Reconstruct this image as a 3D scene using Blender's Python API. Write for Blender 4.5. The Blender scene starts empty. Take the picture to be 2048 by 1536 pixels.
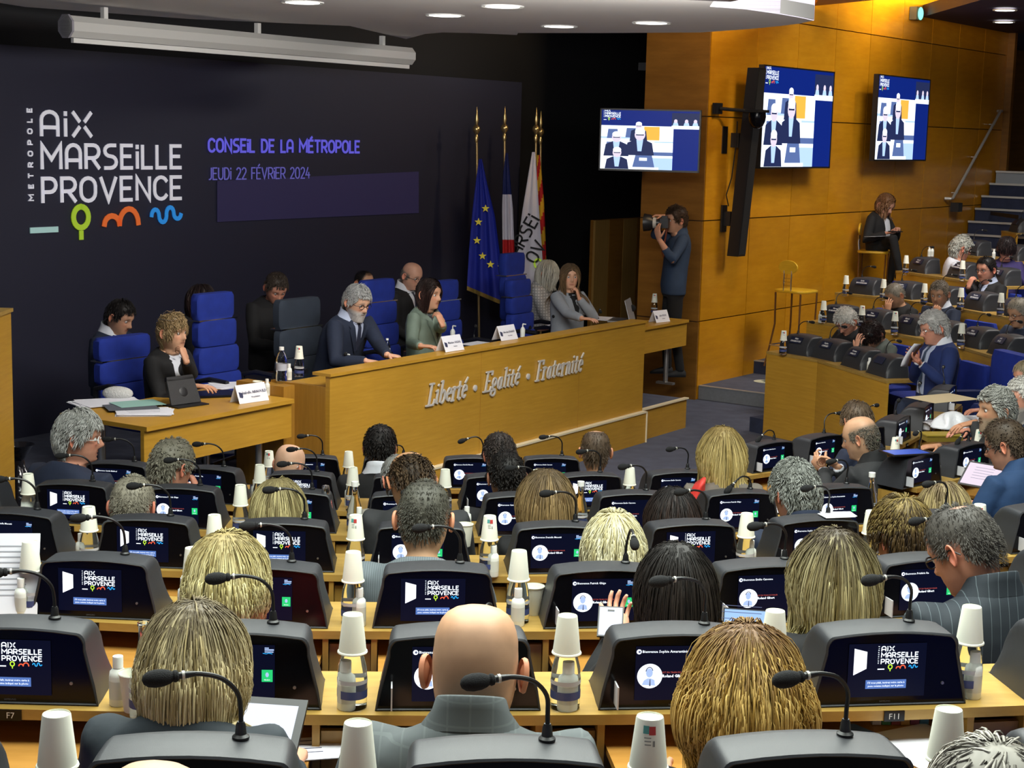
import bpy, math, random
import numpy as np
from mathutils import Vector, Matrix
random.seed(7); RNG = np.random.default_rng(11)
C = bpy.context.scene.collection
S = bpy.context.scene
# ------------------------------------------------------------------ camera
F_PX, CAM_H = 3230.0, 2.90
def nrm(v): v = np.array(v, float); return v/np.linalg.norm(v)
_d = nrm((-512, 20850, F_PX))
_Zw = -_d
_Yw = nrm(np.array((0, 0, 1.0)) - _d[2]*_d)
_Xw = np.cross(_Yw, _Zw)
MW = np.array((_Xw, _Yw, _Zw))            # lens axes (right, down, forward) -> world
CAM = np.array((0, 0, CAM_H))
cd = bpy.data.cameras.new('camera'); cam = bpy.data.objects.new('camera', cd); C.objects.link(cam)
cd.sensor_width = 36; cd.lens = F_PX*36/2048; cd.clip_start = .05; cd.clip_end = 200
m4 = Matrix.Identity(4)
for r in range(3):
    m4[r][0] = MW[r][0]; m4[r][1] = -MW[r][1]; m4[r][2] = -MW[r][2]; m4[r][3] = CAM[r]
cam.matrix_world = m4
S.camera = cam
def ray(px, py): return MW @ np.array(((px-1024)/F_PX, (py-768)/F_PX, 1.0))
def at_z(px, py, z):
    r = ray(px, py); return CAM + r*((z-CAM_H)/r[2])
def on_plane(px, py, A, u):
    r = ray(px, py); n = np.array((-u[1], u[0])); return CAM + r*(np.dot(n, A[:2])/np.dot(n, r[:2]))
def at_y(px, py, Y):
    r = ray(px, py); return CAM + r*(Y/r[1])
# ------------------------------------------------------------------ world, light, exposure
S.view_settings.view_transform = 'Standard'; S.view_settings.look = 'None'
S.view_settings.exposure = 0.0; S.view_settings.gamma = 1.0; S.view_settings.use_curve_mapping = False
W = bpy.data.worlds.new('hall_air'); S.world = W; W.use_nodes = True
W.node_tree.nodes['Background'].inputs[0].default_value = (.80, .85, 1.0, 1)
W.node_tree.nodes['Background'].inputs[1].default_value = 0.55
def area(name, loc, sx, sy, power, col, tgt=None):
    l = bpy.data.lights.new(name, 'AREA'); l.shape = 'RECTANGLE'; l.size = sx; l.size_y = sy; l.energy = power; l.color = col
    o = bpy.data.objects.new(name, l); C.objects.link(o); o.location = loc
    d = Vector(tgt)-Vector(loc) if tgt is not None else Vector((0, 0, -1))
    o.rotation_euler = d.to_track_quat('-Z', 'Y').to_euler(); return o
area('unseen_overhead_light', (0.3, 4.2, 5.2), 5.0, 3.0, 560, (.93, 1, .92))
area('unseen_overhead_light', (0.0, 7.6, 4.9), 5.5, 1.6, 520, (.93, 1, .92))
area('unseen_overhead_light', (5.0, 13.0, 5.6), 3.5, 4.0, 1900, (.95, .98, 1.0))
area('unseen_overhead_light', (0.2, 9.6, 3.70), 3.0, .7, 250, (1, .96, .90), (-1.0, 13.2, 1.0))  # fill added from the audience side to brighten the bench people, no real fixture
area('unseen_overhead_light', (5.6, 16.2, 5.3), 2.5, 2.5, 420, (1.0, .96, .9))  # another added fill, brightens the right benches; no lamp hangs there
area('wall_washer_light', (3.6, 15.6, 4.6), 1.6,   .3, 330, (1, .74, .42), (4.0, 19.3, 2.9))
area('wall_washer_light', (6.3, 20.2, 4.9), 1.6, .3, 400, (1, .84, .36), (6.6, 23.5, 3.0))
# ------------------------------------------------------------------ materials
MATS = {}
def mat(name, col, rough=.5, metal=0, bump=None, noise=None, emit=None, trans=0, spec=.5, alpha=1, attr=False, coat=0):
    if name in MATS: return MATS[name]
    m = bpy.data.materials.new(name); m.use_nodes = True; nt = m.node_tree; N = nt.nodes; L = nt.links
    b = N['Principled BSDF']; b.inputs['Base Color'].default_value = (*col, 1); b.inputs['Roughness'].default_value = rough
    b.inputs['Metallic'].default_value = metal; b.inputs['Specular IOR Level'].default_value = spec
    b.inputs['Transmission Weight'].default_value = trans; b.inputs['Alpha'].default_value = alpha; b.inputs['Coat Weight'].default_value = coat
    if trans: b.inputs['IOR'].default_value = 1.3
    tc = None
    if bump or noise or attr: tc = N.new('ShaderNodeTexCoord')
    if emit:
        b.inputs['Emission Color'].default_value = (*emit[0], 1); b.inputs['Emission Strength'].default_value = emit[1]
    if attr:
        a = N.new('ShaderNodeAttribute'); a.attribute_name = 'Col'; L.new(a.outputs['Color'], b.inputs['Base Color'])
    if noise:                                     # (scale, amount, stretch xyz)
        mp = N.new('ShaderNodeMapping'); mp.inputs['Scale'].default_value = noise[2] if len(noise) > 2 else (1, 1, 1)
        t = N.new('ShaderNodeTexNoise'); t.inputs['Scale'].default_value = noise[0]; t.inputs['Detail'].default_value = 5
        L.new(tc.outputs['Object'], mp.inputs[0]); L.new(mp.outputs[0], t.inputs['Vector'])
        mr = N.new('ShaderNodeMapRange'); mr.inputs['From Min'].default_value = .3; mr.inputs['From Max'].default_value = .7
        mr.inputs['To Min'].default_value = 1-noise[1]; mr.inputs['To Max'].default_value = 1+noise[1]
        L.new(t.outputs['Fac'], mr.inputs['Value'])
        vm = N.new('ShaderNodeVectorMath'); vm.operation = 'SCALE'
        if attr: L.new(a.outputs['Color'], vm.inputs[0])
        else: vm.inputs[0].default_value = col
        L.new(mr.outputs[0], vm.inputs['Scale']); L.new(vm.outputs[0], b.inputs['Base Color'])
    if bump:                                      # (scale, strength)
        t2 = N.new('ShaderNodeTexNoise'); t2.inputs['Scale'].default_value = bump[0]; t2.inputs['Detail'].default_value = 3
        L.new(tc.outputs['Object'], t2.inputs['Vector'])
        bp = N.new('ShaderNodeBump'); bp.inputs['Strength'].default_value = bump[1]; bp.inputs['Distance'].default_value = .01
        L.new(t2.outputs['Fac'], bp.inputs['Height']); L.new(bp.outputs[0], b.inputs['Normal'])
    MATS[name] = m; return m
def wood(name, c1, c2, rough=.35, stretch=(1, 1, 14), scale=3.0, rnd=.18):
    if name in MATS: return MATS[name]
    m = bpy.data.materials.new(name); m.use_nodes = True; nt = m.node_tree; N = nt.nodes; L = nt.links; b = N['Principled BSDF']
    tc = N.new('ShaderNodeTexCoord'); mp = N.new('ShaderNodeMapping'); mp.inputs['Scale'].default_value = stretch
    L.new(tc.outputs['Object'], mp.inputs[0])
    t = N.new('ShaderNodeTexNoise'); t.inputs['Scale'].default_value = scale; t.inputs['Detail'].default_value = 7; t.inputs['Roughness'].default_value = .62
    L.new(mp.outputs[0], t.inputs['Vector'])
    t3 = N.new('ShaderNodeTexNoise'); t3.inputs['Scale'].default_value = 1.6; t3.inputs['Detail'].default_value = 2
    L.new(tc.outputs['Object'], t3.inputs['Vector'])
    oi = N.new('ShaderNodeObjectInfo')
    r = N.new('ShaderNodeMapRange'); r.inputs['From Min'].default_value = .32; r.inputs['From Max'].default_value = .68; L.new(t.outputs['Fac'], r.inputs['Value'])
    mx = N.new('ShaderNodeMix'); mx.data_type = 'RGBA'; mx.inputs[6].default_value = (*c1, 1); mx.inputs[7].default_value = (*c2, 1)
    L.new(r.outputs[0], mx.inputs[0])
    a = N.new('ShaderNodeMath'); a.operation = 'MULTIPLY_ADD'; a.inputs[1].default_value = rnd; a.inputs[2].default_value = 1-rnd*.5; L.new(oi.outputs['Random'], a.inputs[0])
    a2 = N.new('ShaderNodeMath'); a2.operation = 'MULTIPLY_ADD'; a2.inputs[1].default_value = .35; a2.inputs[2].default_value = .82; L.new(t3.outputs['Fac'], a2.inputs[0])
    a3 = N.new('ShaderNodeMath'); a3.operation = 'MULTIPLY'; L.new(a.outputs[0], a3.inputs[0]); L.new(a2.outputs[0], a3.inputs[1])
    vm = N.new('ShaderNodeVectorMath'); vm.operation = 'SCALE'; L.new(mx.outputs[2], vm.inputs[0]); L.new(a3.outputs[0], vm.inputs['Scale'])
    L.new(vm.outputs[0], b.inputs['Base Color']); b.inputs['Roughness'].default_value = rough; b.inputs['Specular IOR Level'].default_value = .4
    MATS[name] = m; return m
def emis(name, col, s=1.0): return mat(name, tuple(min(1, c*.12) for c in col), .35, emit=(col, s), spec=.12)
def stripes(name, base, line, period, width, rough=.8, both=False):
    """woven cloth with thin lines (pinstripe or check) running over the garment"""
    if name in MATS: return MATS[name]
    m = mat(name, base, rough); N = m.node_tree.nodes; L = m.node_tree.links; b = N['Principled BSDF']
    tc = N.new('ShaderNodeTexCoord'); sp = N.new('ShaderNodeSeparateXYZ'); L.new(tc.outputs['Object'], sp.inputs[0])
    def line_on(sock):
        md = N.new('ShaderNodeMath'); md.operation = 'PINGPONG'; md.inputs[1].default_value = period/2; L.new(sock, md.inputs[0])
        lt = N.new('ShaderNodeMath'); lt.operation = 'LESS_THAN'; lt.inputs[1].default_value = width/2; L.new(md.outputs[0], lt.inputs[0]); return lt.outputs[0]
    f = line_on(sp.outputs['X'])
    if both:
        g = line_on(sp.outputs['Z']); mm = N.new('ShaderNodeMath'); mm.operation = 'ADD'; L.new(f, mm.inputs[0]); L.new(g, mm.inputs[1]); mm.use_clamp = True
        h = N.new('ShaderNodeMath'); h.operation = 'MULTIPLY'; h.inputs[1].default_value = .5; L.new(mm.outputs[0], h.inputs[0]); f = h.outputs[0]
    mx = N.new('ShaderNodeMix'); mx.data_type = 'RGBA'; mx.inputs[6].default_value = (*base, 1); mx.inputs[7].default_value = (*line, 1)
    L.new(f, mx.inputs[0]); L.new(mx.outputs[2], b.inputs['Base Color']); return m
# ------------------------------------------------------------------ mesh helpers
class MB:
    def __init__(s): s.v = []; s.f = []; s.m = []; s.n = 0; s.col = []
    def add(s, vs, fs, mi=0, M=None):
        vs = np.asarray(vs, float)
        if M is not None: vs = vs @ np.array(M)[:3, :3].T + np.array(M)[:3, 3]
        s.v.append(vs); s.f += [tuple(i+s.n for i in f) for f in fs]; s.m += [mi]*len(fs); s.n += len(vs); return s
    def box(s, c, size, mi=0, M=None, rz=0):
        x, y, z = size[0]/2, size[1]/2, size[2]/2
        v = np.array([(a, b, d) for d in (-z, z) for b in (-y, y) for a in (-x, x)], float)
        if rz: v = v @ np.array(((math.cos(rz), math.sin(rz), 0), (-math.sin(rz), math.cos(rz), 0), (0, 0, 1)))
        v = v + np.array(c)
        return s.add(v, [(0, 2, 3, 1), (4, 5, 7, 6), (0, 1, 5, 4), (2, 6, 7, 3), (0, 4, 6, 2), (1, 3, 7, 5)], mi, M)
    def prism(s, poly, z0, z1, mi=0, M=None):          # polygon in xy extruded along z
        n = len(poly); v = [(*p[:2], z0) for p in poly] + [(*p[:2], z1) for p in poly]
        f = [tuple(range(n-1, -1, -1)), tuple(range(n, 2*n))] + [(i, (i+1) % n, (i+1) % n+n, i+n) for i in range(n)]
        return s.add(v, f, mi, M)
    def loft(s, rings, mi=0, cap=(1, 1), M=None):
        n = len(rings[0]); v = np.concatenate([np.asarray(r, float) for r in rings]); f = []
        for k in range(len(rings)-1):
            for i in range(n):
                j = (i+1) % n; f.append((k*n+i, k*n+j, (k+1)*n+j, (k+1)*n+i))
        if cap[0]: f.append(tuple(range(n-1, -1, -1)))
        if cap[1]: f.append(tuple((len(rings)-1)*n+i for i in range(n)))
        return s.add(v, f, mi, M)
    def lathe(s, prof, n=16, mi=0, c=(0, 0, 0), M=None, cap=(1, 1)):
        a = np.arange(n)*2*math.pi/n
        return s.loft([np.stack((r*np.cos(a)+c[0], r*np.sin(a)+c[1], np.full(n, z+c[2])), 1) for r, z in prof], mi, cap, M)
    def tube(s, pts, r, n=8, mi=0, M=None, flat=1.0, cap=(1, 1)):
        pts = np.asarray(pts, float); rr = r if hasattr(r, '__len__') else [r]*len(pts); rings = []
        t = np.gradient(pts, axis=0); t /= np.linalg.norm(t, axis=1)[:, None]+1e-9
        up = np.array((0, 0, 1.0)) if abs(t[0][2]) < .9 else np.array((0, 1.0, 0))
        a = np.arange(n)*2*math.pi/n
        u = np.cross(t[0], up); u /= np.linalg.norm(u)
        for p, tt, q in zip(pts, t, rr):
            u = u - tt*np.dot(u, tt); u /= np.linalg.norm(u)+1e-9; w = np.cross(tt, u)
            rings.append(p + q*np.outer(np.cos(a), u) + q*flat*np.outer(np.sin(a), w))
        return s.loft(rings, mi, cap, M)
    def sphere(s, c, r, n=12, k=8, mi=0, M=None):
        r = np.array(r if hasattr(r, '__len__') else (r, r, r)); rings = []
        for i in range(k+1):
            ph = math.pi*min(max(i/k, .02), .98); a = np.arange(n)*2*math.pi/n
            rings.append(np.array(c) + r*np.stack((math.sin(ph)*np.cos(a), math.sin(ph)*np.sin(a), np.full(n, -math.cos(ph))), 1))
        return s.loft(rings, mi, (1, 1), M)
    def mesh(s, name, mats, smooth=True, col=None):
        me = bpy.data.meshes.new(name); me.from_pydata(np.concatenate(s.v).tolist(), [], s.f)
        for x in (mats if isinstance(mats, (list, tuple)) else [mats]): me.materials.append(x)
        if any(s.m): me.polygons.foreach_set('material_index', s.m)
        if smooth:
            me.polygons.foreach_set('use_smooth', [True]*len(s.f))
            if smooth != 'all':
                try: me.set_sharp_from_angle(angle=math.radians(38))
                except Exception: pass
        if col is not None:
            a = me.attributes.new('Col', 'FLOAT_COLOR', 'POINT'); c = np.ones((len(me.vertices), 4), np.float32); c[:, :3] = col; a.data.foreach_set('color', c.ravel())
        me.update(); return me
    def obj(s, name, mats, parent=None, smooth=True, col=None, loc=None):
        o = bpy.data.objects.new(name, s.mesh(name, mats, smooth, col)); C.objects.link(o)
        if parent is not None: o.parent = parent
        if loc is not None: o.location = loc
        return o
def tag(o, label=None, cat=None, group=None, kind=None):
    for k, v in (('label', label), ('category', cat), ('group', group), ('kind', kind)):
        if v: o[k] = v
    return o
def thing(name, label, cat, loc=(0, 0, 0), rz=0, group=None):
    o = bpy.data.objects.new(name, None); C.objects.link(o); o.location = loc; o.rotation_euler = (0, 0, rz); o.empty_display_size = .1
    return tag(o, label, cat, group)
KIDS = {}
def dup(root, loc, rz=0, label=None, group=None, skip=()):
    r = root.copy(); C.objects.link(r); r.location = loc; r.rotation_euler = (0, 0, rz)
    if label: r['label'] = label
    if group: r['group'] = group
    if root.name not in KIDS: KIDS[root.name] = [(ch, list(ch.children)) for ch in root.children]
    for ch, gs in KIDS[root.name]:
        if ch.name.split('.')[0] in skip: continue
        c = ch.copy(); C.objects.link(c); c.parent = r
        for g in gs:
            d = g.copy(); C.objects.link(d); d.parent = c
    return r
def struct(name, b, m, smooth=False, parent=None): return tag(b.obj(name, m, parent, smooth), kind='structure')
ORD = ['first', 'second', 'third', 'fourth', 'fifth', 'sixth', 'seventh', 'eighth', 'ninth', 'tenth', 'eleventh']
# ------------------------------------------------------------------ lettering drawn with strokes
def arc(cx, cy, rx, ry, a0, a1, n=9): return [(cx+rx*math.cos(math.radians(a0+(a1-a0)*i/(n-1))), cy+ry*math.sin(math.radians(a0+(a1-a0)*i/(n-1)))) for i in range(n)]
G = {
 'A': (.62, [[(0, 0), (0, .62)]+arc(.31, .66, .31, .34, 180, 0)+[(.62, 0)], [(0, .34), (.62, .34)]]),
 'i': (0.0, [[(0, 0), (0, .7)], [(0, .88), (0, 1)]]),
 'X': (.70, [[(0, 0), (.24, .37)], [(.70, 0), (.46, .37)], [(0, 1), (.24, .63)], [(.70, 1), (.46, .63)]]),
 'M': (.82, [[(0, 0), (0, 1), (.41, .38), (.82, 1), (.82, 0)]]),
 'R': (.60, [[(0, 0), (0, 1), (.34, 1)]+arc(.34, .72, .26, .28, 90, -90)+[(0, .44)], [(.28, .44), (.60, 0)]]),
 'S': (.56, [[(.52, 1), (.28, 1)]+arc(.28, .76, .26, .24, 90, 270)+arc(.28, .26, .28, .26, 90, -90)+[(.02, 0)]]),
 'E': (.50, [[(.50, 1), (0, 1), (0, 0), (.50, 0)], [(0, .52), (.42, .52)]]),
 'É': (.50, [[(.50, 1), (0, 1), (0, 0), (.50, 0)], [(0, .52), (.42, .52)], [(.2, 1.14), (.38, 1.3)]]),
 'L': (.46, [[(0, 1), (0, 0), (.46, 0)]]),
 'P': (.58, [[(0, 0), (0, 1), (.32, 1)]+arc(.32, .71, .26, .29, 90, -90)+[(0, .42)]]),
 'O': (.66, [arc(.33, .64, .33, .36, 0, 180)+[(0, .36)]+arc(.33, .36, .33, .36, 180, 360)+[(.66, .64)]]),
 'V': (.70, [[(0, 1), (.35, 0), (.70, 1)]]),
 'N': (.62, [[(0, 0), (0, 1), (.62, 0), (.62, 1)]]),
 'C': (.58, [arc(.32, .64, .32, .36, 30, 180)+arc(.32, .36, .32, .36, 180, 330)]),
 'D': (.60, [[(0, 0), (0, 1), (.25, 1)]+arc(.25, .5, .35, .5, 90, -90)+[(0, 0)]]),
 'T': (.60, [[(0, 1), (.60, 1)], [(.30, 1), (.30, 0)]]),
 'J': (.34, [[(.34, 1), (.34, .25)]+arc(.1, .25, .24, .25, 0, -100)]),
 'U': (.58, [[(0, 1), (0, .3)]+arc(.29, .3, .29, .3, 180, 360)+[(.58, 1)]]),
 'F': (.48, [[(.48, 1), (0, 1), (0, 0)], [(0, .52), (.40, .52)]]),
 '2': (.52, [arc(.26, .74, .26, .26, 160, -30)+[(0, 0), (.54, 0)]]),
 '0': (.58, [arc(.29, .64, .29, .36, 0, 180)+arc(.29, .36, .29, .36, 180, 360)+[(.58, .64)]]),
 '4': (.58, [[(.30, 1), (0, .3), (.58, .3)], [(.42, .55), (.42, 0)]]),
 ' ': (.35, [])}
def ribbon(b, pts, w, mi=0, M=None, d=0.0, nib=None):
    """flat stroke through pts (xy), width w, raised face at z=d"""
    pts = [q for i, q in enumerate(pts) if i == 0 or math.hypot(q[0]-pts[i-1][0], q[1]-pts[i-1][1]) > 1e-5]; p = np.array(pts, float); n = len(p)
    if nib is None:
        t = np.diff(p, axis=0); t /= np.linalg.norm(t, axis=1)[:, None]+1e-9
        nn = np.stack((-t[:, 1], t[:, 0]), 1); off = np.zeros_like(p); off[0] = nn[0]; off[-1] = nn[-1]
        for i in range(1, n-1):
            q = nn[i-1]+nn[i]; q /= np.linalg.norm(q)+1e-9; off[i] = q/max(.45, np.dot(q, nn[i]))
        off *= w/2
        p[0] -= t[0]*w*.25; p[-1] += t[-1]*w*.25
    else: off = np.tile(np.array(nib)*w/2, (n, 1))
    l, r = p+off, p-off
    v = [(*a, d) for a in l]+[(*a, d) for a in r]; f = [(i+n, i+1+n, i+1, i) for i in range(n-1)]
    if d:
        v += [(*a, 0) for a in l]+[(*a, 0) for a in r]
        f += [(i, i+1, i+1+2*n, i+2*n) for i in range(n-1)]+[(i+1+n, i+n, i+3*n, i+1+3*n) for i in range(n-1)]+[(n, 0, 2*n, 3*n), (n-1, 2*n-1, 4*n-1, 3*n-1)]
    b.add(v, f, mi, M)
def word(b, s, x, y, h, mi=0, sw=.15, gap=.24, sx=1.0, M=None, d=0.0, vert=False, width=None):
    tot = sum(G[c][0] for c in s)+gap*(len(s)-1)
    if width: sx = width/(tot*h)
    cx = 0
    for c in s:
        for st in G[c][1]:
            pts = [((cx+px_)*h*sx, py_*h) for px_, py_ in st]
            pts = [(x-q, y+p) for p, q in pts] if vert else [(x+p, y+q) for p, q in pts]
            ribbon(b, pts, sw*h, mi, M, d)
        cx += G[c][0]+gap
    return tot*h*sx
def arcs_m(x, y, w): return arc(x+w*.2, y, w*.2, w*.30, 180, 0, 9)+arc(x+w*.7, y, w*.3, w*.52, 180, 0, 11)
def wave(x, y, w): return [(x+w*i/24, y+w*.17*math.sin(i/24*math.pi*4+.2)+w*.1*i/24) for i in range(25)]
def logo(b, x, y, w, M=None, d=0.0, mi=(0, 1, 2, 3, 4), sw=.19):
    """three-line lettered logo with four coloured marks; (x,y) = foot of the lowest word, w = width of the word block"""
    h = w*.122; y = y+w*.010
    word(b, 'AiX', x, y+w*.345, h, mi[0], sw, .3, M=M, d=d, width=w*.335)
    word(b, 'MARSEiLLE', x, y+w*.175, h, mi[0], sw, .26, M=M, d=d, width=w)
    word(b, 'PROVENCE', x, y, h, mi[0], sw, .26, M=M, d=d, width=w)
    word(b, 'METROPOLE', x-w*.062, y+w*.01, w*.028, mi[0], .24, 1.0, M=M, d=d, vert=True, width=w*.47)
    ribbon(b, [(x-w*.08, y-w*.145), (x+w*.09, y-w*.145)], w*.03, mi[1], M, d)
    ribbon(b, arc(x+w*.256, y-w*.086, w*.052, w*.056, 90, 450, 21), w*.030, mi[2], M, d); ribbon(b, [(x+w*.256, y-w*.165), (x+w*.256, y-w*.20)], w*.028, mi[2], M, d)
    ribbon(b, arc(x+w*.475, y-w*.135, w*.055, w*.05, 180, 0, 9), w*.030, mi[3], M, d); ribbon(b, arc(x+w*.60, y-w*.135, w*.07, w*.085, 180, 0, 11), w*.030, mi[3], M, d)
    q = w*.0575; ribbon(b, arc(x+w*.77+q*.5, y-w*.095, q*.5, w*.036, 180, 0, 9)+arc(x+w*.77+q*1.5, y-w*.095, q*.5, w*.036, 180, 360, 9)+arc(x+w*.77+q*2.5, y-w*.085, q*.5, w*.036, 180, 0, 9)+arc(x+w*.77+q*3.5, y-w*.085, q*.5, w*.030, 180, 350, 9), w*.024, mi[4], M, d)
TXT = {}
def text_mesh(s, size, m, align='CENTER', extrude=0, bold=0, res=2):
    k = (s, size, m.name, align, extrude)
    if k in TXT: return TXT[k]
    cu = bpy.data.curves.new('lettering', 'FONT'); cu.body = s; cu.size = size; cu.align_x = align; cu.resolution_u = res; cu.extrude = extrude; cu.offset = bold
    o = bpy.data.objects.new('t', cu); me = bpy.data.meshes.new_from_object(o); me.materials.clear(); me.materials.append(m)
    bpy.data.objects.remove(o); TXT[k] = me; return me
def text_obj(name, s, size, m, parent, loc, rot=(math.pi/2, 0, 0), **k):
    o = bpy.data.objects.new(name, text_mesh(s, size, m, **k)); C.objects.link(o); o.parent = parent; o.location = loc; o.rotation_euler = rot; return o
# ================================================================== ROOM
navy = mat('navy_backdrop', (.017, .018, .040), .65, bump=(60, .05)); black = mat('black_paint', (.003, .003, .005), .8)
WOODC = ((.40, .20, .035), (.52, .28, .055))
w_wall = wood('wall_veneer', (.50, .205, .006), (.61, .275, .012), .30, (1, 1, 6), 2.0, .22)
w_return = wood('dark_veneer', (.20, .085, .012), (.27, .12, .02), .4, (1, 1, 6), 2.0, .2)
w_pod = wood('podium_veneer', (.45, .235, .024), (.54, .295, .036), .36, (1.2, 1.2, 16), 3.0, .06)
w_podv = wood('podium_side_veneer', (.34, .165, .022), (.42, .21, .030), .4, (14, 14, 1), 3.0, .06)
w_desk = wood('desk_veneer', (.34, .205, .045), (.43, .27, .068), .33, (1.2, 9, 9), 4.0, .14)
w_draw = wood('drawer_veneer', (.31, .175, .034), (.39, .225, .048), .36, (10, 10, 1), 3.0, .16)
carpet = mat('grey_blue_carpet', (.085, .095, .14), .95, bump=(260, .5), noise=(7, .16))
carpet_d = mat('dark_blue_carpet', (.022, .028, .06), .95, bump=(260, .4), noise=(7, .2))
nosing_m = mat('aluminium_nosing', (.55, .56, .55), .35, .6); riser_m = mat('grey_riser', (.19, .20, .22), .55, noise=(30, .08))
soffit_m = mat('soffit_plaster', (.80, .78, .76), .85, bump=(90, .05)); plastic_w = mat('white_plastic', (.72, .72, .70), .4)
plastic_b = mat('black_plastic', (.010, .010, .012), .4); chrome = mat('chrome', (.75, .75, .75), .14, 1.0); steel = mat('brushed_steel', (.5, .5, .5), .35, .9)
glass = mat('clear_glass', (.95, .98, .97), .03, trans=1.0, spec=.5)

P0 = at_z(660, 748, 1.175); P1 = at_z(1291, 641, 1.175); U = nrm((P1-P0)[:2]); NN = np.array((-U[1], U[0])); PL = float(np.linalg.norm((P1-P0)[:2]))
def pod(t, o, z=0.0): p = P0[:2]+U*t+NN*o; return np.array((p[0], p[1], z))       # along the podium front, behind it, up
def pod_at(px, py, o): return on_plane(px, py, pod(0, o), U)                       # the point of the line `o` behind the front seen at a pixel
ANG_P = math.atan2(U[1], U[0])
def frame_M(o, ang): return Matrix.Translation(Vector(o)) @ Matrix.Rotation(ang, 4, 'Z')
# hemicycle floor + tiers come with the rows; the flat front floor:
struct('floor', MB().prism([(-12, -2), (14, -2), (14, 30), (-12, 30)], -.05, 0.0), carpet)
# back wall: black wall, navy printed backdrop in front of it
OFF = 3.3
b = MB(); M = frame_M(pod(-14, OFF+.25), ANG_P); b.box((14, .1, 3.0), (28, .2, 6.4), M=M); struct('wall_back', b, black)
t1 = np.dot(pod_at(1042, 300, OFF)[:2]-P0[:2], U); zt = pod_at(400, 120, OFF)[2]
bd = thing('printed_backdrop', 'dark navy wall panel printed with the white Aix Marseille Provence lettering', 'backdrop', tuple(pod(-9.0, OFF)), ANG_P)
MB().box(((t1+9)/2, .04, zt/2+.01), (t1+9, .06, zt)).obj('panel', navy, bd, False)
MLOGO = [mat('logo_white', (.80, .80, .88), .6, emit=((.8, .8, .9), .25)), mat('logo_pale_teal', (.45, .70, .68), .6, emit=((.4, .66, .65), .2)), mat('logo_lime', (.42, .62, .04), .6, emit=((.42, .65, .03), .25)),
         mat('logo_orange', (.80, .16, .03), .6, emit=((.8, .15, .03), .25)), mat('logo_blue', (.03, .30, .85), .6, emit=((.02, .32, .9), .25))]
def wall_xy(px, py): q = pod_at(px, py, OFF); return float(np.dot(q[:2]-pod(-9, OFF)[:2], U)), float(q[2])
FLAT = Matrix.Rotation(math.pi/2, 4, 'X')                       # lettering xy -> wall xz, facing the hall
x0, z0 = wall_xy(85, 408); x1, z1_ = wall_xy(361, 398)
b = MB(); logo(b, x0, z0, x1-x0, M=FLAT, d=.010, sw=.165); b.obj('logo', MLOGO, bd, False)
lil = mat('projected_lilac', (.12, .11, .5), .7, emit=((.115, .10, .78), .55)); lil2 = mat('projected_pale_lilac', (.12, .11, .4), .7, emit=((.13, .12, .52), .42))
b = MB(); x0, z0 = wall_xy(417, 303); x1, _ = wall_xy(718, 300); hh = wall_xy(417, 278)[1]-z0
word(b, 'CONSEiL DE LA MÉTROPOLE', x0, z0, hh, sw=.20, gap=.24, M=FLAT, d=.006, width=x1-x0); b.obj('title_lettering', lil, bd, False)
b = MB(); x0, z0 = wall_xy(417, 359); x1, _ = wall_xy(619, 357); hh = wall_xy(417, 336)[1]-z0
word(b, 'JEUDi 22 FÉVRiER 2024', x0, z0, hh, sw=.11, gap=.22, M=FLAT, d=.006, width=x1-x0); b.obj('date_lettering', lil2, bd, False)
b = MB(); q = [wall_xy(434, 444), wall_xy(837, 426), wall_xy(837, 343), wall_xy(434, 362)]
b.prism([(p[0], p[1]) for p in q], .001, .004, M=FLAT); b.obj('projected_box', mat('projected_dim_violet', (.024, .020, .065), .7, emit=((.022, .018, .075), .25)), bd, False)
# black side wall behind the flags and screens is part of wall_back; wooden flush boards low down
# ---- dais
DZ = .30
g = pod(-6.5, .10); b = MB(); tb = float(np.dot(at_z(1384, 857, 0)[:2]-P0[:2], U))
b.prism([pod(-7, .06), pod(tb, .06), pod(tb, OFF+.1), pod(-7, OFF+.1)], 0.001, DZ); struct('floor_dais', b, carpet)
b = MB(); M = frame_M(pod(0, 0), ANG_P); b.box(((PL+tb)/2, .04, DZ/2-.005), (tb-PL, .03, DZ-.01), M=M); b.box((tb-.01, .04+(OFF)/2, DZ/2-.005), (.03, OFF, DZ-.01), M=M); struct('trim_dais_front', b, w_pod)
b = MB(); b.box(((PL+tb)/2, .03, DZ+.004), (tb-PL+.02, .05, .014), M=M); struct('trim_dais_edge', b, mat('pale_nosing', (.80, .70, .48), .5))
# ---- podium bench
bench = thing('podium_bench', 'long oak presidential bench with Liberté Egalité Fraternité lettering on its front', 'bench', tuple(pod(0, 0)), ANG_P)
def seg_box(name, c, s, m, par): return MB().box(c, s).obj(name, m, par, False)
seg_box('front_panel', (PL/2, .02, .585), (PL, .04, 1.15), w_pod, bench)
seg_box('top_rail', (PL/2, .07, 1.165), (PL+.02, .17, .022), w_pod, bench)
seg_box('side_panel', (.02, .30, .54), (.04, .52, 1.07), w_podv, bench); seg_box('side_panel', (PL-.02, .30, .54), (.04, .52, 1.07), w_podv, bench)
seg_box('worktop', (PL/2, .33, 1.035), (PL-.08, .40, .03), w_pod, bench); seg_box('counter_return', (-.06, .56, .53), (.12, .46, 1.06), w_podv, bench)
for k in (1, 2): seg_box('panel_joint', (PL*k/3+.35, -.001, .60), (.004, .003, 1.1), w_podv, bench)
xa = float(np.dot(on_plane(1040, 903, pod(0, 0), U)[:2]-P0[:2], U))
seg_box('kick_step', (PL/2+.6, -.02, .145), (PL-1.2, .05, .29), w_pod, bench); seg_box('kick_nosing', (PL/2+.6, -.024, .297), (PL-1.2, .062, .016), MATS['pale_nosing'], bench)
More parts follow.
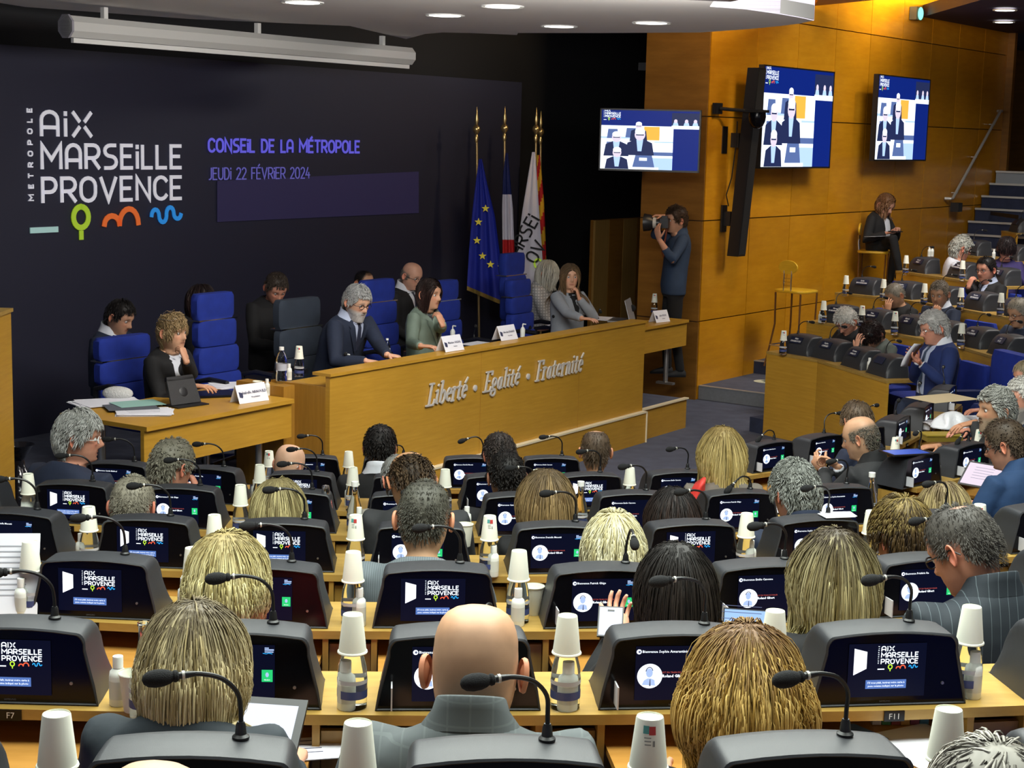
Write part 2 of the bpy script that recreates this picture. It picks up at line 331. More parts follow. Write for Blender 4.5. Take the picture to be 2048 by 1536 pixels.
seg_box('kick_nosing', (PL+.008, -.024, .15), (.012, .062, .30), MATS['pale_nosing'], bench)
# raised serif italic lettering, one mesh per word
SG = {'L': (.62, [[(.22, 1), (.22, 0)], [(.05, 1), (.40, 1)], [(.0, 0), (.58, 0), (.64, .24)]]), 'i': (.26, [[(.13, .62), (.13, .06), (.24, .02)], [(0, .60), (.15, .64)], [(.11, .86), (.15, .90)]]),
 'b': (.50, [[(.12, 1.04), (.12, .06)]+arc(.28, .30, .17, .30, 250, 440, 10)+[(.12, .45)], [(0, 1.02), (.14, 1.04)]]), 'e': (.44, [[(.06, .36), (.38, .40)]+arc(.24, .34, .17, .30, 10, 320, 12)]),
 'r': (.38, [[(.12, .62), (.12, 0)], [(0, .60), (.14, .64)], [(.12, .42), (.24, .62), (.36, .58)], [(0, 0), (.24, 0)]]), 't': (.32, [[(.13, .86), (.13, .08), (.22, 0), (.32, .06)], [(0, .62), (.30, .62)]]),
 'é': (.44, [[(.06, .36), (.38, .40)]+arc(.24, .34, .17, .30, 10, 320, 12), [(.20, .76), (.36, .98)]]), 'E': (.62, [[(.20, 1), (.20, 0)], [(.04, 1), (.60, 1), (.60, .82)], [(.20, .52), (.46, .52)], [(0, 0), (.60, 0), (.64, .2)]]),
 'g': (.46, [arc(.22, .42, .15, .20, 0, 360, 14), [(.12, .22), (.12, .10), (.36, .02)]+arc(.22, -.14, .19, .15, 40, -280, 12)]), 'a': (.46, [[(.34, .60), (.34, .08), (.46, .03)], arc(.22, .30, .16, .29, 50, 320, 12)]),
 'l': (.26, [[(.13, 1.04), (.13, .06), (.24, .02)], [(0, 1.02), (.15, 1.04)]]), 'F': (.56, [[(.20, 1), (.20, 0)], [(.04, 1), (.58, 1), (.58, .80)], [(.20, .52), (.44, .52)], [(.02, 0), (.36, 0)]]),
 'n': (.50, [[(.12, .62), (.12, 0)], [(0, .60), (.14, .64)], [(.12, .44), (.28, .63), (.38, .52), (.38, .04), (.48, .02)]])}
silver = mat('silver_letters', (.66, .64, .60), .35, .25)
def serif(s, px0, py0, px1, py1, hpx):
    a = on_plane(px0, py0, pod(0, -.002), U); e = on_plane(px1, py1, pod(0, -.002), U); h = on_plane(px0, py0-hpx, pod(0, -.002), U)[2]-a[2]
    X0 = float(np.dot(a[:2]-P0[:2], U)); Wd = float(np.dot(e[:2]-P0[:2], U))-X0; tot = sum(SG[c][0] for c in s)+.07*(len(s)-1); sx = (Wd-h*.25)/tot; cx = 0; b = MB()
    for c in s:
        for st in SG[c][1]:
            pts = [((cx+p)*sx+q*h*.25, q*h) for p, q in st]
            ribbon(b, pts, h*.085, 0, FLAT @ Matrix.Translation((0, 0, .004)), .012); ribbon(b, pts, h*.12, 0, FLAT @ Matrix.Translation((0, 0, .0041)), .012, nib=(.97, .25))
        cx += SG[c][0]+.07
    o = b.obj('word_lettering', silver, bench, False); o.location = (X0, -.002, a[2]); return o
serif('Liberté', 850, 812, 935, 793, 42); serif('Egalité', 964, 784, 1040, 767, 38); serif('Fraternité', 1068, 762, 1166, 739, 38)
for px, py in ((949, 776), (1055, 753)):
    q = on_plane(px, py, pod(0, 0), U); MB().lathe([(.026, -.001), (.026, .010), (.016, .014)], 16, M=Matrix.Rotation(math.pi/2, 4, 'X')).obj('letter_dot', silver, bench, True, loc=(float(np.dot(q[:2]-P0[:2], U)), -.002, q[2]))
# ---- side desks of the podium
def side_desk(lbl, pa, pb, zt, dp=.80):
    d_ = (pb-pa)[:2]; L_ = float(np.linalg.norm(d_)); r = thing('side_desk', lbl, 'desk', (pa[0], pa[1], DZ), math.atan2(d_[1], d_[0])); z = zt-DZ
    seg_box('desktop', (L_/2, dp/2-.02, z-.015), (L_, dp, .03), w_pod, r); seg_box('apron', (L_/2, .02, z-.03-.125), (L_, .03, .25), w_pod, r)
    for x in (.22, L_-.22):
        for k in ((.12, dp-.18) if dp > .5 else (.12,)): MB().tube([(x, k, 0), (x, k, z-.03)], .025, 10).obj('leg', steel, r)
        seg_box('foot', (x, dp/2-.03, .012), (.06, max(dp-.18, .2), .024), steel, r)
    return r
ZD = .985
side_desk('oak side desk with papers and tablet left of the long bench', at_z(288.8, 853.7, ZD), at_z(584, 797.3, ZD), ZD)
_q = at_z(1375, 639, ZD); side_desk('oak side desk at the right end of the long bench', _q-np.array((*(U*1.45), 0)), _q, ZD, .30)
# ---- right wood wall: panels one by one on a dark backing
WU = nrm(ray(3400, 340)[:2]); WA = at_z(1397, 798, 0); WN = np.array((WU[1], -WU[0])); ANG_W = math.atan2(WU[1], WU[0])
def wall_at(px, py, off=0.0): q = on_plane(px, py, WA+np.array((*(WN*off), 0)), WU); return q
SEAM = [-.26, .88, 2.0, 3.14, 4.28, 5.42]
b = MB(); MWl = frame_M(WA, ANG_W); b.box((4.6, .12, 2.9), (9.3, .16, 6.2), M=MWl); wr = struct('wall_right', b, mat('panel_gap_dark', (.05, .02, .008), .8))
cols = [-.03]+[1.05+1.03*k for k in range(8)]+[9.25]
pm = {}
for k in range(len(cols)-1):
    for j in range(5):
        w_, h_ = cols[k+1]-cols[k]-.012, SEAM[j+1]-SEAM[j]-.012
        o = MB().box((0, 0, 0), (w_, .03, h_)).obj('veneer_panel', w_wall, wr, False); o.matrix_local = MWl @ Matrix.Translation(((cols[k]+cols[k+1])/2, .025, (SEAM[j]+SEAM[j+1])/2))
# pillar return (the wall's left edge turns back), with its own seams
ws = tag(MB().box((-.058, .42, 2.9), (.016, .78, 6.2), M=MWl).obj('wall_return', MATS['panel_gap_dark'], None, False), kind='structure')
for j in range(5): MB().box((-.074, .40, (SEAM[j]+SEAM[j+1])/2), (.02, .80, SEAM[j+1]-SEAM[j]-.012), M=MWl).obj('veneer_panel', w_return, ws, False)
# far end beyond the wall: recessed veneer and door frame, upper landing
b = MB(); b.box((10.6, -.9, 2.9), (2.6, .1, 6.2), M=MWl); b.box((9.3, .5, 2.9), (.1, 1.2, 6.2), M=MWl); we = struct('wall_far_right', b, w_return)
for k in range(3):
    for j in range(4): MB().box((9.75+k*.8, -.965, (SEAM[j+1]+SEAM[j+2])/2), (.788, .03, 1.128), M=MWl).obj('veneer_panel', w_wall, we, False)
# low wood boards behind the photographer
bz = on_plane(1250, 435, pod(0, 3.0), U)[2]; ta = float(np.dot(on_plane(1183, 600, pod(0, 2.9), U)[:2]-P0[:2], U)); te = float(np.dot(on_plane(1318, 600, pod(0, 2.9), U)[:2]-P0[:2], U))
bw = tag(MB().box((0, .03, (bz-DZ)/2), (te-ta, .04, bz-DZ)).obj('wall_low_wainscot', w_return, None, False), kind='structure'); bw.location = pod((ta+te)/2, 2.9, DZ); bw.rotation_euler = (0, 0, ANG_P)
n_ = 5
for k in range(n_): MB().box((-(te-ta)/2+(k+.5)*(te-ta)/n_, -.005, (bz-DZ)/2), ((te-ta)/n_-.012, .03, bz-DZ-.01)).obj('plank', w_return if k % 2 else wood('tan_veneer', (.30, .17, .045), (.36, .21, .06), .45, (14, 14, 1)), bw, False)
# ---- ceiling
CZ = 3.78
pts = [(-420, -60), (51, 14), (380, 38), (700, 52), (812, 78), (828, 74), (850, 68), (885, 65), (940, 66), (1034, 70), (1036, 66), (1200, 66), (1400, 65), (1500, 58), (1560, 52), (1600, 47), (1628, 41)]
far = [at_z(x, y, CZ) for x, y in pts]; inner = [at_z(x, y, CZ) for x, y in [(1627, 38), (1560, 27), (1490, 17), (1420, 12)]]
poly = [p[:2] for p in far]+[p[:2] for p in inner]+[(1.0, 6.5), (-8, 6.5)]
b = MB(); b.prism(poly, CZ, CZ+.10); struct('ceiling', b, soffit_m)
e0, e1 = at_z(51, 14, CZ), at_z(812, 78, CZ)
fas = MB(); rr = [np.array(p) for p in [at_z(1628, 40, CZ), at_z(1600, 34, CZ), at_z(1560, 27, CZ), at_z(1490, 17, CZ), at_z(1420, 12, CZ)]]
v = [(*p[:2], CZ-.005) for p in rr]+[(*p[:2], CZ+.75) for p in rr]; fas.add(v, [(i, i+1, i+6, i+5) for i in range(4)]); struct('ceiling_fascia_glow', fas, emis('fascia_painted_glow', (.93, .86, 1.0), 1.15))  # plain fascia that only catches light; its lit look is put in as emission
b = MB(); b.box((10, 25, 4.70), (9, 12, .16)); struct('ceiling_far', b, mat('upper_ceiling_dark', (.035, .022, .06), .7))
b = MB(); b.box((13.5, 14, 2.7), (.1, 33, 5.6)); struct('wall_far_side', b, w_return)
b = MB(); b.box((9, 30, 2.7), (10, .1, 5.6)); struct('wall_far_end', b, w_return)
b = MB(); b.box((0, 0, 5.45), (30, 60, .1)); struct('ceiling_upper', b, mat('upper_ceiling_dark', (.035, .022, .06), .7))
q = at_z(1760, 10, 4.6); b = MB(); b.prism([at_z(1628, 12, 4.45)[:2], at_z(1750, 0, 4.45)[:2], (6.5, 14), (2.5, 12)], 4.45, 4.52); struct('ceiling_orange_soffit', b, mat('orange_soffit', (.62, .22, .04), .5))
dl = None
for px, py in ((605, 4), (890, 30), (1005, 12), (1118, 52), (1303, 45)):
    p = at_z(px, py, CZ)
    if dl is None:
        dl = thing('downlight', '', 'ceiling light', tuple(p)); MB().lathe([(.150, -.008), (.155, .004), (.125, .004), (.12, -.008)], 24, cap=(0, 0)).obj('ring', plastic_w, dl)
        MB().lathe([(.122, -.006), (.001, -.006)], 24, cap=(0, 0)).obj('diffuser', emis('lamp_diffuser', (1, 1, .93), 6), dl); o = dl
    else: o = dup(dl, tuple(p))
    o['label'] = {605: 'round recessed downlight at the top edge, leftmost of five', 890: 'round recessed downlight second from left of the five', 1005: 'round recessed downlight in the middle, nearest the top edge', 1118: 'round recessed downlight above the navy and black wall border', 1303: 'round recessed downlight above the wall screen, rightmost of five'}[px]
    o['group'] = 'downlights in the pale ceiling'
    l = bpy.data.lights.new('lamp_beam', 'SPOT'); l.energy = 26; l.color = (1, .97, .88); l.spot_size = 2.0; l.spot_blend = .8; l.shadow_soft_size = .12
    lo = bpy.data.objects.new('lamp_beam', l); C.objects.link(lo); lo.location = p-np.array((0, 0, .03))
for px, py, lb in ((2010, 20, 'small far downlight in the dark violet ceiling, upper one'), (2008, 44, 'small far downlight in the dark violet ceiling, lower one')):
    p = at_z(px, py, 4.60); o = dup(dl, tuple(p), 0, lb, 'far downlights')
pj = thing('ceiling_projector', 'black projector body hanging at the top edge of the frame', 'projector', tuple(at_z(1330, -6, 3.72)), .2)
MB().box((0, 0, .07), (.95, .4, .13)).obj('housing', plastic_b, pj, False); MB().lathe([(.06, 0), (.06, .05)], 16, M=Matrix.Translation((-.3, -.2, .07)) @ Matrix.Rotation(math.pi/2, 4, 'X')).obj('lens', plastic_b, pj)
# projection screen housing
h0 = on_plane(130, 52, pod(0, 2.1), U); h1 = on_plane(820, 93, pod(0, 2.1), U)
ps = thing('projection_screen_case', 'long white roller screen case mounted under the pale ceiling edge', 'screen case', tuple(h0), ANG_P)
HL = float(np.linalg.norm((h1-h0)[:2])); oct_ = [(.075*math.cos(a)*1.0, .085*math.sin(a)) for a in np.arange(8)*math.pi/4+math.pi/8]
def along(poly_, L_): return [[(x_, y, z) for y, z in poly_] for x_ in (0, L_)]
MB().loft(along(oct_, HL)).obj('case', mat('grey_white_metal', (.56, .56, .54), .5), ps, False); MB().loft(along([(.082*math.cos(a), .092*math.sin(a)) for a in np.arange(8)*math.pi/4+math.pi/8], .02)).obj('end_cap', mat('grey_end_cap', (.28, .27, .31), .5), ps, False)
MB().box((HL/2, -.02, -.10), (HL-.1, .03, .035)).obj('bottom_bar', plastic_w, ps, False)
for x_ in (.4, HL*.5, HL-.4): MB().box((x_, .02, .12), (.04, .04, .09)).obj('bracket', plastic_w, ps, False)
# ---- steps on the right of the front floor
s1a, s1b = at_z(1397.6, 797.8, 0), at_z(1541, 816.6, 0); su = nrm((s1b-s1a)[:2]); sn = np.array((-su[1], su[0]))
def stp(base, d0, z0_, z1_, L0, L1, name='floor_step'):
    b = MB(); b.prism([base[:2]+su*L0+sn*d0, base[:2]+su*L1+sn*d0, base[:2]+su*L1+sn*(d0+9), base[:2]+su*L0+sn*(d0+9)], z0_, z1_); return b
struct('floor_step', stp(s1a, 0, 0.001, .153, -.02, 1.35), carpet)
struct('trim_1', MB().prism([s1a[:2]+su*0-sn*.012, s1a[:2]+su*1.35-sn*.012, s1a[:2]+su*1.35, s1a[:2]], .002, .15), riser_m)
struct('trim_2', MB().prism([s1a[:2]-sn*.02, s1a[:2]+su*1.35-sn*.02, s1a[:2]+su*1.35+sn*.03, s1a[:2]+sn*.03], .148, .158), nosing_m)
s2 = at_z(1496.7, 745, .153)
struct('floor_step', stp(s2, 0, .153, .306, -.3, 1.5), carpet)
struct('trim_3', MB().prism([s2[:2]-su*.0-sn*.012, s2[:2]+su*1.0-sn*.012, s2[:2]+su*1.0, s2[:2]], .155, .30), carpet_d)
struct('trim_4', MB().prism([s2[:2]-su*.0-sn*.02, s2[:2]+su*1.0-sn*.02, s2[:2]+su*1.0+sn*.03, s2[:2]+sn*.03], .300, .311), nosing_m)
p = at_z(1530, 763, .156); t = thing('floor_sign', 'round pale floor sticker with a dark mark on the carpet step', 'floor sign', tuple(p))
MB().lathe([(.13, 0), (.13, .002)], 28).obj('disc', mat('pale_sticker', (.62, .64, .50), .6), t, False); b = MB(); ribbon(b, [(-.02, -.06), (.03, 0), (-.02, .05), (.02, .09)], .03, d=.004); b.obj('mark', mat('dark_mark', (.08, .12, .10), .6), t, False)
# far staircase beside the wood wall
prev = None
for i, (x, y) in enumerate(((1910, 498), (1922, 473), (1934, 448), (1948, 424), (1961, 396), (1977, 371), (1990, 344))):
    q = wall_at(x, y); tq = float(np.dot(q[:2]-WA[:2], WU)); zq = .30+.185*(i+6)-.02
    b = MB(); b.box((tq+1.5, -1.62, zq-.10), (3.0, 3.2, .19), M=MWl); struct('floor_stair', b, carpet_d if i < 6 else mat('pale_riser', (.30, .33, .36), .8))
    b = MB(); b.box((tq+.0, -1.62, zq+.004), (.06, 3.2, .03), M=MWl); struct('trim_stair', b, nosing_m)
# handrail
r0, r1 = wall_at(1905, 397, .09), wall_at(2001, 222, .09)
hr = thing('handrail', 'sloping chrome handrail on the wood wall beside the far stairs', 'handrail', tuple(r0))
def L3(p): return np.array(p)-r0
wn3 = np.array((*WN, 0))
rail_m = mat('satin_rail', (.62, .62, .60), .3, .4)
MB().tube([L3(r0)-wn3*.08-np.array((*WU, 0))*.1, L3(r0)-np.array((*WU, 0))*.08, L3(r0), L3(r0*.5+r1*.5), L3(r1), L3(r1)+np.array((*WU, 0))*.06, L3(r1)+np.array((*WU, 0))*.1-wn3*.08], .022, 10).obj('rail', rail_m, hr)
for f in (.1, .5, .88):
    q = L3(r0*(1-f)+r1*f); MB().tube([q, q-np.array((0, 0, .05)), q-wn3*.09-np.array((0, 0, .05))], .009, 6).obj('bracket', rail_m, hr)
# retractable barrier
p = wall_at(1905, 414, .05); br = thing('belt_barrier', 'black retractable belt barrier across the foot of far stairs', 'barrier', tuple(p), ANG_W)
MB().box((0, -.06, 0), (.16, .12, .13)).obj('wall_box', plastic_b, br, False); MB().box((.45, -.62, -.10), (.012, 1.2, .055), rz=-.9).obj('belt', plastic_b, br, False)
# wall fixtures
q = wall_at(1832, 27, .05); ex = thing('exit_sign', 'small glowing green emergency sign high on the wood wall', 'exit sign', tuple(q), ANG_W)
MB().box((0, 0, 0), (.20, .10, .17)).obj('housing', mat('smoked_housing', (.10, .09, .07), .4), ex, False); MB().sphere((.03, -.055, 0), (.085, .02, .085), 16, 8).obj('lamp', emis('green_lamp', (.25, .95, .72), 1.6), ex)
q = wall_at(2005, 130, -.3); sw = thing('wall_box', 'small pale grey box on the veneer past the wall end', 'wall box', tuple(q), ANG_W); MB().box((0, 0, 0), (.16, .08, .12)).obj('cover', plastic_w, sw, False); MB().box((0, -.045, 0), (.05, .012, .05)).obj('button', plastic_w, sw, False)
q = on_plane(1295, 134, pod(0, 3.1), U); cmr = thing('wall_camera', 'small dark camera high on the black wall near the pillar', 'camera', tuple(q), ANG_P); MB().box((0, 0, 0), (.28, .12, .10)).obj('body', mat('dim_grey_plastic', (.10, .10, .11), .5), cmr, False); MB().lathe([(.03, 0), (.03, .04)], 12, M=Matrix.Translation((0, -.06, 0)) @ Matrix.Rotation(math.pi/2, 4, 'X')).obj('lens', plastic_b, cmr)
# ================================================================== DESK ROWS, CONSOLES, CUPS
shell_m = mat('grey_shell', (.027, .029, .034), .45, bump=(900, .12)); gloss_b = mat('black_glass', (.003, .003, .005), .16, spec=.22)
foam = mat('black_foam', (.006, .006, .007), .95, bump=(700, .5)); rubber = mat('black_gooseneck', (.008, .008, .009), .42)
scr_bg = emis('screen_navy', (.002, .0035, .016), 1.0); e_white = emis('screen_white', (.85, .92, 1.0), 1.5); e_blue = emis('screen_button_blue', (.10, .20, .55), 1.0)
e_green = emis('screen_green', (.02, .55, .16), 1.2); e_red = emis('screen_red', (.6, .10, .08), 1.0); e_grey = emis('screen_grey', (.10, .12, .22), 1.0); e_lt = emis('screen_pale', (.45, .60, .95), 1.0)
e_lime = emis('screen_lime', (.5, .8, .05), 1.2); e_or = emis('screen_orange', (.9, .12, .05), 1.2); e_cy = emis('screen_cyan', (.03, .42, 1.0), 1.2); e_card = emis('screen_card', (.9, .93, 1), 1.7)
SCR = [scr_bg, e_white, e_blue, e_green, e_red, e_grey, e_lt, e_lime, e_or, e_cy, e_card]
SW_, SH_ = .200, .136
def put_text(b, s, x, y, size, mi, align='LEFT', bold=0):
    me = text_mesh(s, size, e_white, align=align, bold=bold, res=1)
    v = np.array([p.co[:] for p in me.vertices]) + np.array((x, y, .0009))
    b.add(v, [tuple(p.vertices) for p in me.polygons], mi, FLAT)
def disc(b, x, y, r, mi, z=.0008, n=20, ry=None): b.add([(x+r*math.cos(a*2*math.pi/n), y+(ry or r)*math.sin(a*2*math.pi/n), z) for a in range(n)], [tuple(range(n))], mi, FLAT)
def quad(b, pts, mi, z=.0006): b.add([(*p, z) for p in pts], [tuple(range(len(pts)))], mi, FLAT)
def rect(b, x0, y0, x1, y1, mi, z=.0006): quad(b, [(x0, y0), (x1, y0), (x1, y1), (x0, y1)], mi, z)
def scr_A():
    b = MB(); rect(b, 0, 0, SW_, SH_, 0, 0)
    u = lambda x, y: (x*SW_, y*SH_)
    quad(b, [u(.07, .417), u(.235, .536), u(.235, .852), u(.07, .917)], 10)
    logo(b, .419*SW_, .615*SH_, .4726*SW_, M=FLAT @ Matrix.Translation((0, 0, .0008)), mi=(1, 1, 7, 8, 9), sw=.22)
    rect(b, *u(.234, .155), *u(.758, .32), 2)
    put_text(b, "S'il vous plaît, insérez votre carte à", .496*SW_, .252*SH_, .0068, 1, 'CENTER', .00008); put_text(b, 'puce comme indiqué sur la photo', .496*SW_, .190*SH_, .0068, 1, 'CENTER', .00008)
    return b.mesh('screen', SCR, False)
def scr_B(name):
    b = MB(); rect(b, 0, 0, SW_, SH_, 0, 0); u = lambda x, y: (x*SW_, y*SH_)
    disc(b, *u(.04, .90), .0062, 1); disc(b, .04*SW_+.001, .90*SH_, .0030, 5, .0010, 10)
    put_text(b, 'Bienvenue '+name, *u(.08, .88), .0092, 1, 'LEFT', .00012)
    x, y = u(.18, .45); disc(b, x, y, .0310, 1, n=32)
    disc(b, x-.001, y+.008, .0085, 6, .0010, 16, .0115); ribbon(b, arc(x-.001, y+.010, .0088, .0120, 20, 170, 9), .0022, 5, FLAT, .0012)   # head and hair
    quad(b, [(x-.019, y-.022), (x+.014, y-.024), (x+.012, y-.010), (x+.003, y-.006), (x-.006, y-.006), (x-.014, y-.011)], 6, .0010); quad(b, [(x-.001, y-.025), (x+.003, y-.025), (x+.002, y-.008), (x, y-.008)], 5, .0012)
    put_text(b, 'EST EN TRAIN DE PARLER', *u(.335, .50), .0058, 4); put_text(b, 'Roland Gibert', *u(.335, .425), .0098, 1, 'LEFT', .0003)
    rect(b, *u(.845, .33), *u(.975, .55), 3); disc(b, *u(.91, .46), .0042, 6, .001, 8, .0062); put_text(b, 'MICRO', *u(.91, .355), .0046, 1, 'CENTER')
    rect(b, *u(.88, .90), *u(.99, .925), 6); rect(b, *u(.88, .865), *u(.985, .885), 6); rect(b, *u(.88, .935), *u(.93, .955), 6); ribbon(b, [u(.86, .85), u(.90, .84), u(.93, .855), u(.97, .84)], .0012, 9, FLAT, .0009)
    return b.mesh('screen', SCR, False)
SM_A = scr_A(); SM_B = [scr_B(n) for n in ('Sophie Amarantinis', 'Camille Makhlouf', 'Emilie Canonne', 'Frédéric Ra', 'Danielle Menetti', 'Patrick Ghigo')]
def outline(sx=1, sz=1, n=9, inset=0):
    L_ = [(-.200, 0), (-.192, .05), (-.180, .10), (-.171, .14)]+[(-.150+.021*math.cos(a)*-1, .150+.030*math.sin(a)) for a in np.linspace(.25, math.pi/2, 5)]
    top = [(x, .180+.010*(1-(x/.15)**2)) for x in np.linspace(-.10, .10, 5)]
    P = L_+top+[(-x, z) for x, z in L_[::-1]]
    return [((abs(x)-inset)*(1 if x > 0 else -1)*sx, max(z-inset, 0 if z > 0 else 0)*sz if z > .02 else z*sz+inset*.9) for x, z in P]
def ring_xz(o, y): return [(x, y, z) for x, z in o]
b = MB(); b.loft([ring_xz(outline(.99, .99), 0.004), ring_xz(outline(), -.001), ring_xz(outline(inset=.004), -.004), ring_xz(outline(inset=.0065), -.001), ring_xz(outline(inset=.0065), .004)][::-1], cap=(0, 0))
b.loft([ring_xz(outline(sx, sz), y) for y, sx, sz in ((.004, .99, .99), (.05, .985, 1.0), (.10, .97, 1.0), (.125, .965, .975), (.15, .96, .90), (.175, .955, .76), (.195, .95, .56), (.21, .95, .32), (.218, .95, .02))], cap=(0, 1))
shell_me = b.mesh('shell', shell_m)
b = MB(); o_ = outline(inset=.0065); b.add([(x, .001, z) for x, z in o_]+[(x, .02, z) for x, z in o_], [tuple(range(len(o_)-1, -1, -1))]); panel_me = b.mesh('front_panel', gloss_b, False)
b = MB(); b.lathe([(.004, 0), (.004, .003), (.0025, .003)], 12, M=Matrix.Rotation(math.pi/2, 4, 'X')); key_me = b.mesh('key_button', mat('dim_silver', (.25, .25, .26), .3, .8))
brand_me = text_mesh('SAMSUNG', .0062, mat('dim_print', (.14, .14, .15), .5), align='CENTER')
slot_me = MB().box((0, -.022, .03), (.0035, .052, .056)).mesh('card', mat('white_card', (.55, .55, .58), .5), False)
plate_me = MB().box((0, 0, 0), (.150, .006, .070)).mesh('name_plate', mat('navy_plate', (.010, .013, .035), .35), False)
def mic_meshes(pts, hd, hl=.05):
    pts = np.array(pts); sm = [pts[0]]
    for i in range(len(pts)-1):                                    # smooth path
        p0, p1, p2, p3 = pts[max(i-1, 0)], pts[i], pts[i+1], pts[min(i+2, len(pts)-1)]
        for t in (.25, .5, .75, 1): sm.append(.5*((2*p1)+(-p0+p2)*t+(2*p0-5*p1+4*p2-p3)*t*t+(-p0+3*p1-3*p2+p3)*t**3))
    sm = np.array(sm); b = MB(); b.lathe([(.015, 0), (.015, .004), (.010, .008), (.0085, .024), (.006, .03)], 14); b.tube(sm+np.array((0, 0, .02))*0, [.0042]*len(sm), 8)
    d = nrm(sm[-1]-sm[-2]); e = sm[-1]; b.tube([e-d*.018, e-d*.004, e, e+d*.012], [.0045, .006, .0062, .0060], 10)
    stem = b.mesh('microphone', rubber); c = MB().tube([e-d*.001, e+d*.0035], [.0078, .0078], 12).mesh('ring', mat('pale_ring', (.62, .60, .52), .35, .3))
    w = MB(); h = e+d*.008; w.tube([h, h+d*.003, h+d*.008, h+d*.011, h+d*.016, h+d*.026, h+d*.040, h+d*.052, h+d*.059, h+d*.0615], [.005, .0095, .0105, .0085, .0115, .0145, .0152, .0128, .0075, .001], 16)
    return stem, c, w.mesh('windscreen', foam)
MIC = {'n': mic_meshes([(0, 0, .0), (0, 0, .045), (-.004, -.012, .085), (-.028, -.026, .115), (-.062, -.038, .127), (-.088, -.045, .127)], 0),
       'd': mic_meshes([(0, 0, .0), (0, -.004, .03), (-.018, -.018, .058), (-.055, -.032, .068), (-.085, -.045, .056), (-.105, -.052, .040)], 0),
       'h': mic_meshes([(0, 0, .0), (.001, 0, .05), (-.012, -.010, .095), (-.040, -.022, .118), (-.070, -.034, .120), (-.098, -.043, .112)], 0)}
def lk(me, name, par, loc=(0, 0, 0), rot=(0, 0, 0)):
    o = bpy.data.objects.new(name, me); C.objects.link(o); o.parent = par; o.location = loc; o.rotation_euler = rot; return o
def console(loc, ang, label, screen, mic='n', micrz=0, card=False, plate=None, group='desk consoles'):
    r = thing('desk_console', label, 'console', loc, ang, group)
    lk(shell_me, 'shell', r); lk(panel_me, 'front_panel', r); lk(screen, 'screen', r, (-.112, -.0015, .024)); lk(key_me, 'key_button', r, (.135, .001, .055)); lk(brand_me, 'brand_lettering', r, (-.012, -.0005, .010), (math.pi/2, 0, 0))
    st, rg, ws_ = MIC[mic]; m_ = lk(st, 'microphone', r, (.074, .085, .188), (0, 0, micrz)); lk(rg, 'ring', m_); lk(ws_, 'windscreen', m_)
    if card: lk(slot_me, 'card', r, (-.160, 0, .015))
    if plate is not None:
        p = lk(plate_me, 'name_plate', r, (0, .186, .138), (math.radians(36), 0, 0))
        if plate: 
            a, c_ = plate
            for s_, z_, sz in ((a, .010, .022), (c_, -.020, .024)): lk(text_mesh(s_, sz, plastic_w, align='CENTER', bold=.0008, res=1), 'lettering', p, (0, .0042, z_), (math.pi/2, 0, math.pi))
    return r
# ---- geometry of a row: console frames from the microphone feet seen in the photograph
def frames(pix, ztop, flip=False):
    pts = [at_z(x, y, ztop) for x, y in pix]; fr = []
    for i, p in enumerate(pts):
        a, c_ = pts[max(i-1, 0)], pts[min(i+1, len(pts)-1)]; t = nrm((c_-a)[:2])
        if flip: t = -t
        ang = math.atan2(t[1], t[0]); n_ = np.array((-t[1], t[0])); o = p[:2]-t*.074-n_*.085; fr.append((o, ang, t, n_))
    return fr
def row_desk(fr, zt, floor, name_, seats=True, letters=None, ends=(.30, .30), low=None, panel_m=None):
    """one continuous curved worktop with per-seat writing boards, drawers between seats and a panel at the back"""
    r = thing('council_desk', name_, 'desk', (*fr[0][0], floor)); O = np.array((*fr[0][0], floor)); low = low or 0
    if fr[0][2] @ (fr[-1][0]-fr[0][0]) < 0: fr = fr[::-1]
    P = [f[0] for f in fr]; P = [P[0]-fr[0][2]*ends[0]]+P+[P[-1]+fr[-1][2]*ends[1]]; T = [fr[0][2]]+[f[2] for f in fr]+[fr[-1][2]]; Nn = [np.array((-t[1], t[0])) for t in T]
    def strip(y0, y1, z0_, z1_):
        b = MB(); rings = [[(*(p+n*y0-O[:2]), z0_), (*(p+n*y1-O[:2]), z0_), (*(p+n*y1-O[:2]), z1_), (*(p+n*y0-O[:2]), z1_)] for p, n in zip(P, Nn)]
        return b.loft(rings)
    H = zt-floor; strip(-.035, .28, H-.026, H).obj('worktop', w_desk, r, False); strip(.25, .275, low+.0, H-.026).obj('back_panel', panel_m or w_draw, r, False)
    if seats:
        for i, (o, ang, t, n_) in enumerate(fr):
            w = MB(); w.box((0, -.10, H-.095), (.36, .56, .018)); q = w.obj('writing_board', w_wr, r, False); q.location = (*(o-O[:2]), 0); q.rotation_euler = (0, 0, ang)
            if letters: 
                l0, k0 = letters; q = MB().box((0, -.0365, H-.014), (.052, .004, .026)).obj('seat_tag', gloss_b, r, False); q.location = (*(o-O[:2]), 0); q.rotation_euler = (0, 0, ang)
                lk(text_mesh(f'{l0}{k0+i}', .021, plastic_w, align='CENTER', res=1), 'lettering', q, (0, -.0392, H-.021), (math.pi/2, 0, 0))
        for i in range(len(fr)+1):
            a = P[i]; c_ = P[i+1]; m_ = (a+c_)/2 if 0 < i < len(fr) else (P[0] if i == 0 else P[-1]); t = nrm(c_-a); ang = math.atan2(t[1], t[0])
            for dx in (-.075, .075):
                q = MB().box((dx, .10, (H-.026)/2), (.018, .26, H-.03)).obj('divider', w_draw, r, False); q.location = (*(m_-O[:2]), 0); q.rotation_euler = (0, 0, ang)
            q = MB().box((0, .0, H-.20), (.128, .018, .30)).obj('drawer_front', w_draw, r, False); q.location = (*(m_-O[:2]), 0); q.rotation_euler = (0, 0, ang)
    return r
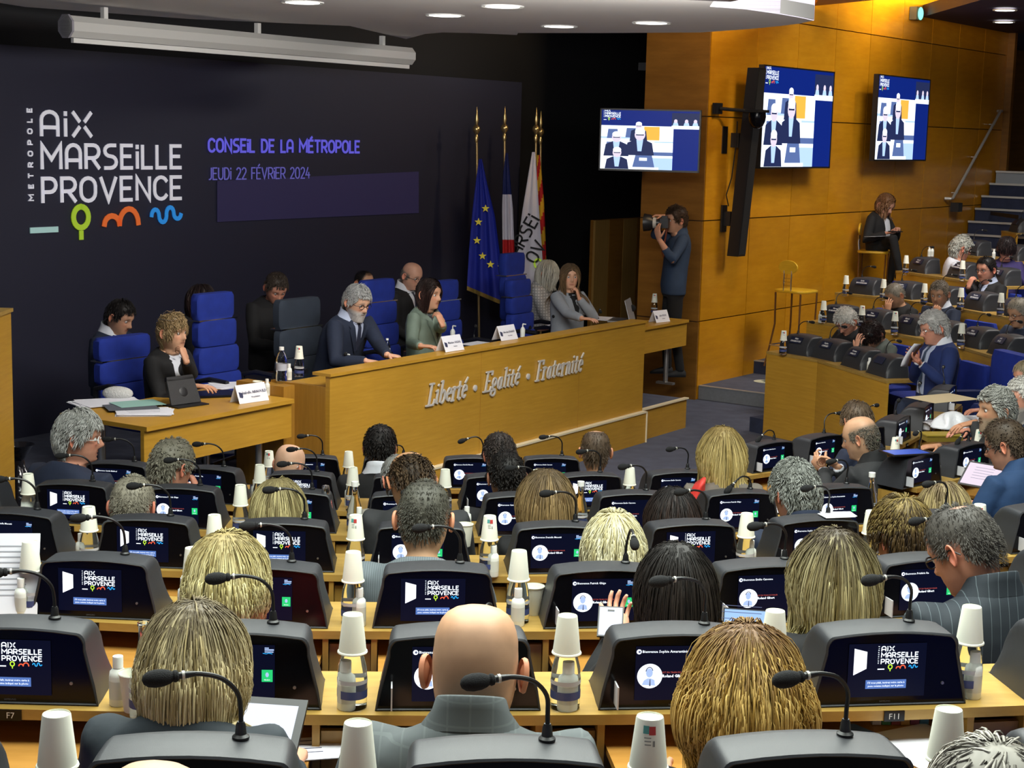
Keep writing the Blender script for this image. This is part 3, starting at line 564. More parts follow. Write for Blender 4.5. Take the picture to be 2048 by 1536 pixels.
w_wr = wood('writing_veneer', (.40, .185, .035), (.50, .245, .055), .33, (1.2, 9, 9), 4.0, .12)
ROWN = {7: 'nearest row', 6: 'second nearest row', 5: 'third nearest row', 4: 'fourth nearest row', 3: 'third row from the bench', 2: 'second row from the bench', 1: 'row next to the bench'}
TZ = lambda k: .95+.153*(k-1)
DESK = lambda k: .76+.153*(k-1)
FLO = lambda k: .153*(k-1)
A_ = 'A'
TR = {7: [(-125, 1465, 1), (481.6, 1474, 0), (1094, 1478, 2), (1690, 1468, 4), (2290, 1450, 3)],
 6: [(-330, 1222, 1), (109.6, 1235, A_), (546.4, 1244, 3), (977, 1248, 2, 'd', .9), (1408.6, 1246, 0), (1818, 1241, A_), (2225, 1229, 1)],
 5: [(-85, 1096, 2), (250, 1107, A_), (583.3, 1122, 4), (920, 1124, A_), (1251, 1124, 5, 'h', 1.15), (1569, 1116, 2), (1880, 1104, 3), (2180, 1088, 1)],
 4: [(-190, 1003, 1), (75, 1017.5, 4), (341, 1030, A_), (609, 1037, A_), (880, 1041, 2), (1150.6, 1041.6, 4), (1411, 1037, A_), (1656, 1028, 0), (1891, 1018, A_), (2110, 1004, 3)],
 3: [(-30, 951, 2), (185, 961, A_), (400, 969.5, 5), (624, 977, 1), (848, 982, 3, 'd', 0), (1070, 983, 1), (1291.6, 979, 2), (1500, 976.5, 5, 'd', 0), (1693, 966, 0)],
 2: [(269, 922, 1), (447.6, 932, 3), (634, 941.6, A_), (838, 945, 3, 'h', .3), (1018, 945, 1, 'd', .2), (1200, 943, A_), (1375, 937, 2)],
 1: [(645, 909, 0), (807, 909, 1, 'd', .2), (966, 910, 4, 'h', 0), (1123.7, 910, 2)],
 'K': [(1548, 878, 2, 'd', -.4), (1648, 865, 3, 'n', 2.6), (1735, 850, 1, 'n', 2.8), (1791, 828, 0), (1840, 803, 4, 'n', 3.0), (1888, 768, 1, 'n', 3.0)],
 'L': [(1838, 900, 5), (1937, 881, 3, 'd', -.3)]}
SIDE = {'K': 'right front section next to the bench', 'L': 'right section behind the front desks'}
LET = {7: ('G', 8), 6: ('F', 6), 5: ('E', 5), 4: ('D', 5), 3: ('C', 5), 2: ('B', 6), 1: ('A', 8), 'K': ('A', 15), 'L': ('B', 17)}
FR = {}
vis_lo = {7: 0, 6: 1, 5: 1, 4: 1, 3: 0, 2: 0, 1: 0, 'K': 0, 'L': 0}
for k, lst in TR.items():
    kk = k if isinstance(k, int) else {'K': 1, 'L': 2}[k]; fr = frames([(p[0], p[1]) for p in lst], TZ(kk)); FR[k] = fr
    where = ROWN.get(k) or SIDE[k]
    row_desk(fr, DESK(kk), FLO(kk), f'curved oak desk carrying the consoles of the {where}', letters=LET[k], ends=(.30, .30) if k != 'L' else (.1, .3))
    for i, p in enumerate(lst):
        sc = SM_A if p[2] == 'A' else SM_B[p[2]]; o, ang, t, n_ = fr[i]
        what = 'showing the logo' if p[2] == 'A' else 'showing a portrait circle'
        console((*o, DESK(kk)), ang, f'console {what}, {ORD[i]} from left, {where}', sc, p[3] if len(p) > 3 else 'n', p[4] if len(p) > 4 else 0, card=p[2] != 'A', group='consoles of the '+where)
# tiers of the hall floor, stepping up towards the camera
for k in range(1, 8):
    fr = FR[k]; P = [f[0]+f[3]*.30 for f in fr]; P = [P[0]-fr[0][2]*2.2-fr[0][3]*.3]+P+[P[-1]+fr[-1][2]*(2.2 if k > 2 else .45)+fr[-1][3]*(.6 if k > 2 else 0)]
    if k > 1: b = MB(); b.prism(P+[(P[-1][0]+(3 if k > 2 else 0), P[-1][1]), (9 if k > 2 else P[-1][0], -1.5), (-7, -1.5), (-7, P[0][1])] if k > 2 else P+[(P[-1][0], -1.5), (-7, -1.5), (-7, P[0][1])], FLO(k)-.151, FLO(k)-.001); struct('floor_tier', b, carpet)
# ---- right wing rows, seen from behind the consoles
WZ = lambda j: 1.03+.17*(j-1)
WR = {1: ([(1596, 667), (1660, 676.6), (1720, 692), (1772, 706)], [('Gaby', 'CHARROUX'), ('Sophie', 'CAMARD'), ('Christian', 'AMIRATY'), ('', '')]),
 2: ([(1672, 608), (1747, 617), (1820, 628), (1888, 640), (1955, 652), (2014, 667)], [('Vincent', 'KORNPROBST'), ('Yves', 'MESNARD'), ('Gérard', 'AZIBI'), ('', ''), ('Maïté', 'ROLLANDIN'), ('Joël', 'RUIZ')]),
 3: ([(1724, 553.5), (1804, 561), (1884, 571), (1958, 582), (2032, 594)], [('Linda', 'BOUCHICHA'), ('Nadine', 'CARDAT'), ('', ''), ('Nassera', 'BENMARNIA'), ('Eric', 'LE')]),
 4: ([(1843, 513), (1923, 523), (2003, 534)], [('Gérard', 'FRAU'), ('Magali', 'GIOVANNANGELI'), ('Samia', 'GHALI')]),
 5: ([(1948, 479), (2028, 488)], [('Florian', 'SALAZAR-MARTIN'), ('Danielle', 'MILON')]),
 6: ([(2042, 437)], [('', '')])}
WROW = {1: 'lowest right bench', 2: 'second right bench', 3: 'third right bench', 4: 'fourth right bench', 5: 'fifth right bench', 6: 'topmost right bench'}
WF = {}
for j, (pix, names) in WR.items():
    if len(pix) == 1: pix2 = pix+[(2110, 447)]
    else: pix2 = pix
    fr = frames(pix2, WZ(j), True)[:len(pix)]; WF[j] = fr; fl = .153+.17*(j-1) if j > 1 else 0
    row_desk(fr, WZ(j)-.19, fl if j > 1 else 0.0, f'curved oak bench desk of the {WROW[j]}', seats=False, ends=(.30, .30), panel_m=w_pod)
    for i, (o, ang, t, n_) in enumerate(fr):
        nm = names[i]; console((*o, WZ(j)-.19), ang, f'console seen from behind, {ORD[i]} from left, {WROW[j]}', SM_B[i % 5], 'n', .2*((i*7+j) % 3-1), plate=nm if nm[0] else (), group='consoles of the '+WROW[j])
    # tier slab under the seats of this bench
    P = [f[0]+f[3]*.26 for f in fr][::1]; P = [P[0]+fr[0][2]*.5]+P+[P[-1]-fr[-1][2]*2.2]; Q = [p-f[3]*3.2 for p, f in zip(P, [fr[0]]+fr+[fr[-1]])]
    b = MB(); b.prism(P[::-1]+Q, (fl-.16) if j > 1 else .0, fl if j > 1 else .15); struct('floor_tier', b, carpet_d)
# ---- cups, bottles, gel
cup_m = mat('paper_cup', (.86, .86, .74), .6); gel_m = mat('translucent_plastic', (.84, .86, .80), .3); capw = mat('white_cap', (.88, .88, .84), .4)
b = MB(); b.lathe([(.0355, 0), (.0365, .002), (.0355, .005), (.0335, .006), (.0240, .093), (.0232, .095), (.0232, .092), (.0001, .092)], 22, cap=(0, 0)); cup_me = b.mesh('cup_wall', cup_m)
cup_in = MB().lathe([(.0330, .004), (.0230, .091)], 22, cap=(0, 0)).mesh('inner_wall', cup_m)
def printme():
    b = MB(); r_ = lambda z: .0335-(.0335-.0240)*(z-.006)/.087+.0005
    def patch(a0, a1, z0_, z1_, mi, n=4):
        v = []; 
        for z in (z0_, z1_): v += [(r_(z)*math.sin(a0+(a1-a0)*i/n), -r_(z)*math.cos(a0+(a1-a0)*i/n), z) for i in range(n+1)]
        b.add(v, [(i, i+1, i+n+2, i+n+1) for i in range(n)], mi)
    patch(-.42, -.02, .072, .086, 0); patch(-.02, .42, .070, .085, 1)
    for q in range(3): patch(-.32+.03*q, .12, .064-.006*q, .066-.006*q, 2)
    patch(.22, .36, .050, .060, 2)
    return b.mesh('print', [mat('teal_print', (.10, .38, .36), .6), mat('red_print', (.55, .05, .05), .6), mat('grey_print', (.3, .32, .3), .6)], False)
print_me = printme()
gel_b = MB().lathe([(.0200, 0), (.0215, .004), (.0215, .072), (.0195, .084), (.0115, .092), (.0105, .096)], 20).mesh('body', gel_m)
gel_l = MB().lathe([(.0217, .018), (.0217, .062)], 20, cap=(0, 0)).mesh('liquid_band', mat('cloudy_gel', (.66, .67, .60), .4)); gel_c = MB().lathe([(.0125, .093), (.0125, .118), (.0120, .121), (.0001, .121)], 18, cap=(0, 0)).mesh('cap', capw)
bot_b = MB().lathe([(.030, 0), (.036, .003), (.0365, .075), (.034, .105), (.024, .142), (.0150, .172), (.0130, .20), (.0130, .222), (.0155, .224), (.0155, .231), (.0001, .232)], 20, cap=(1, 0)).mesh('glass_body', glass)
bot_l = MB().lathe([(.0368, .030), (.0368, .050)], 20, cap=(0, 0)).mesh('label_band', mat('blue_label', (.05, .07, .20), .5)); bot_l2 = MB().lathe([(.0369, .066), (.0369, .076)], 20, cap=(0, 0)).mesh('frost_print', mat('frosted_print', (.5, .5, .52), .6))
bot_c = MB().lathe([(.0165, .212), (.0165, .234), (.001, .235)], 16, cap=(0, 0)).mesh('cap', capw)
def cup(p, label, up=False, pr=False, group='paper cups'):
    r = thing('paper_cup', label, 'cup', tuple(p), random.uniform(-.25, .25) if pr else 0, group); lk(cup_me, 'cup_wall', r, (0, 0, .095) if up else (0, 0, 0), (math.pi, 0, 0) if up else (0, 0, 0))
    if up: lk(cup_in, 'inner_wall', r, (0, 0, .095), (math.pi, 0, 0))
    if pr: lk(print_me, 'print', r)
    return r
def bottle(p, label, capped=False, group='glass water bottles'):
    r = thing('glass_bottle', label, 'bottle', tuple(p), 0, group); lk(bot_b, 'glass_body', r); lk(bot_l, 'label_band', r); lk(bot_l2, 'frost_print', r)
    if capped: lk(bot_c, 'cap', r)
    return r
def gel(p, label, group='hand gel bottles', s=1):
    r = thing('gel_bottle', label, 'bottle', tuple(p), 0, group); r.scale = (s, s, s); lk(gel_b, 'body', r); lk(gel_l, 'liquid_band', r); lk(gel_c, 'cap', r); return r
# (x, rim y, print) of cups standing upside down on a bottle; gel (x, base y); upright cups (x, base y)
SETS = {7: dict(c=[(115, 1534, 0), (715, 1552, 0), (1296, 1537, 1), (1891, 1520, 0)]),
 6: dict(c=[(289, 1322, 0), (705, 1305, 0), (1133, 1307, 0), (1547, 1296, 0), (1939, 1286, 0)], g=[(237, 1409), (692, 1417), (1134, 1419), (1944, 1395)], u=[(268, 1421)]),
 5: dict(c=[(61, 1142, 0), (386, 1155, 0), (706, 1163, 0), (1037, 1160, 0)], g=[(44, 1231), (369, 1230), (718, 1251), (1035, 1251)], u=[(1066, 1228)]),
 4: dict(c=[(178, 1062, 0), (429, 1079, 0), (711, 1079, 1), (978.6, 1080, 1), (1492, 1074, 0), (1741, 1068, 0), (1957, 1054, 1)], g=[(163, 1128), (986, 1152), (1500, 1140)], u=[(465, 1112), (929, 1092), (1761, 1085)]),
 3: dict(c=[(57, 988, 0), (481, 1011, 0)], g=[(54, 1042), (933, 1064), (718, 1066)], b=[(709, 1062), (1159, 1060), (1739, 1038)]),
 2: dict(c=[(519.6, 965, 0), (705.5, 970, 0), (890, 974, 0), (1074, 975, 1), (1259, 970, 0)], g=[(510, 1004), (697, 1012), (1262, 1008)]),
 1: dict(c=[(538, 933, 1), (697, 934, 0)], g=[(863, 970)])}
for k, d in SETS.items():
    zd = DESK(k); rn = ROWN[k]
    for i, (x, y, pr) in enumerate(d.get('c', ())):
        p = at_z(x, y, zd+.137+.0005); tops = 'printed ' if pr else ''
        if (k, x) == (6, 289): bottle((p[0], p[1], zd), f'glass water bottle behind the blonde woman, leftmost of the {rn}'); continue
        cup((p[0], p[1], zd+.138), f'upturned {tops}paper cup on a bottle, {ORD[i]} from left in {rn}', pr=bool(pr), group='upturned cups of the '+rn)
        bottle((p[0], p[1], zd), f'glass water bottle under a paper cup, {ORD[i]} from left in {rn}', group='bottles of the '+rn)
    for i, (x, y) in enumerate(d.get('g', ())): gel(at_z(x, y, zd), f'small white gel bottle on the desk, {ORD[i]} from left in {rn}', group='gel bottles of the '+rn)
    for i, (x, y) in enumerate(d.get('u', ())): cup(at_z(x, y, zd), f'upright empty white paper cup, {ORD[i]} from left in {rn}', up=True, group='upright cups of the '+rn)
    for i, (x, y) in enumerate(d.get('b', ())): bottle(at_z(x, y, zd), f'capped glass water bottle, {ORD[i]} from left in {rn}', True, group='capped bottles of the '+rn)
WS = {1: [(1567, 681, 1, 0)], 2: [(1647, 620, 0, 1), (1724, 630, 1, 0), (1790, 642, 1, 0), (1923, 667, 0, 0)], 3: [(1692, 568, 0, 0), (1767, 576, 0, 0), (1849, 585, 0, 0), (1922, 594, 0, 0), (2002, 605, 0, 0)],
      4: [(1812, 527, 0, 0), (1925, 538, 0, 0)], 5: [(2020, 457, 0, 0)]}
for j, l in WS.items():
    zd = WZ(j)-.19
    for i, (x, y, pr, g_) in enumerate(l):
        p = at_z(x, y, zd+.137); cup((p[0], p[1], zd+.138), f'upturned white paper cup on a bottle, {ORD[i]} from left, {WROW[j]}', pr=bool(pr), group='upturned cups of the '+WROW[j]); bottle((p[0], p[1], zd), f'glass bottle under a cup, {ORD[i]} from left, {WROW[j]}', group='bottles of the '+WROW[j])
for x, y, j, lb in ((1640, 645, 2, 'white gel bottle at the left end of the second right bench'), (1693, 722, 1, 'white gel bottle between second and third console, lowest right bench'), (1738, 742, 1, 'white gel bottle between third and last console, lowest right bench'), (1987, 518, 5, 'white gel bottle before the woman in purple'), (1858, 513, 5, 'left of two small white cups below the far stairs'), (1864, 513, 5, 'right of two small white cups below the far stairs'), (1892, 552, 4, 'white gel bottle between the first consoles of fourth right bench')):
    gel(at_z(x, y, WZ(j)-.19), lb, s=1.0)
rb = thing('steel_flask', 'red patterned steel flask with a silver cap beside the console', 'flask', tuple(at_z(651, 1062, DESK(3))))
red_p = mat('red_floral', (.55, .02, .03), .35); N_ = red_p.node_tree.nodes; L_ = red_p.node_tree.links
vt = N_.new('ShaderNodeTexVoronoi'); vt.feature = 'DISTANCE_TO_EDGE'; vt.inputs['Scale'].default_value = 95; tc = N_.new('ShaderNodeTexCoord'); L_.new(tc.outputs['Object'], vt.inputs['Vector'])
cr = N_.new('ShaderNodeMapRange'); cr.inputs['From Min'].default_value = .06; cr.inputs['From Max'].default_value = .12; L_.new(vt.outputs['Distance'], cr.inputs['Value'])
mx = N_.new('ShaderNodeMix'); mx.data_type = 'RGBA'; mx.inputs[6].default_value = (.75, .55, .5, 1); mx.inputs[7].default_value = (.5, .01, .02, 1); L_.new(cr.outputs[0], mx.inputs[0]); L_.new(mx.outputs[2], N_['Principled BSDF'].inputs['Base Color'])
MB().lathe([(.030, 0), (.034, .004), (.0345, .06), (.034, .10), (.028, .14), (.0185, .172)], 24).obj('body', red_p, rb); MB().lathe([(.019, .172), (.0205, .176), (.0185, .205), (.016, .215), (.001, .219)], 24).obj('cap', chrome, rb)
# ================================================================== PEOPLE
skin_m = mat('skin', (.5, .3, .2), .48, attr=True, noise=(22, .07), spec=.35)
hair_m = mat('hair', (.1, .1, .1), .5, attr=True, spec=.25)
eye_w = mat('eye_white', (.60, .57, .54), .25); eye_d = mat('eye_dark', (.02, .012, .008), .2)
blue_f = mat('blue_upholstery', (.006, .025, .26), .85, bump=(500, .25), noise=(14, .12)); blue_w = mat('navy_upholstery', (.006, .016, .10), .85, bump=(500, .25))
def R3(yaw, pitch=0, roll=0):
    """head/torso frame in the room: columns = right, front, up; yaw 0 looks away from the camera (+Y), clockwise positive; pitch>0 looks down; roll>0 tips to own right"""
    cy, sy, cp, sp, cr, sr = math.cos(yaw), math.sin(yaw), math.cos(pitch), math.sin(pitch), math.cos(roll), math.sin(roll)
    Y = np.array(((cy, sy, 0), (-sy, cy, 0), (0, 0, 1.0))); P = np.array(((1, 0, 0), (0, cp, sp), (0, -sp, cp))); Q = np.array(((cr, 0, sr), (0, 1, 0), (-sr, 0, cr)))
    return Y @ P @ Q
# --- head surface: rings of (z, half width, front, back)
HR = np.array([(.126, .004, .004, .004), (.1235, .022, .022, .026), (.118, .040, .038, .046), (.108, .054, .055, .064), (.094, .0635, .069, .078), (.078, .069, .080, .088), (.060, .0728, .088, .094), (.044, .0735, .0925, .096), (.030, .0745, .0945, .0965),
 (.018, .0748, .0925, .096), (.008, .0745, .0905, .0945), (-.002, .0740, .0895, .092), (-.012, .0733, .089, .089), (-.022, .0722, .0885, .085), (-.032, .0708, .0885, .0805), (-.042, .0690, .0885, .076), (-.051, .0670, .0885, .072), (-.059, .0648, .0885, .069), (-.067, .062, .088, .0665),
 (-.075, .0585, .087, .0645), (-.084, .0545, .0865, .063), (-.094, .0500, .0855, .062), (-.103, .046, .080, .0615), (-.110, .0460, .066, .0615), (-.117, .0505, .048, .0615), (-.130, .0525, .042, .062), (-.148, .054, .040, .064)])
HR[:, 0] *= np.where(HR[:, 0] > 0, .93, 1); HR[:, 1] *= 1.02
NA = 50
_t = np.arange(NA)*2*math.pi/NA; AZ = _t-.50*np.sin(_t)                         # 0 = front, grows to own right
def ss(a, b, x): t = np.clip((x-a)/(b-a), 0, 1); return t*t*(3-2*t)
def head_grid(nose=1.0, jaw=1.0):
    z = np.repeat(HR[:, 0], NA).reshape(-1, NA); w = HR[:, 1:2]*np.where(HR[:, :1] < -.03, jaw, 1); f = HR[:, 2:3]; bk = HR[:, 3:4]
    s, c = np.sin(AZ)[None], np.cos(AZ)[None]; e = .86
    x = w*np.sign(s)*np.abs(s)**e; y = np.where(c > 0, f, bk)*np.sign(c)*np.abs(c)**.92
    fr = ss(.0, .6, c)                                    # front weight
    g = lambda x0, z0, sx, sz: np.exp(-((x-x0)/sx)**2-((z-z0)/sz)**2)
    dy = nose*(.027*g(0, -.028, .0115, .014)+.013*g(0, -.010, .0095, .016)+.006*g(0, .008, .009, .014)+.008*(g(.012, -.034, .007, .008)+g(-.012, -.034, .007, .008)))
    dy += -.0125*(g(.031, .004, .016, .011)+g(-.031, .004, .016, .011))+.0045*(g(.030, .024, .022, .008)+g(-.030, .024, .022, .008))
    dy += .0045*g(0, -.060, .020, .0045)+.0052*g(0, -.072, .018, .0050)-.0045*g(0, -.066, .026, .0028)-.0045*g(0, -.082, .024, .005)+.006*g(0, -.096, .018, .010)-.003*g(0, -.050, .008, .006)
    dy += .004*(g(.043, -.022, .016, .014)+g(-.043, -.022, .016, .014))
    return np.stack((x, y+dy*fr, z), -1)
def hairline(az_deg, z, front=.070, nape=-.072, temple=.020):
    """>0 where hair grows; az 0 front .. 180 back"""
    a = np.abs(az_deg); zl = np.interp(a, [0, 35, 52, 66, 78, 88, 96, 106, 118, 135, 180], [front, front, front-.02, temple, -.012, -.015, .026, .02, -.03, nape+.01, nape])
    return z-zl
def scalp(style):
    a = np.degrees(np.where(AZ > math.pi, AZ-2*math.pi, AZ))[None]+0*HR[:, :1]; z = HR[:, :1]+0*a
    m = hairline(a, z, **style.get('line', {}))
    if style.get('bald_top'):                              # bare crown
        h = style['bald_top']; lim = np.interp(np.abs(a), [0, 70, 110, 180], [-1, h-.01, h, h+.012]); m = np.minimum(m, lim-z)
    if style.get('patch'):                                 # bare spot towards the back of the crown
        g = head_grid(); px, py, pz, pr = style['patch']; d = np.sqrt((g[..., 0]-px)**2+(g[..., 1]-py)**2+(g[..., 2]-pz)**2); m = np.minimum(m, d-pr)
    return m
def ear(b, side, M3, T):
    """shell-like ear: rim, hollow, lobe"""
    n, k = 16, 5; vs = []
    rr = [0, .35, .62, .82, .95, 1.0, .92]; hh = [-.004, -.004, .000, .005, .006, .002, -.004]
    for r_, h_ in zip(rr, hh):
        for i in range(n):
            t = 2*math.pi*i/n; lob = 1+.12*math.cos(t-math.pi/2); vs.append((r_*.0175*math.cos(t)*lob*(.8 if math.sin(t) < -.5 else 1), r_*.032*math.sin(t), h_))
    vs = np.array(vs); 
    th = math.radians(24)                                   # stands off the head
    P = np.stack((side*(.071+vs[:, 2]*math.cos(th)+.010+(-vs[:, 0]+.012)*math.sin(th)), -.012+vs[:, 0]*math.cos(th)*1.0, -.006+vs[:, 1]), 1)
    F_ = [(a*n+i, a*n+(i+1) % n, (a+1)*n+(i+1) % n, (a+1)*n+i) for a in range(len(rr)-1) for i in range(n)]
    if side < 0: F_ = [f[::-1] for f in F_]
    b.add(P @ M3.T+T, F_, 0); return len(vs)
def ellip(c, R, F3, rx, ry, ryb, n=24, e=.85, tilt=0):
    a = AZ if n == NA else np.arange(n)*2*math.pi/n; s, co = np.sin(a), np.cos(a)
    yy = np.where(co > 0, ry, ryb)*np.sign(co)*np.abs(co)**e
    return np.array(c)+np.outer(rx*np.sign(s)*np.abs(s)**e, R)+np.outer(yy, F3)-np.outer(yy*tilt, (0, 0, 1.0))
def ik(a, t, l1, l2, pole):
    d = t-a; L_ = np.linalg.norm(d); L_ = min(L_, (l1+l2)*.985); u = d/np.linalg.norm(d); t = a+u*L_
    x = (l1*l1-l2*l2+L_*L_)/(2*L_); h = math.sqrt(max(l1*l1-x*x, 0)); p = pole-u*np.dot(pole, u); p /= np.linalg.norm(p)+1e-9
    return a+u*x+p*h, t
def hand(b, w, d, nrm_, curl=.5, spread=.10, k=1.0, thumb=1, mi=0, side=1):
    """palm + five fingers. w wrist, d direction of the fingers, nrm_ direction the palm faces; thumb leaves on the `side` edge"""
    d = nrm(d); p = nrm(nrm_-d*np.dot(nrm_, d)); s = np.cross(d, p)*side
    n = 12; a = np.arange(n)*2*math.pi/n
    def rg(c, rx, ry): return c+np.outer(np.cos(a)*rx, s)+np.outer(np.sin(a)*ry, p)
    b.loft([rg(w-d*.02*k, .026*k, .020*k), rg(w, .027*k, .018*k), rg(w+d*.03*k, .036*k, .0155*k), rg(w+d*.065*k, .041*k, .0145*k), rg(w+d*.09*k, .040*k, .012*k), rg(w+d*.098*k, .034*k, .007*k)], mi)
    for i, (off, l_, r_) in enumerate(((.030, .92, .0086), (.010, 1.0, .0090), (-.010, .94, .0086), (-.029, .76, .0076))):
        q = w+d*(.088-.004*abs(i-1))*k+s*off*k; dd = nrm(d+s*spread*(off/.03)); pts = [q-dd*.012*k, q]; c_ = curl*(.75+.18*i)
        for j, sg in enumerate((.043, .027, .021)):
            ang = c_*(j+.7); v = nrm(dd*math.cos(ang)+p*math.sin(ang)); q = q+v*sg*l_*k; pts.append(q)
        b.tube(pts, np.array([r_, r_*1.02, r_*.98, r_*.9, r_*.62])*k, 7, mi)
    q = w+d*.022*k+s*.026*k; dd = nrm(d*.62+s*.75*thumb+p*.35)
    b.tube([q-dd*.01*k, q, q+dd*.036*k, q+(dd*.036+nrm(dd+d*.5+p*.4*curl)*.030)*k, q+(dd*.036+nrm(dd+d*.5+p*.4*curl)*.048)*k], np.array([.012, .0125, .0105, .0092, .006])*k, 7, mi)
def remesh(b, vox, it=4, name='tmp'):
    me = b.mesh(name, [], False); o = bpy.data.objects.new(name, me); C.objects.link(o)
    m_ = o.modifiers.new('r', 'REMESH'); m_.mode = 'VOXEL'; m_.voxel_size = vox; m2 = o.modifiers.new('s', 'SMOOTH'); m2.factor = .5; m2.iterations = it
    dg = bpy.context.evaluated_depsgraph_get(); dg.update(); r = bpy.data.meshes.new_from_object(o.evaluated_get(dg)); bpy.data.objects.remove(o)
    r.polygons.foreach_set('use_smooth', [True]*len(r.polygons)); return r
def locks(H, Rh, st, seed, N0, sc):
    """hair mesh: an under-layer that follows the skull and tapered locks that grow from it, comb back and fall"""
    rg = np.random.default_rng(seed); g = head_grid(); m = scalp(st); th = st.get('cap', .010)
    lift = th*ss(-.004, .022, m)*(1+.0*m); c0 = np.array((0, -.005, 0)); nrmv = g-c0; nrmv /= np.linalg.norm(nrmv, axis=2)[..., None]
    cap = g+nrmv*(lift-.003)[..., None]
    nz = rg.normal(0, st.get('rough', .0007), cap.shape[:2]); cap += nrmv*(nz*ss(0, .02, m))[..., None]
    K = 24; cap = cap[:K]; capf = [(a*NA+i, a*NA+(i+1) % NA, (a+1)*NA+(i+1) % NA, (a+1)*NA+i) for a in range(K-1) for i in range(NA) if max(m[a, i], m[a+1, i], m[a, (i+1) % NA]) > -.004]
    V = [cap.reshape(-1, 3) @ Rh.T+H]; Fc = [capf]; A, B_ = np.array(st['c1']), np.array(st['c2']); root = np.array(st.get('root', st['c1']))
    cc = np.tile((A*.5+B_*.5)*.95, (K*NA, 1)); zc = cap.reshape(-1, 3)[:, 2]; cc = cc*(1-ss(.06, .12, zc)[:, None])+root*.9*ss(.06, .12, zc)[:, None]; COL = [cc*rg.uniform(.8, 1.15, (K*NA, 1))]
    N = int(st.get('n', 500)*sc); S_ = st.get('steps', 6)
    if N > 0:
        w_ = (m[:K] > .002).astype(float)*np.cos(np.clip(HR[:K, :1]/.15, -1, 1)*1.2)*1.0; w_ *= (HR[:K, 1:2]+.012); fl = w_.ravel()/w_.sum()
        idx = rg.choice(K*NA, N, p=fl); jit = rg.normal(0, .004, (N, 3)); nv = nrmv[:K].reshape(-1, 3)[idx]; P = cap.reshape(-1, 3)[idx]+jit-nv*np.sum(jit*nv, 1)[:, None]+nv*rg.uniform(.0005, .0035, (N, 1))
        sw = np.array(st.get('whorl', (0, -.045, .115))); t = P-sw; t[:, 2] = np.minimum(t[:, 2], -.01); t -= nv*np.sum(t*nv, 1)[:, None]; t /= np.linalg.norm(t, axis=1)[:, None]+1e-6
        if st.get('part') is not None:                      # side or centre parting: hair leaves the line sideways and back
            sx = np.sign(P[:, 0]-st['part']); t = np.stack((sx*.9, np.where(P[:, 1] > .02, -.45, -.15), -.35+0*sx), 1); t -= nv*np.sum(t*nv, 1)[:, None]; t /= np.linalg.norm(t, axis=1)[:, None]
        if st.get('back'): t = t+np.array((0, -st['back'], .1)); t -= nv*np.sum(t*nv, 1)[:, None]; t /= np.linalg.norm(t, axis=1)[:, None]
        D = t+nv*st.get('puff', .25)+rg.normal(0, st.get('mess', .12), (N, 3)); L_ = st['len']*rg.uniform(.75, 1.08, N)
        if st.get('even'): L_ = np.clip((P[:, 2]-st['even'])*1.0+.045+np.abs(P[:, 0])*0, .03, None)*rg.uniform(.93, 1.04, N)
        Pw = P @ Rh.T; Dw = D @ Rh.T; g_ = st.get('grav', .25); path = [Pw.copy()]; step = (L_/S_)[:, None]; per = rg.normal(0, st.get('curl', 0), (N, 3)); lay = rg.uniform(.2, 1, N)
        vol = st.get('vol', 0)                         # neck base relative to the head centre
        for s_ in range(S_):
            Dw = Dw/np.linalg.norm(Dw, axis=1)[:, None]; Dw[:, 2] -= g_; rad = np.linalg.norm(((Pw @ Rh)-(0, -.002, 0))/np.array((.0755, .0965, .120)), axis=1); pull = np.clip((rad-1.10-.10*lay-th*9-vol*9)*3, 0, .9)*(Pw[:, 2] > -.10); Dw[:, :2] -= (Pw[:, :2]/(np.linalg.norm(Pw[:, :2], axis=1)[:, None]+1e-6))*pull[:, None]; per = -per if st.get('curl') and s_ % 2 else per; Dw += per+rg.normal(0, st.get('wild', .03), (N, 3)); Dw /= np.linalg.norm(Dw, axis=1)[:, None]
            Pw = Pw+Dw*step
            q = Pw @ Rh; ax = np.array((.0765, .0965, .119))+(.003+th*(.80+.45*lay))[:, None]+vol*np.array((1, .8, .3))*np.clip((.10-q[:, 2:3])/.16, 0, 1.3)*(.45+.75*lay[:, None]); r_ = np.linalg.norm((q-(0, -.002, 0))/ax, axis=1); ins = r_ < 1
            q2 = (q-(0, -.002, 0))/np.where(ins, r_, 1)[:, None]+(0, -.002, 0); Pw = np.where(ins[:, None], q2 @ Rh.T, Pw)
            if st['kind'] in ('short', 'crop', 'horseshoe'):
                q = Pw @ Rh; r2 = np.linalg.norm((q-(0, -.002, 0))/ax, axis=1); mx_ = 1.0+(.02+.10*st.get('mess', .1))*lay; o2 = r2 > mx_; q2 = (q-(0, -.002, 0))*np.where(o2, mx_/r2, 1)[:, None]+(0, -.002, 0); Pw = np.where(o2[:, None], q2 @ Rh.T, Pw)
            # neck and shoulders
            low = Pw[:, 2] < -.11; rr = np.hypot(Pw[:, 0], Pw[:, 1]); lim = .066+lay*.012; f = np.where(low & (rr < lim), lim/np.maximum(rr, 1e-4), 1); Pw[:, 0] *= f; Pw[:, 1] *= f
            q = (Pw-st['sh'])/np.array((.215, .125, .150))/(1+.04*lay)[:, None]; q[:, :2] = (q[:, :2] @ np.array(((math.cos(st['byaw']), -math.sin(st['byaw'])), (math.sin(st['byaw']), math.cos(st['byaw']))))) ; r_ = np.linalg.norm(q, axis=1); f = np.where(r_ < 1, 1/np.maximum(r_, .3), 1)
            Pw = st['sh']+(Pw-st['sh'])*f[:, None]
            path.append(Pw.copy())
        path = np.stack(path, 1)                            # N,S+1,3
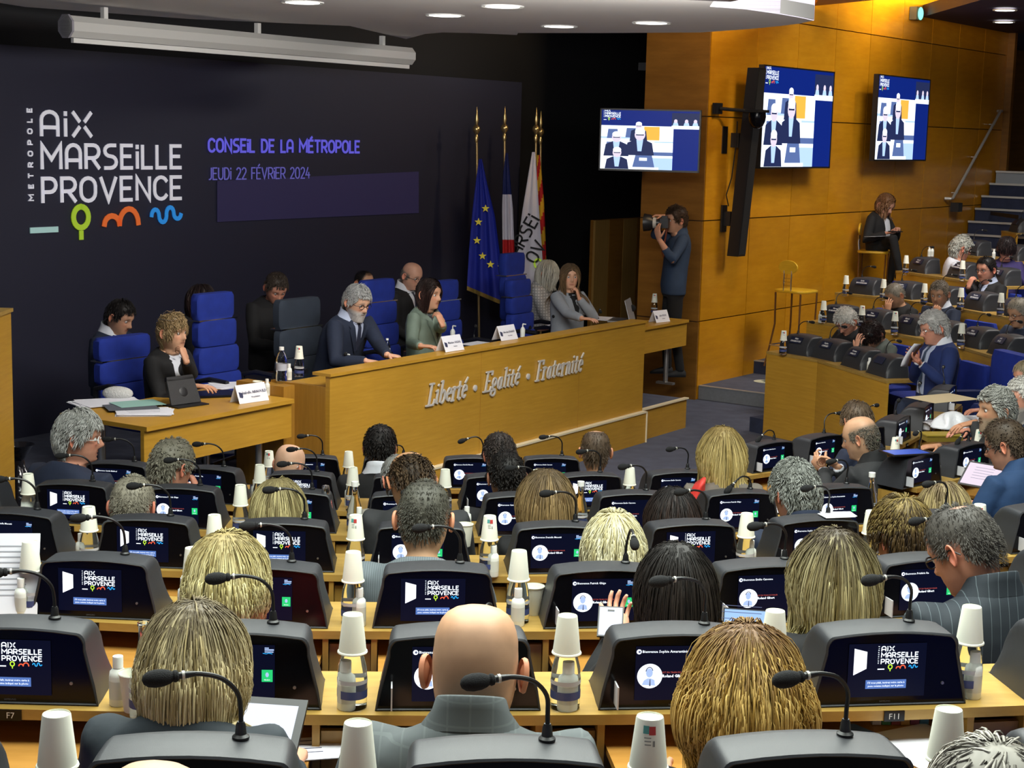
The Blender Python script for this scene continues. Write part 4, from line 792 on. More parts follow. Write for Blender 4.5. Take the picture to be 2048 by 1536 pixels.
        T = np.gradient(path, axis=1); T /= np.linalg.norm(T, axis=2)[..., None]+1e-9; out = path/np.linalg.norm(path, axis=2)[..., None]; side = np.cross(T, out); side /= np.linalg.norm(side, axis=2)[..., None]+1e-9; out = np.cross(side, T)
        wd = st.get('wid', .006)*rg.uniform(.6, 1.25, N)[:, None]*np.interp(np.linspace(0, 1, S_+1), [0, .15, .7, 1], [.7, 1, .85, .12])[None]
        vv = np.stack((path+side*wd[..., None], path+out*wd[..., None]*.55, path-side*wd[..., None]), 2).reshape(-1, 3)+H
        base = K*NA; n1 = S_+1; i0 = base+np.arange(N)[:, None]*n1*3+np.arange(S_)[None]*3; i0 = i0.ravel(); V.append(vv)
        Fc.append(np.concatenate([np.stack((i0+a, i0+b_, i0+b_+3, i0+a+3), 1) for a, b_ in ((0, 1), (1, 2), (2, 0))]))
        az_ = np.arctan2(P[:, 0], -P[:, 1]-.0); ph1, ph2 = rg.uniform(0, 6, 2); mixv = np.clip(.5+.28*np.sin(az_*9+ph1+P[:, 2]*30)+.25*np.sin(az_*23+ph2)+rg.normal(0, .22, N), 0, 1)[:, None]; lc = A*(1-mixv)+B_*mixv; lc = lc*rg.uniform(.92, 1.08, (N, 1)); tt = np.linspace(0, 1, n1)[None, :, None]
        rw = np.clip(1-tt/st.get('rootlen', .25), 0, 1)*(P[:, 2] > .03)[:, None, None]; lcc = lc[:, None, :]*(1-rw)+root*rw*1.0; COL.append(np.repeat(lcc[:, :, None, :], 3, 2).reshape(-1, 3))
    me = bpy.data.meshes.new('hair'); VV = np.concatenate(V).astype(np.float32); FF = np.concatenate([np.array(f).reshape(-1, 4) for f in Fc]).astype(np.int32); nf = len(FF)
    me.vertices.add(len(VV)); me.vertices.foreach_set('co', VV.ravel()); me.loops.add(nf*4); me.loops.foreach_set('vertex_index', FF.ravel()); me.polygons.add(nf); me.polygons.foreach_set('loop_start', np.arange(nf, dtype=np.int32)*4)
    try: me.polygons.foreach_set('loop_total', np.full(nf, 4, np.int32))
    except Exception: pass
    me.update(calc_edges=True); me.materials.append(hair_m)
    a = me.attributes.new('Col', 'FLOAT_COLOR', 'POINT'); c4 = np.ones((len(me.vertices), 4), np.float32); c4[:, :3] = np.concatenate(COL); a.data.foreach_set('color', c4.ravel())
    me.polygons.foreach_set('use_smooth', [True]*len(me.polygons)); me.update(); return me
GREY = ((.20, .20, .19), (.42, .42, .40)); WHITE = ((.48, .46, .42), (.78, .76, .70)); BRN = ((.035, .020, .010), (.10, .060, .028)); BLK = ((.006, .005, .005), (.020, .016, .014)); BLD = ((.22, .15, .045), (.60, .46, .20))
def HS(kind, c=BRN, **k):
    d = dict(short=dict(cap=.010, len=.028, n=1300, steps=3, puff=.10, grav=.06, wid=.0032, mess=.12), crop=dict(cap=.004, len=.010, n=1500, steps=2, puff=.10, wid=.0018, mess=.2, grav=.03, rough=.0005),
             horseshoe=dict(cap=.005, len=.024, n=900, steps=3, puff=.08, wid=.0028, bald_top=.062, grav=.15), curly=dict(cap=.018, len=.070, n=750, steps=6, puff=.9, curl=.55, wild=.25, wid=.0048, mess=.5, grav=.05),
             bob=dict(cap=.014, len=.24, even=-.105, n=1300, steps=9, puff=.06, grav=.5, wid=.0040, mess=.07), long=dict(cap=.012, len=.42, n=1400, steps=11, puff=.04, grav=.65, wid=.0042, mess=.06), bald=dict(cap=0, len=0, n=0))[kind].copy()
    d['c1'], d['c2'] = c; d['kind'] = kind; d.update(k); return d
PCOUNT = [0]
def person(label, H, yaw, hy=None, hp=.12, hr=0, seat=None, hair=None, skin=(.50, .27, .165), cloth=None, w=1.0, hands=None, legs=None, glasses=None, suit=None, hs=1.0, lean=.0, det=1.0, collar=None, group='people in the council chamber', beard=None, cl_range=None, hcurl=.5, cuff=None, stand=False, lap=False, nk=0):
    """H head centre; yaw body heading; hy head heading; hp head pitch down. suit: dict(shirt=, tie=) seen at the front"""
    PCOUNT[0] += 1; seed = PCOUNT[0]*13; hy = yaw if hy is None else hy
    H = np.array(H, float); Rh = R3(hy, hp, hr); Rb = R3(yaw); RV, FV = Rb[:, 0], Rb[:, 1]
    Nk = H+Rh @ np.array((0, -.030, -.100))+np.array((0, 0, -.022+nk))-FV*.012           # neck base
    zs = seat if seat is not None else Nk[2]-.54
    Lt = Nk[2]-zs; B = np.array((*(Nk-FV*lean)[:2], zs)); root = thing('person', label, 'person', (B[0], B[1], zs if not stand else stand)); O = np.array((B[0], B[1], zs if not stand else stand))
    Ho, No, Bo = H-O, Nk-O, B-O
    # --- body skin: head, neck, upper chest in one lofted surface, arms joined in, hands with five fingers
    g = head_grid()*hs; rings = [(r @ Rh.T+Ho) for r in g]
    skin = np.array(skin); b = MB(); neck = []
    for f, rx, ry in ((.45, .056, .056), (.8, .060, .060)):
        c = rings[-1].mean(0)*(1-f)+No*f; neck.append(ellip(c, RV, FV, rx*w**.5, ry, ry, NA, tilt=.30))
    tor = [ellip(No+(0, 0, -.02), RV, FV, .064*w**.5, .058, .058, NA, tilt=.4), ellip(No+(0, 0, -.095), RV, FV, .12*w, .06, .07, NA)]
    for f, rx, ry in ((.25, .17, .09), (.6, .15, .095), (.98, .16, .10)): tor.append(ellip(No*(1-f)+Bo*f, RV, FV, rx*w, ry, ry, NA))
    allr = rings+neck+tor; nb = len(allr)*NA; b.loft(allr, 0, (1, 1)); col = np.tile(skin, (nb, 1)); gg = np.repeat(HR[:, 0], NA); g2 = g.reshape(-1, 3)
    lip = np.exp(-(g2[:, 0]/.024)**4-((g2[:, 2]+.066)/.010)**2)*(g2[:, 1] > .05); nh = len(g2); col[:nh] = col[:nh]*(1-lip[:, None]*.65)+np.array((.36, .07, .06))*lip[:, None]*.65; sock = np.exp(-((np.abs(g2[:, 0])-.031)/.015)**2-((g2[:, 2]-.004)/.008)**2)*(g2[:, 1] > .04); col[:nh] *= 1-.45*sock[:, None]; mouth = np.exp(-(g2[:, 0]/.024)**4-((g2[:, 2]+.066)/.0032)**2)*(g2[:, 1] > .05); col[:nh] *= 1-.6*mouth[:, None]  # eye sockets and mouth line: shade painted into the skin colour
    chk = np.exp(-((np.abs(g2[:, 0])-.042)/.02)**2-((g2[:, 2]+.025)/.02)**2)*(g2[:, 1] > 0); col[:nh] *= 1+chk[:, None]*np.array((.12, -.06, -.06))
    st = hair or HS('bald'); brow = np.exp(-((np.abs(g2[:, 0])-.031)/.017)**4-((g2[:, 2]-.027)/.0065)**2)*(g2[:, 1] > .04); bc = np.array(st['c1'] if 'c1' in st and hair else (.2, .16, .12)); col[:nh] = col[:nh]*(1-brow[:, None]*.8)+bc*.7*brow[:, None]*.8
    if hair is not None and st['kind'] != 'bald':
        m = scalp(st); mm = (ss(-.012, .010, m)*(.80 if st['kind'] in ('crop', 'horseshoe') else .9)).ravel()[:, None]; col[:nh] = col[:nh]*(1-mm)+(np.array(st['c1'])*.6+np.array(st['c2'])*.4)*mm
    if st.get('shadow'): m = scalp(dict(line={}, bald_top=.052));  mm = (ss(-.012, .012, m)*st['shadow']).ravel()[:, None]; col[:nh] = col[:nh]*(1-mm)+np.array((.16, .13, .10))*mm  # stubble tint on the sides of a bald head
    if beard is not None:
        bm = (ss(-.036, -.052, g2[:, 2])*ss(-.03, .02, g2[:, 1])*(1-.9*lip))[:, None]; col[:nh] = col[:nh]*(1-bm*.85)+np.array(beard)*bm*.85
    for sd in (-1, 1): 
        k = ear(b, sd, Rh*hs, Ho); col = np.concatenate((col, np.tile(skin*np.array((1.12, .82, .78)), (k, 1))))
    # arms
    hands = hands or {}; jk = []; L1, L2 = .295*min(w, 1.06), .255*min(w, 1.06); wr = {}
    for sd, key in ((-1, 'L'), (1, 'R')):
        sh = No+RV*sd*.170*w+np.array((0, 0, -.085)); h_ = hands.get(key)
        if h_ is None: tgt = sh+FV*(.36 if not lap else .24)+RV*sd*-.03+np.array((0, 0, -.42)); tgt[2] = tgt[2] if lap else Bo[2]+.27; dr, pn, cu = FV+RV*-.2*sd, np.array((0, 0, -1.0)), .35; pole = RV*sd*.5+np.array((0, 0, -1.0))-FV*.4
        else: tgt = np.array(h_['p'])-O; dr, pn, cu = np.array(h_.get('d', FV), float), np.array(h_.get('n', (0, 0, -1)), float), h_.get('curl', hcurl); pole = np.array(h_.get('pole', RV*sd*.6+np.array((0, 0, -1.0))), float)
        el, wpt = ik(sh, tgt, L1, L2, pole); b0 = len(np.concatenate(b.v)) if 0 else b.n
        b.tube([sh, sh*.5+el*.5, el, el*.45+wpt*.55, wpt], [.045, .043, .038, .034, .024], 12); hand(b, wpt, dr, pn, cu, side=(1 if sd > 0 else -1)*(1 if h_ is None or not h_.get('flip') else -1), k=.98*min(w, 1.03))
        col = np.concatenate((col, np.tile(skin*np.array((1.04, .96, .95)), (b.n-b0, 1)))); jk.append((sh, el, wpt, sd, h_)); wr[key] = wpt
    b.obj('body', skin_m, root, 'all', col)
    # eyes
    if det > .3 and math.cos(hy) < .75:
        for sd in (-1, 1):
            e = MB(); e.sphere((0, 0, 0), .0115, 10, 7, 0); e.sphere((0, .0062, 0), .0070, 8, 5, 1); o = e.obj('eye', [eye_w, eye_d], root, 'all'); o.matrix_local = Matrix.Translation(Vector(Ho+Rh @ (np.array((sd*.031, .0748, .003))*hs))) @ Matrix(Rh.tolist()).to_4x4()
    # --- garment: torso and sleeves fused into one surface
    if cloth:
        j = MB(); prof = [(-.012, .073, .066, .070), (-.030, .105, .078, .082), (-.050, .148, .090, .095), (-.078, .186, .103, .112), (-.12, .203, .116, .124), (-.18, .204, .128, .130), (-.27, .194, .130, .126), (-.38, .186, .132, .120)]
        rg_ = []
        for dz, rx, rf, rb_ in prof:
            if -dz < Lt-.05: c = No+(Bo-No)*(-dz/Lt); rg_.append(ellip(c, RV, FV, rx*w, rf*w**.6, rb_*w**.6, 28, tilt=float(np.interp(-dz, [0, .05, .09], [.42, .25, 0]))))
        rg_.append(ellip(Bo+(0, 0, .03), RV, FV, .195*w, .14, .125, 28))
        if stand: rg_.append(ellip(Bo+(0, 0, -.07), RV, FV, .185*w, .125, .125, 28))
        j.loft(rg_)
        for sh, el, wpt, sd, h_ in jk:
            f = .97 if not (h_ and h_.get('roll')) else .55; e2 = el*(1-f)+wpt*f; sh2 = sh+RV*sd*-.005
            j.tube([sh2-RV*sd*.03, sh2+np.array((0, 0, .012)), sh*.72+el*.28, sh*.4+el*.6, el, el*.6+e2*.4, el*.3+e2*.7, e2], np.array([.052, .064, .064, .059, .053, .049, .043, .038 if f > .9 else .045])*w**.5, 14)
        me = remesh(j, .0155 if det < .8 else .0125, 5); me.materials.append(cloth); o = bpy.data.objects.new('jacket' if suit or collar else 'top', me); C.objects.link(o); o.parent = root
        nr = ellip(No+(0, 0, .0), RV, FV, .060, .060, .062, NA)
        if collar is not None:                                # stand-up shirt or jacket collar around the neck
            cc = MB(); R0 = [ellip(No+(0, 0, z_)-FV*dy_, RV, FV, rx, ry, rb2, NA, tilt=.42) for z_, rx, ry, rb2, dy_ in ((-.040, .098*w, .085, .092, 0), (.010, .073*w**.5, .070, .074, .004), (.036, .066*w**.5, .062, .069, .006), (.040, .0625*w**.5, .060, .065, .006), (.012, .064, .062, .066, .004))]
            cc.loft(R0, 0, (0, 0)); cc.obj('collar', collar, root, 'all')
        if suit:
            def front(u_, dz, off):                           # point on the chest: u_ lateral metres, dz below the neck
                f_ = np.interp(dz, [0, .03, .05, .08, .12, .18, .27, .5], [.062, .078, .090, .103, .117, .129, .132, .134])*w**.6; rx = np.interp(dz, [0, .03, .05, .08, .12, .2, .5], [.073, .105, .148, .186, .203, .2, .19])*w
                c = No+(Bo-No)*(dz/Lt)-np.array((0, 0, .05))*float(np.interp(dz, [0, .09], [.9, 0])); return c+RV*u_+FV*(f_*max(0, 1-(abs(u_)/rx)**2.3)**.45+off)
            def patch(name, m_, prof2, off, n=9):
                p_ = MB(); v = []
                for dz, hw in prof2: v += [front(u_, dz, off) for u_ in np.linspace(-hw, hw, n)]
                p_.add(v, [(a*n+i+1, a*n+i, (a+1)*n+i, (a+1)*n+i+1) for a in range(len(prof2)-1) for i in range(n-1)]); p_.obj(name, m_, root, 'all')
            if suit.get('shirt'): patch('shirt_front', suit['shirt'], [(-.012, .052), (.02, .066), (.06, .062), (.12, .050), (.18, .036), (.24, .022), (suit.get('deep', .30), .006)] if not suit.get('wide') else [(-.012, .055), (.04, .075), (.10, .075), (.2, .07), (.3, .065), (min(.46, Lt-.03), .07)], .004)
            if suit.get('tie'): patch('tie', suit['tie'], [(.012, .016), (.035, .013), (.10, .019), (.20, .026), (.29, .030) if not suit.get('wide') else (.40, .034)], .012, 5)
            if suit.get('shirt'):
                for sd in (-1, 1):
                    p_ = MB(); q = [front(sd*.016, .0, .010), front(sd*.056, -.012, .008), front(sd*.062, .018, .014), front(sd*.036, .048, .018)]; p_.add(q, [(0, 1, 2, 3) if sd < 0 else (3, 2, 1, 0)]); p_.obj('shirt_collar', suit['shirt'], root, False)
            if suit.get('lapel'):
                for sd in (-1, 1):
                    p_ = MB(); v = []
                    for dz, u0, u1 in ((-.01, .050, .066), (.03, .062, .100), (.075, .058, .112), (.10, .054, .098), (.11, .053, .112), (.18, .036, .085), (.26, .012, .040), (.31, .0, .008)): v += [front(sd*u0, dz, .012), front(sd*(u0+u1)/2, dz, .013), front(sd*u1, dz, .009)]
                    fc = [(a*3+i, a*3+i+1, a*3+i+4, a*3+i+3) for a in range(7) for i in range(2)]; p_.add(v, fc if sd > 0 else [f[::-1] for f in fc]); p_.obj('lapel', suit['lapel'], root, 'all')
        for sh, el, wpt, sd, h_ in jk:
            if cuff and not (h_ and h_.get('roll')): v = nrm(wpt-el); MB().tube([wpt-v*.030, wpt-v*.004, wpt-v*.002], [.036, .034, .028], 12).obj('cuff', cuff, root, 'all')
    # --- trousers and shoes
    if legs:
        t = MB(); sh_ = MB(); m_ = legs['m']
        for sd, key in ((-1, 'L'), (1, 'R')):
            hip = Bo+RV*sd*.085+np.array((0, 0, .02 if not stand else -.02)); kn = np.array(legs[key][0])-O; an = np.array(legs[key][1])-O
            t.tube([hip, hip*.5+kn*.5, kn, kn*.45+an*.55, an], [.092, .080, .062, .054, .050 if stand else .042], 14); ft = nrm(np.array(legs.get('f', FV), float)); sole = np.array((0, 0, -1.0))
            MB().loft([an+sole*.02+ft*a+np.array([(RV*math.cos(q)*rx+np.array((0, 0, 1.0))*math.sin(q)*rz) for q in np.arange(12)*math.pi/6])+sole*(.045-rz) for a, rx, rz in ((-.06, .022, .03), (-.04, .034, .045), (.02, .038, .045), (.09, .043, .034), (.15, .040, .024), (.19, .020, .014))]).obj('shoe', legs.get('shoe', plastic_b), root, 'all')
        t.loft([ellip(Bo+(0, 0, z_), RV, FV, rx*w, .125, .125, 20) for z_, rx in ((-.09, .13), (-.04, .165), (.06, .18), (.12, .165))])
        me = remesh(t, .016, 4); me.materials.append(m_); o = bpy.data.objects.new('trousers', me); C.objects.link(o); o.parent = root
    # --- hair, beard, glasses
    if hair is not None and st['kind'] != 'bald':
        st = dict(st); st['sh'] = (No+(0, 0, -.17)-FV*.0)-Ho; st['byaw'] = yaw; o = bpy.data.objects.new('hair', locks(Ho, Rh*hs, st, seed, 0, det)); C.objects.link(o); o.parent = root
    if beard is not None and det > .5:
        gb = head_grid(); mk = (ss(-.038, -.054, gb[..., 2])*ss(-.01, .03, gb[..., 1])*(1-np.exp(-(gb[..., 0]/.020)**4-((gb[..., 2]+.066)/.008)**2))); gb[..., 1] += mk*.010-.003; gb[..., 2] -= mk*.022*(gb[..., 2] < -.085); gb[..., 0] *= 1+mk*.05-.02*(mk < .1)
        q = MB(); sub = gb[13:26]; q.add(sub.reshape(-1, 3) @ (Rh*hs).T+Ho, [(a*NA+i, a*NA+(i+1) % NA, (a+1)*NA+(i+1) % NA, (a+1)*NA+i) for a in range(len(sub)-1) for i in range(NA) if mk[13+a, i] > .3]); q.obj('beard', hair_m, root, 'all', np.tile(np.array(beard), (len(sub)*NA, 1))*RNG.uniform(.8, 1.2, (len(sub)*NA, 1)))
    if glasses:
        q = MB(); up_ = glasses.get('up', 0)
        T_ = lambda p: (Rh*hs) @ np.array((p[0], p[1]+(.0 if not up_ else -.035), p[2]+up_))+Ho
        for sd in (-1, 1):
            q.tube([T_((sd*.033+.023*math.cos(a), .096-.004*abs(math.cos(a)), .002+.016*math.sin(a))) for a in np.linspace(0, 2*math.pi, 15)], glasses.get('r', .0018), 6)
            q.tube([T_((sd*.056, .090, .006)), T_((sd*.074, .070, .006)), T_((sd*.083, .02, .006)), T_((sd*.084, -.012, .010)), T_((sd*.080, -.035, -.012))], glasses.get('r', .0018), 6)
        q.tube([T_((-.011, .098, .005)), T_((0, .101, .007)), T_((.011, .098, .005))], glasses.get('r', .0018), 6); q.obj('glasses', glasses.get('m', plastic_b), root)
        if glasses.get('lens'):
            for sd in (-1, 1): lq = MB(); lq.add([T_((sd*.033+.021*math.cos(a), .0955, .002+.0145*math.sin(a))) for a in np.arange(14)*math.pi/7], [tuple(range(14))]); lq.obj('lens', glass, root, False)
    return root
def cl(name, c, rough=.85, noise=(9, .10), bump=(14, .35)): return mat(name, c, rough, bump=bump, noise=noise)
black_s = cl('black_suit', (.006, .006, .007)); navy_s = cl('navy_suit', (.010, .017, .040)); dnavy = cl('deep_navy_knit', (.012, .018, .042)); char_s = cl('charcoal_suit', (.022, .023, .025)); blue_s = cl('bright_navy_suit', (.008, .022, .11)); bluegrey = cl('steel_blue_suit', (.014, .045, .12))
white_c = cl('white_cotton', (.62, .64, .70), .7); pale_c = cl('pale_blue_cotton', (.42, .48, .64), .7); knit = stripes('grey_ribbed_knit', (.13, .155, .17), (.09, .11, .12), .008, .003)
plaid = stripes('grey_check_wool', (.085, .098, .102), (.125, .145, .145), .045, .004, .85, True); pin = stripes('pinstripe_wool', (.013, .020, .028), (.085, .11, .125), .028, .0016)
tie_d = cl('dark_tie', (.02, .025, .05), .6); tie_b = cl('slate_tie', (.05, .08, .14), .6); green_v = cl('sage_velvet', (.15, .20, .16), .55, (5, .30)); grey_j = cl('pale_grey_jacket', (.24, .26, .29)); grey_t = cl('grey_top', (.05, .055, .06)); denim = cl('denim_blue_shirt', (.022, .042, .085), .8)
purple = cl('purple_top', (.03, .02, .10)); olive = cl('grey_green_jacket', (.10, .115, .10)); red_c = cl('red_cloth', (.65, .04, .03), .6); brown_c = cl('taupe_cloth', (.13, .11, .09))
PK = (.62, .34, .225); TAN = (.46, .245, .14); RED = (.58, .27, .18); FAIR = (.66, .40, .27)
def hc(px, crown, Y, k=.112): return at_y(px, crown+k*3230/Y, Y)
s6, s5, s4, s3, s2, s1 = (FLO(k)+.44 for k in (6, 5, 4, 3, 2, 1))
# ---- audience, seen from behind, nearest first; head places come from the photograph, depth from the row they sit at
person('bald man in a grey check jacket in the foreground centre', hc(950, 1228, 3.2), .03, .06, .42, seat=s6, skin=(.60, .34, .20), cloth=plaid, w=1.16, hair=HS('bald', shadow=.38, c=GREY), hs=1.16, collar=plaid, nk=.035)
person('woman with straight blonde shoulder-length hair in a dark jacket, foreground left', hc(388, 1208, 3.2, .125), .10, .10, .25, seat=s6, cloth=cl('dark_blue_wool', (.018, .026, .034)), w=.95, skin=PK, hair=HS('bob', ((.34, .26, .11), (.84, .72, .42)), root=(.13, .10, .06), rootlen=.35, even=-.150, n=5200, wid=.0021, cap=.018, curl=.03, vol=.020, whorl=(.0, -.03, .117), steps=12), hs=1.03, nk=.05)
person('woman with wavy golden blonde hair in the foreground, right of centre', hc(1490, 1260, 3.2, .125), -.08, -.05, .30, seat=s6, cloth=black_s, w=.92, skin=PK, hair=HS('long', ((.36, .20, .035), (.86, .60, .20)), root=(.16, .08, .03), rootlen=.3, len=.34, n=5600, wid=.0022, cap=.024, vol=.040, curl=.07, wild=.05, steps=12, puff=.15, grav=.5), hs=1.05)
person('white-haired head cut off by the bottom right corner', hc(1985, 1482, 2.15, .122), -.2, -.2, .2, seat=FLO(7)+.30, cloth=char_s, w=1.0, skin=PK, hair=HS('short', ((.30, .28, .24), (.70, .66, .58)), n=1500, wid=.0028, cap=.014, len=.05, mess=.3), hs=1.0)
person('bald crown of a head cut off by the bottom edge, left', hc(303, 1521, 2.15), .1, .1, .1, seat=FLO(7)+.30, cloth=char_s, skin=FAIR, hair=HS('bald', c=GREY), hs=1.0)
person('woman with a full blonde bob in the third nearest row, left', hc(455, 1074, 4.35, .125), .10, .18, .20, seat=s5, cloth=red_c, w=.9, skin=PK, hair=HS('bob', ((.42, .34, .13), (.86, .78, .42)), root=(.30, .23, .09), even=-.09, n=3800, wid=.0023, cap=.024, vol=.014, puff=.10), hs=1.04)
person('woman with long dark brown hair holding a phone, third nearest row', hc(1352, 1089, 4.4, .12), -.10, -.25, .30, seat=s5, cloth=black_s, w=.9, skin=PK, hair=HS('long', ((.010, .008, .007), (.040, .030, .024)), len=.50, n=3200, wid=.0023, cap=.016, vol=.014, grav=.65), glasses=dict(m=plastic_b), hands={'L': dict(p=at_y(1238, 1262, 4.62), d=(.0, .9, .35), n=(.3, 0, 1), curl=.6)})
person('woman with long highlighted blonde hair parted from dark roots, right of centre', hc(1668, 1062, 4.4, .12), -.15, -.18, .25, seat=s5, cloth=black_s, w=.95, skin=PK, hair=HS('long', ((.30, .23, .08), (.84, .74, .40)), root=(.045, .030, .016), rootlen=.45, len=.56, n=4200, wid=.0023, cap=.018, vol=.026, grav=.6, puff=.08))
person('man in a dark pinstripe jacket and black glasses bending forward, right side', hc(1930, 1022, 4.6), -.38, -.75, .55, seat=s5, cloth=pin, w=1.2, skin=RED, hs=1.09, hair=HS('crop', ((.05, .045, .04), (.13, .12, .105)), patch=(-.005, -.035, .103, .018), n=3000, cap=.007, len=.014, wid=.0013, rough=.0003, line=dict(nape=-.06)), glasses=dict(m=plastic_b, r=.0026), collar=pin)
person('man with cropped dark grey hair in a ribbed grey sweater, centre', hc(848, 974, 5.5), .0, .05, .35, seat=s4, cloth=knit, w=1.05, skin=(.58, .34, .20), hs=1.12, hair=HS('crop', ((.050, .048, .038), (.13, .125, .10)), n=3000, cap=.005, wid=.0014, rough=.0003))
person('woman with short pale blonde hair, fourth nearest row', hc(1227, 1033, 5.45, .125), -.08, -.1, .25, seat=s4, cloth=black_s, w=.9, skin=PK, hs=1.05, hair=HS('short', ((.50, .44, .22), (.82, .78, .55)), root=(.55, .48, .26), len=.070, n=3600, cap=.022, vol=.006, wid=.0022, mess=.12, steps=6, grav=.15, line=dict(nape=-.10)))
person('woman with short dark hair and golden streaks, right', hc(1804, 1002, 5.55, .125), -.28, -.45, .25, seat=s4, cloth=black_s, w=.92, skin=RED, hs=1.05, hair=HS('short', ((.018, .010, .006), (.10, .060, .022)), root=(.24, .17, .05), rootlen=.5, len=.060, n=3400, cap=.022, wid=.0021, steps=6, grav=.12, line=dict(nape=-.095)))
person('woman with long brown hair in the row before the logo console', hc(1092, 943, 6.72, .12), -.03, -.2, .25, seat=s3, cloth=black_s, w=.95, skin=PK, hair=HS('long', ((.14, .085, .032), (.34, .23, .10)), len=.52, n=2400, wid=.0030, cap=.020, vol=.028, puff=.1, grav=.6, root=(.09, .06, .03)))
person('dark-haired woman beside the red cloth, centre right', hc(1346, 979, 6.72, .12), -.1, -.15, .3, seat=s3, cloth=black_s, w=.9, skin=PK, hair=HS('long', ((.012, .008, .006), (.040, .022, .016)), len=.50, n=2000, cap=.020, vol=.02, puff=.1, wid=.0030, root=(.010, .008, .008)))
person('blonde woman with dark streaks behind the red flask', hc(557, 964, 6.72, .12), .05, .1, .25, seat=s3, cloth=white_c, w=.92, skin=PK, hair=HS('bob', ((.16, .12, .045), (.58, .50, .24)), root=(.20, .16, .07), n=2400, wid=.0028, cap=.024, vol=.016, even=-.13))
person('man with cropped pale grey hair, left side', hc(265, 960, 6.72), .12, .05, .2, seat=s3, cloth=navy_s, w=1.0, skin=RED, hs=1.08, hair=HS('crop', ((.22, .20, .15), (.36, .33, .26)), n=3000, cap=.006, wid=.0015, rough=.0003), collar=white_c)
person('man with curly grey hair and a dark jacket, right of centre', hc(1590, 927, 6.8, .125), -.2, -.42, .3, seat=s3, cloth=navy_s, w=1.05, skin=RED, hs=1.08, hair=HS('short', ((.12, .125, .11), (.34, .35, .32)), n=3000, cap=.016, len=.036, wid=.0024, mess=.30, curl=.25, puff=.25, line=dict(nape=-.10)), glasses=dict(m=plastic_b), collar=navy_s)
person('woman with brown and blonde hair bending low at the right', hc(1890, 972, 6.9, .12), -.35, -.35, .5, seat=s3, cloth=brown_c, w=.9, skin=PK, hair=HS('bob', ((.10, .07, .03), (.46, .36, .16)), root=(.12, .08, .04), n=800, wid=.0055, cap=.026))
person('balding brown-haired man with a shiny crown leaning forward, centre', hc(822, 912, 6.65), -.1, -.28, .95, seat=s3, cloth=char_s, w=1.0, skin=(.50, .26, .13), hs=1.12, hair=HS('horseshoe', ((.022, .014, .009), (.09, .055, .028)), bald_top=.058, n=900, cap=.012, len=.032))
person('grey-haired man half hidden behind the balding man, centre', hc(800, 914, 7.75), .0, -.4, .45, seat=s2, cloth=cl('light_grey_jacket', (.26, .24, .20)), w=1.0, skin=RED, hair=HS('short', GREY, n=600))
person('man with short black hair, glasses, in the centre rows', hc(1013, 910, 7.85), -.02, -.2, .35, seat=s2, cloth=black_s, w=1.05, skin=(.22, .12, .07), hs=1.06, hair=HS('short', BLK, n=1200, cap=.009, len=.018, mess=.3, line=dict(nape=-.065)))
person('man with grey hair and thin glasses, hand at his mouth, left', hc(343, 888, 7.85), .15, .62, .30, seat=s2, cloth=char_s, w=1.0, skin=RED, hs=1.12, hair=HS('short', ((.13, .12, .09), (.28, .26, .20)), n=1000, cap=.012, mess=.15), glasses=dict(m=plastic_b), hands={'R': dict(p=at_y(398, 985, 7.95), d=(-.5, .3, .9), n=(-.6, 0, -.2), curl=.9)})
person('grey-haired man in navy seen in profile at the left edge', hc(157, 826, 7.9, .120), .5, 1.42, .08, seat=s2, cloth=dnavy, w=1.18, skin=RED, hs=1.08, hair=HS('short', ((.26, .26, .24), (.50, .49, .47)), cap=.016, len=.045, mess=.18, wid=.0030, n=2000, back=.6, line=dict(temple=.015, nape=-.095)), glasses=dict(m=plastic_w, r=.0022))
person('woman with very long straight blonde hair beside the carpet', hc(1444, 857, 8.05, .118), -.15, -.15, .15, seat=s2, cloth=brown_c, w=.92, skin=PK, hair=HS('long', ((.34, .24, .07), (.66, .52, .22)), root=(.22, .15, .05), len=.62, n=2400, wid=.0030, cap=.018, vol=.022, grav=.65))
person('bald man with glasses behind the logo console, left of centre', hc(578, 890, 9.0), .05, .5, .35, seat=s1, cloth=char_s, w=1.0, skin=FAIR, hs=1.0, hair=HS('bald', c=GREY), glasses=dict(m=steel))
person('man with thick black hair and white shirt collar before the bench', hc(760, 857, 9.05), .02, .0, .25, seat=s1, cloth=black_s, w=1.05, skin=TAN, hs=1.0, hair=HS('short', BLK, n=1300, cap=.017, len=.022, mess=.3, line=dict(nape=-.062)), collar=white_c)
person('man with short brown-black wavy hair before the bench, centre', hc(999, 872, 9.1), -.02, -.2, .45, seat=s1, cloth=black_s, w=1.0, skin=RED, hs=1.02, hair=HS('short', ((.016, .013, .012), (.06, .045, .038)), n=1300, cap=.015, len=.025, mess=.35, line=dict(nape=-.065)))
person('man with thinning brown hair before the right end of the bench', hc(1191, 864, 9.15), -.05, -.02, .15, seat=s1, cloth=char_s, w=1.0, skin=(.48, .27, .16), hs=1.03, hair=HS('crop', ((.055, .036, .022), (.15, .105, .07)), n=900, cap=.006, patch=(.0, .02, .11, .05), len=.016))
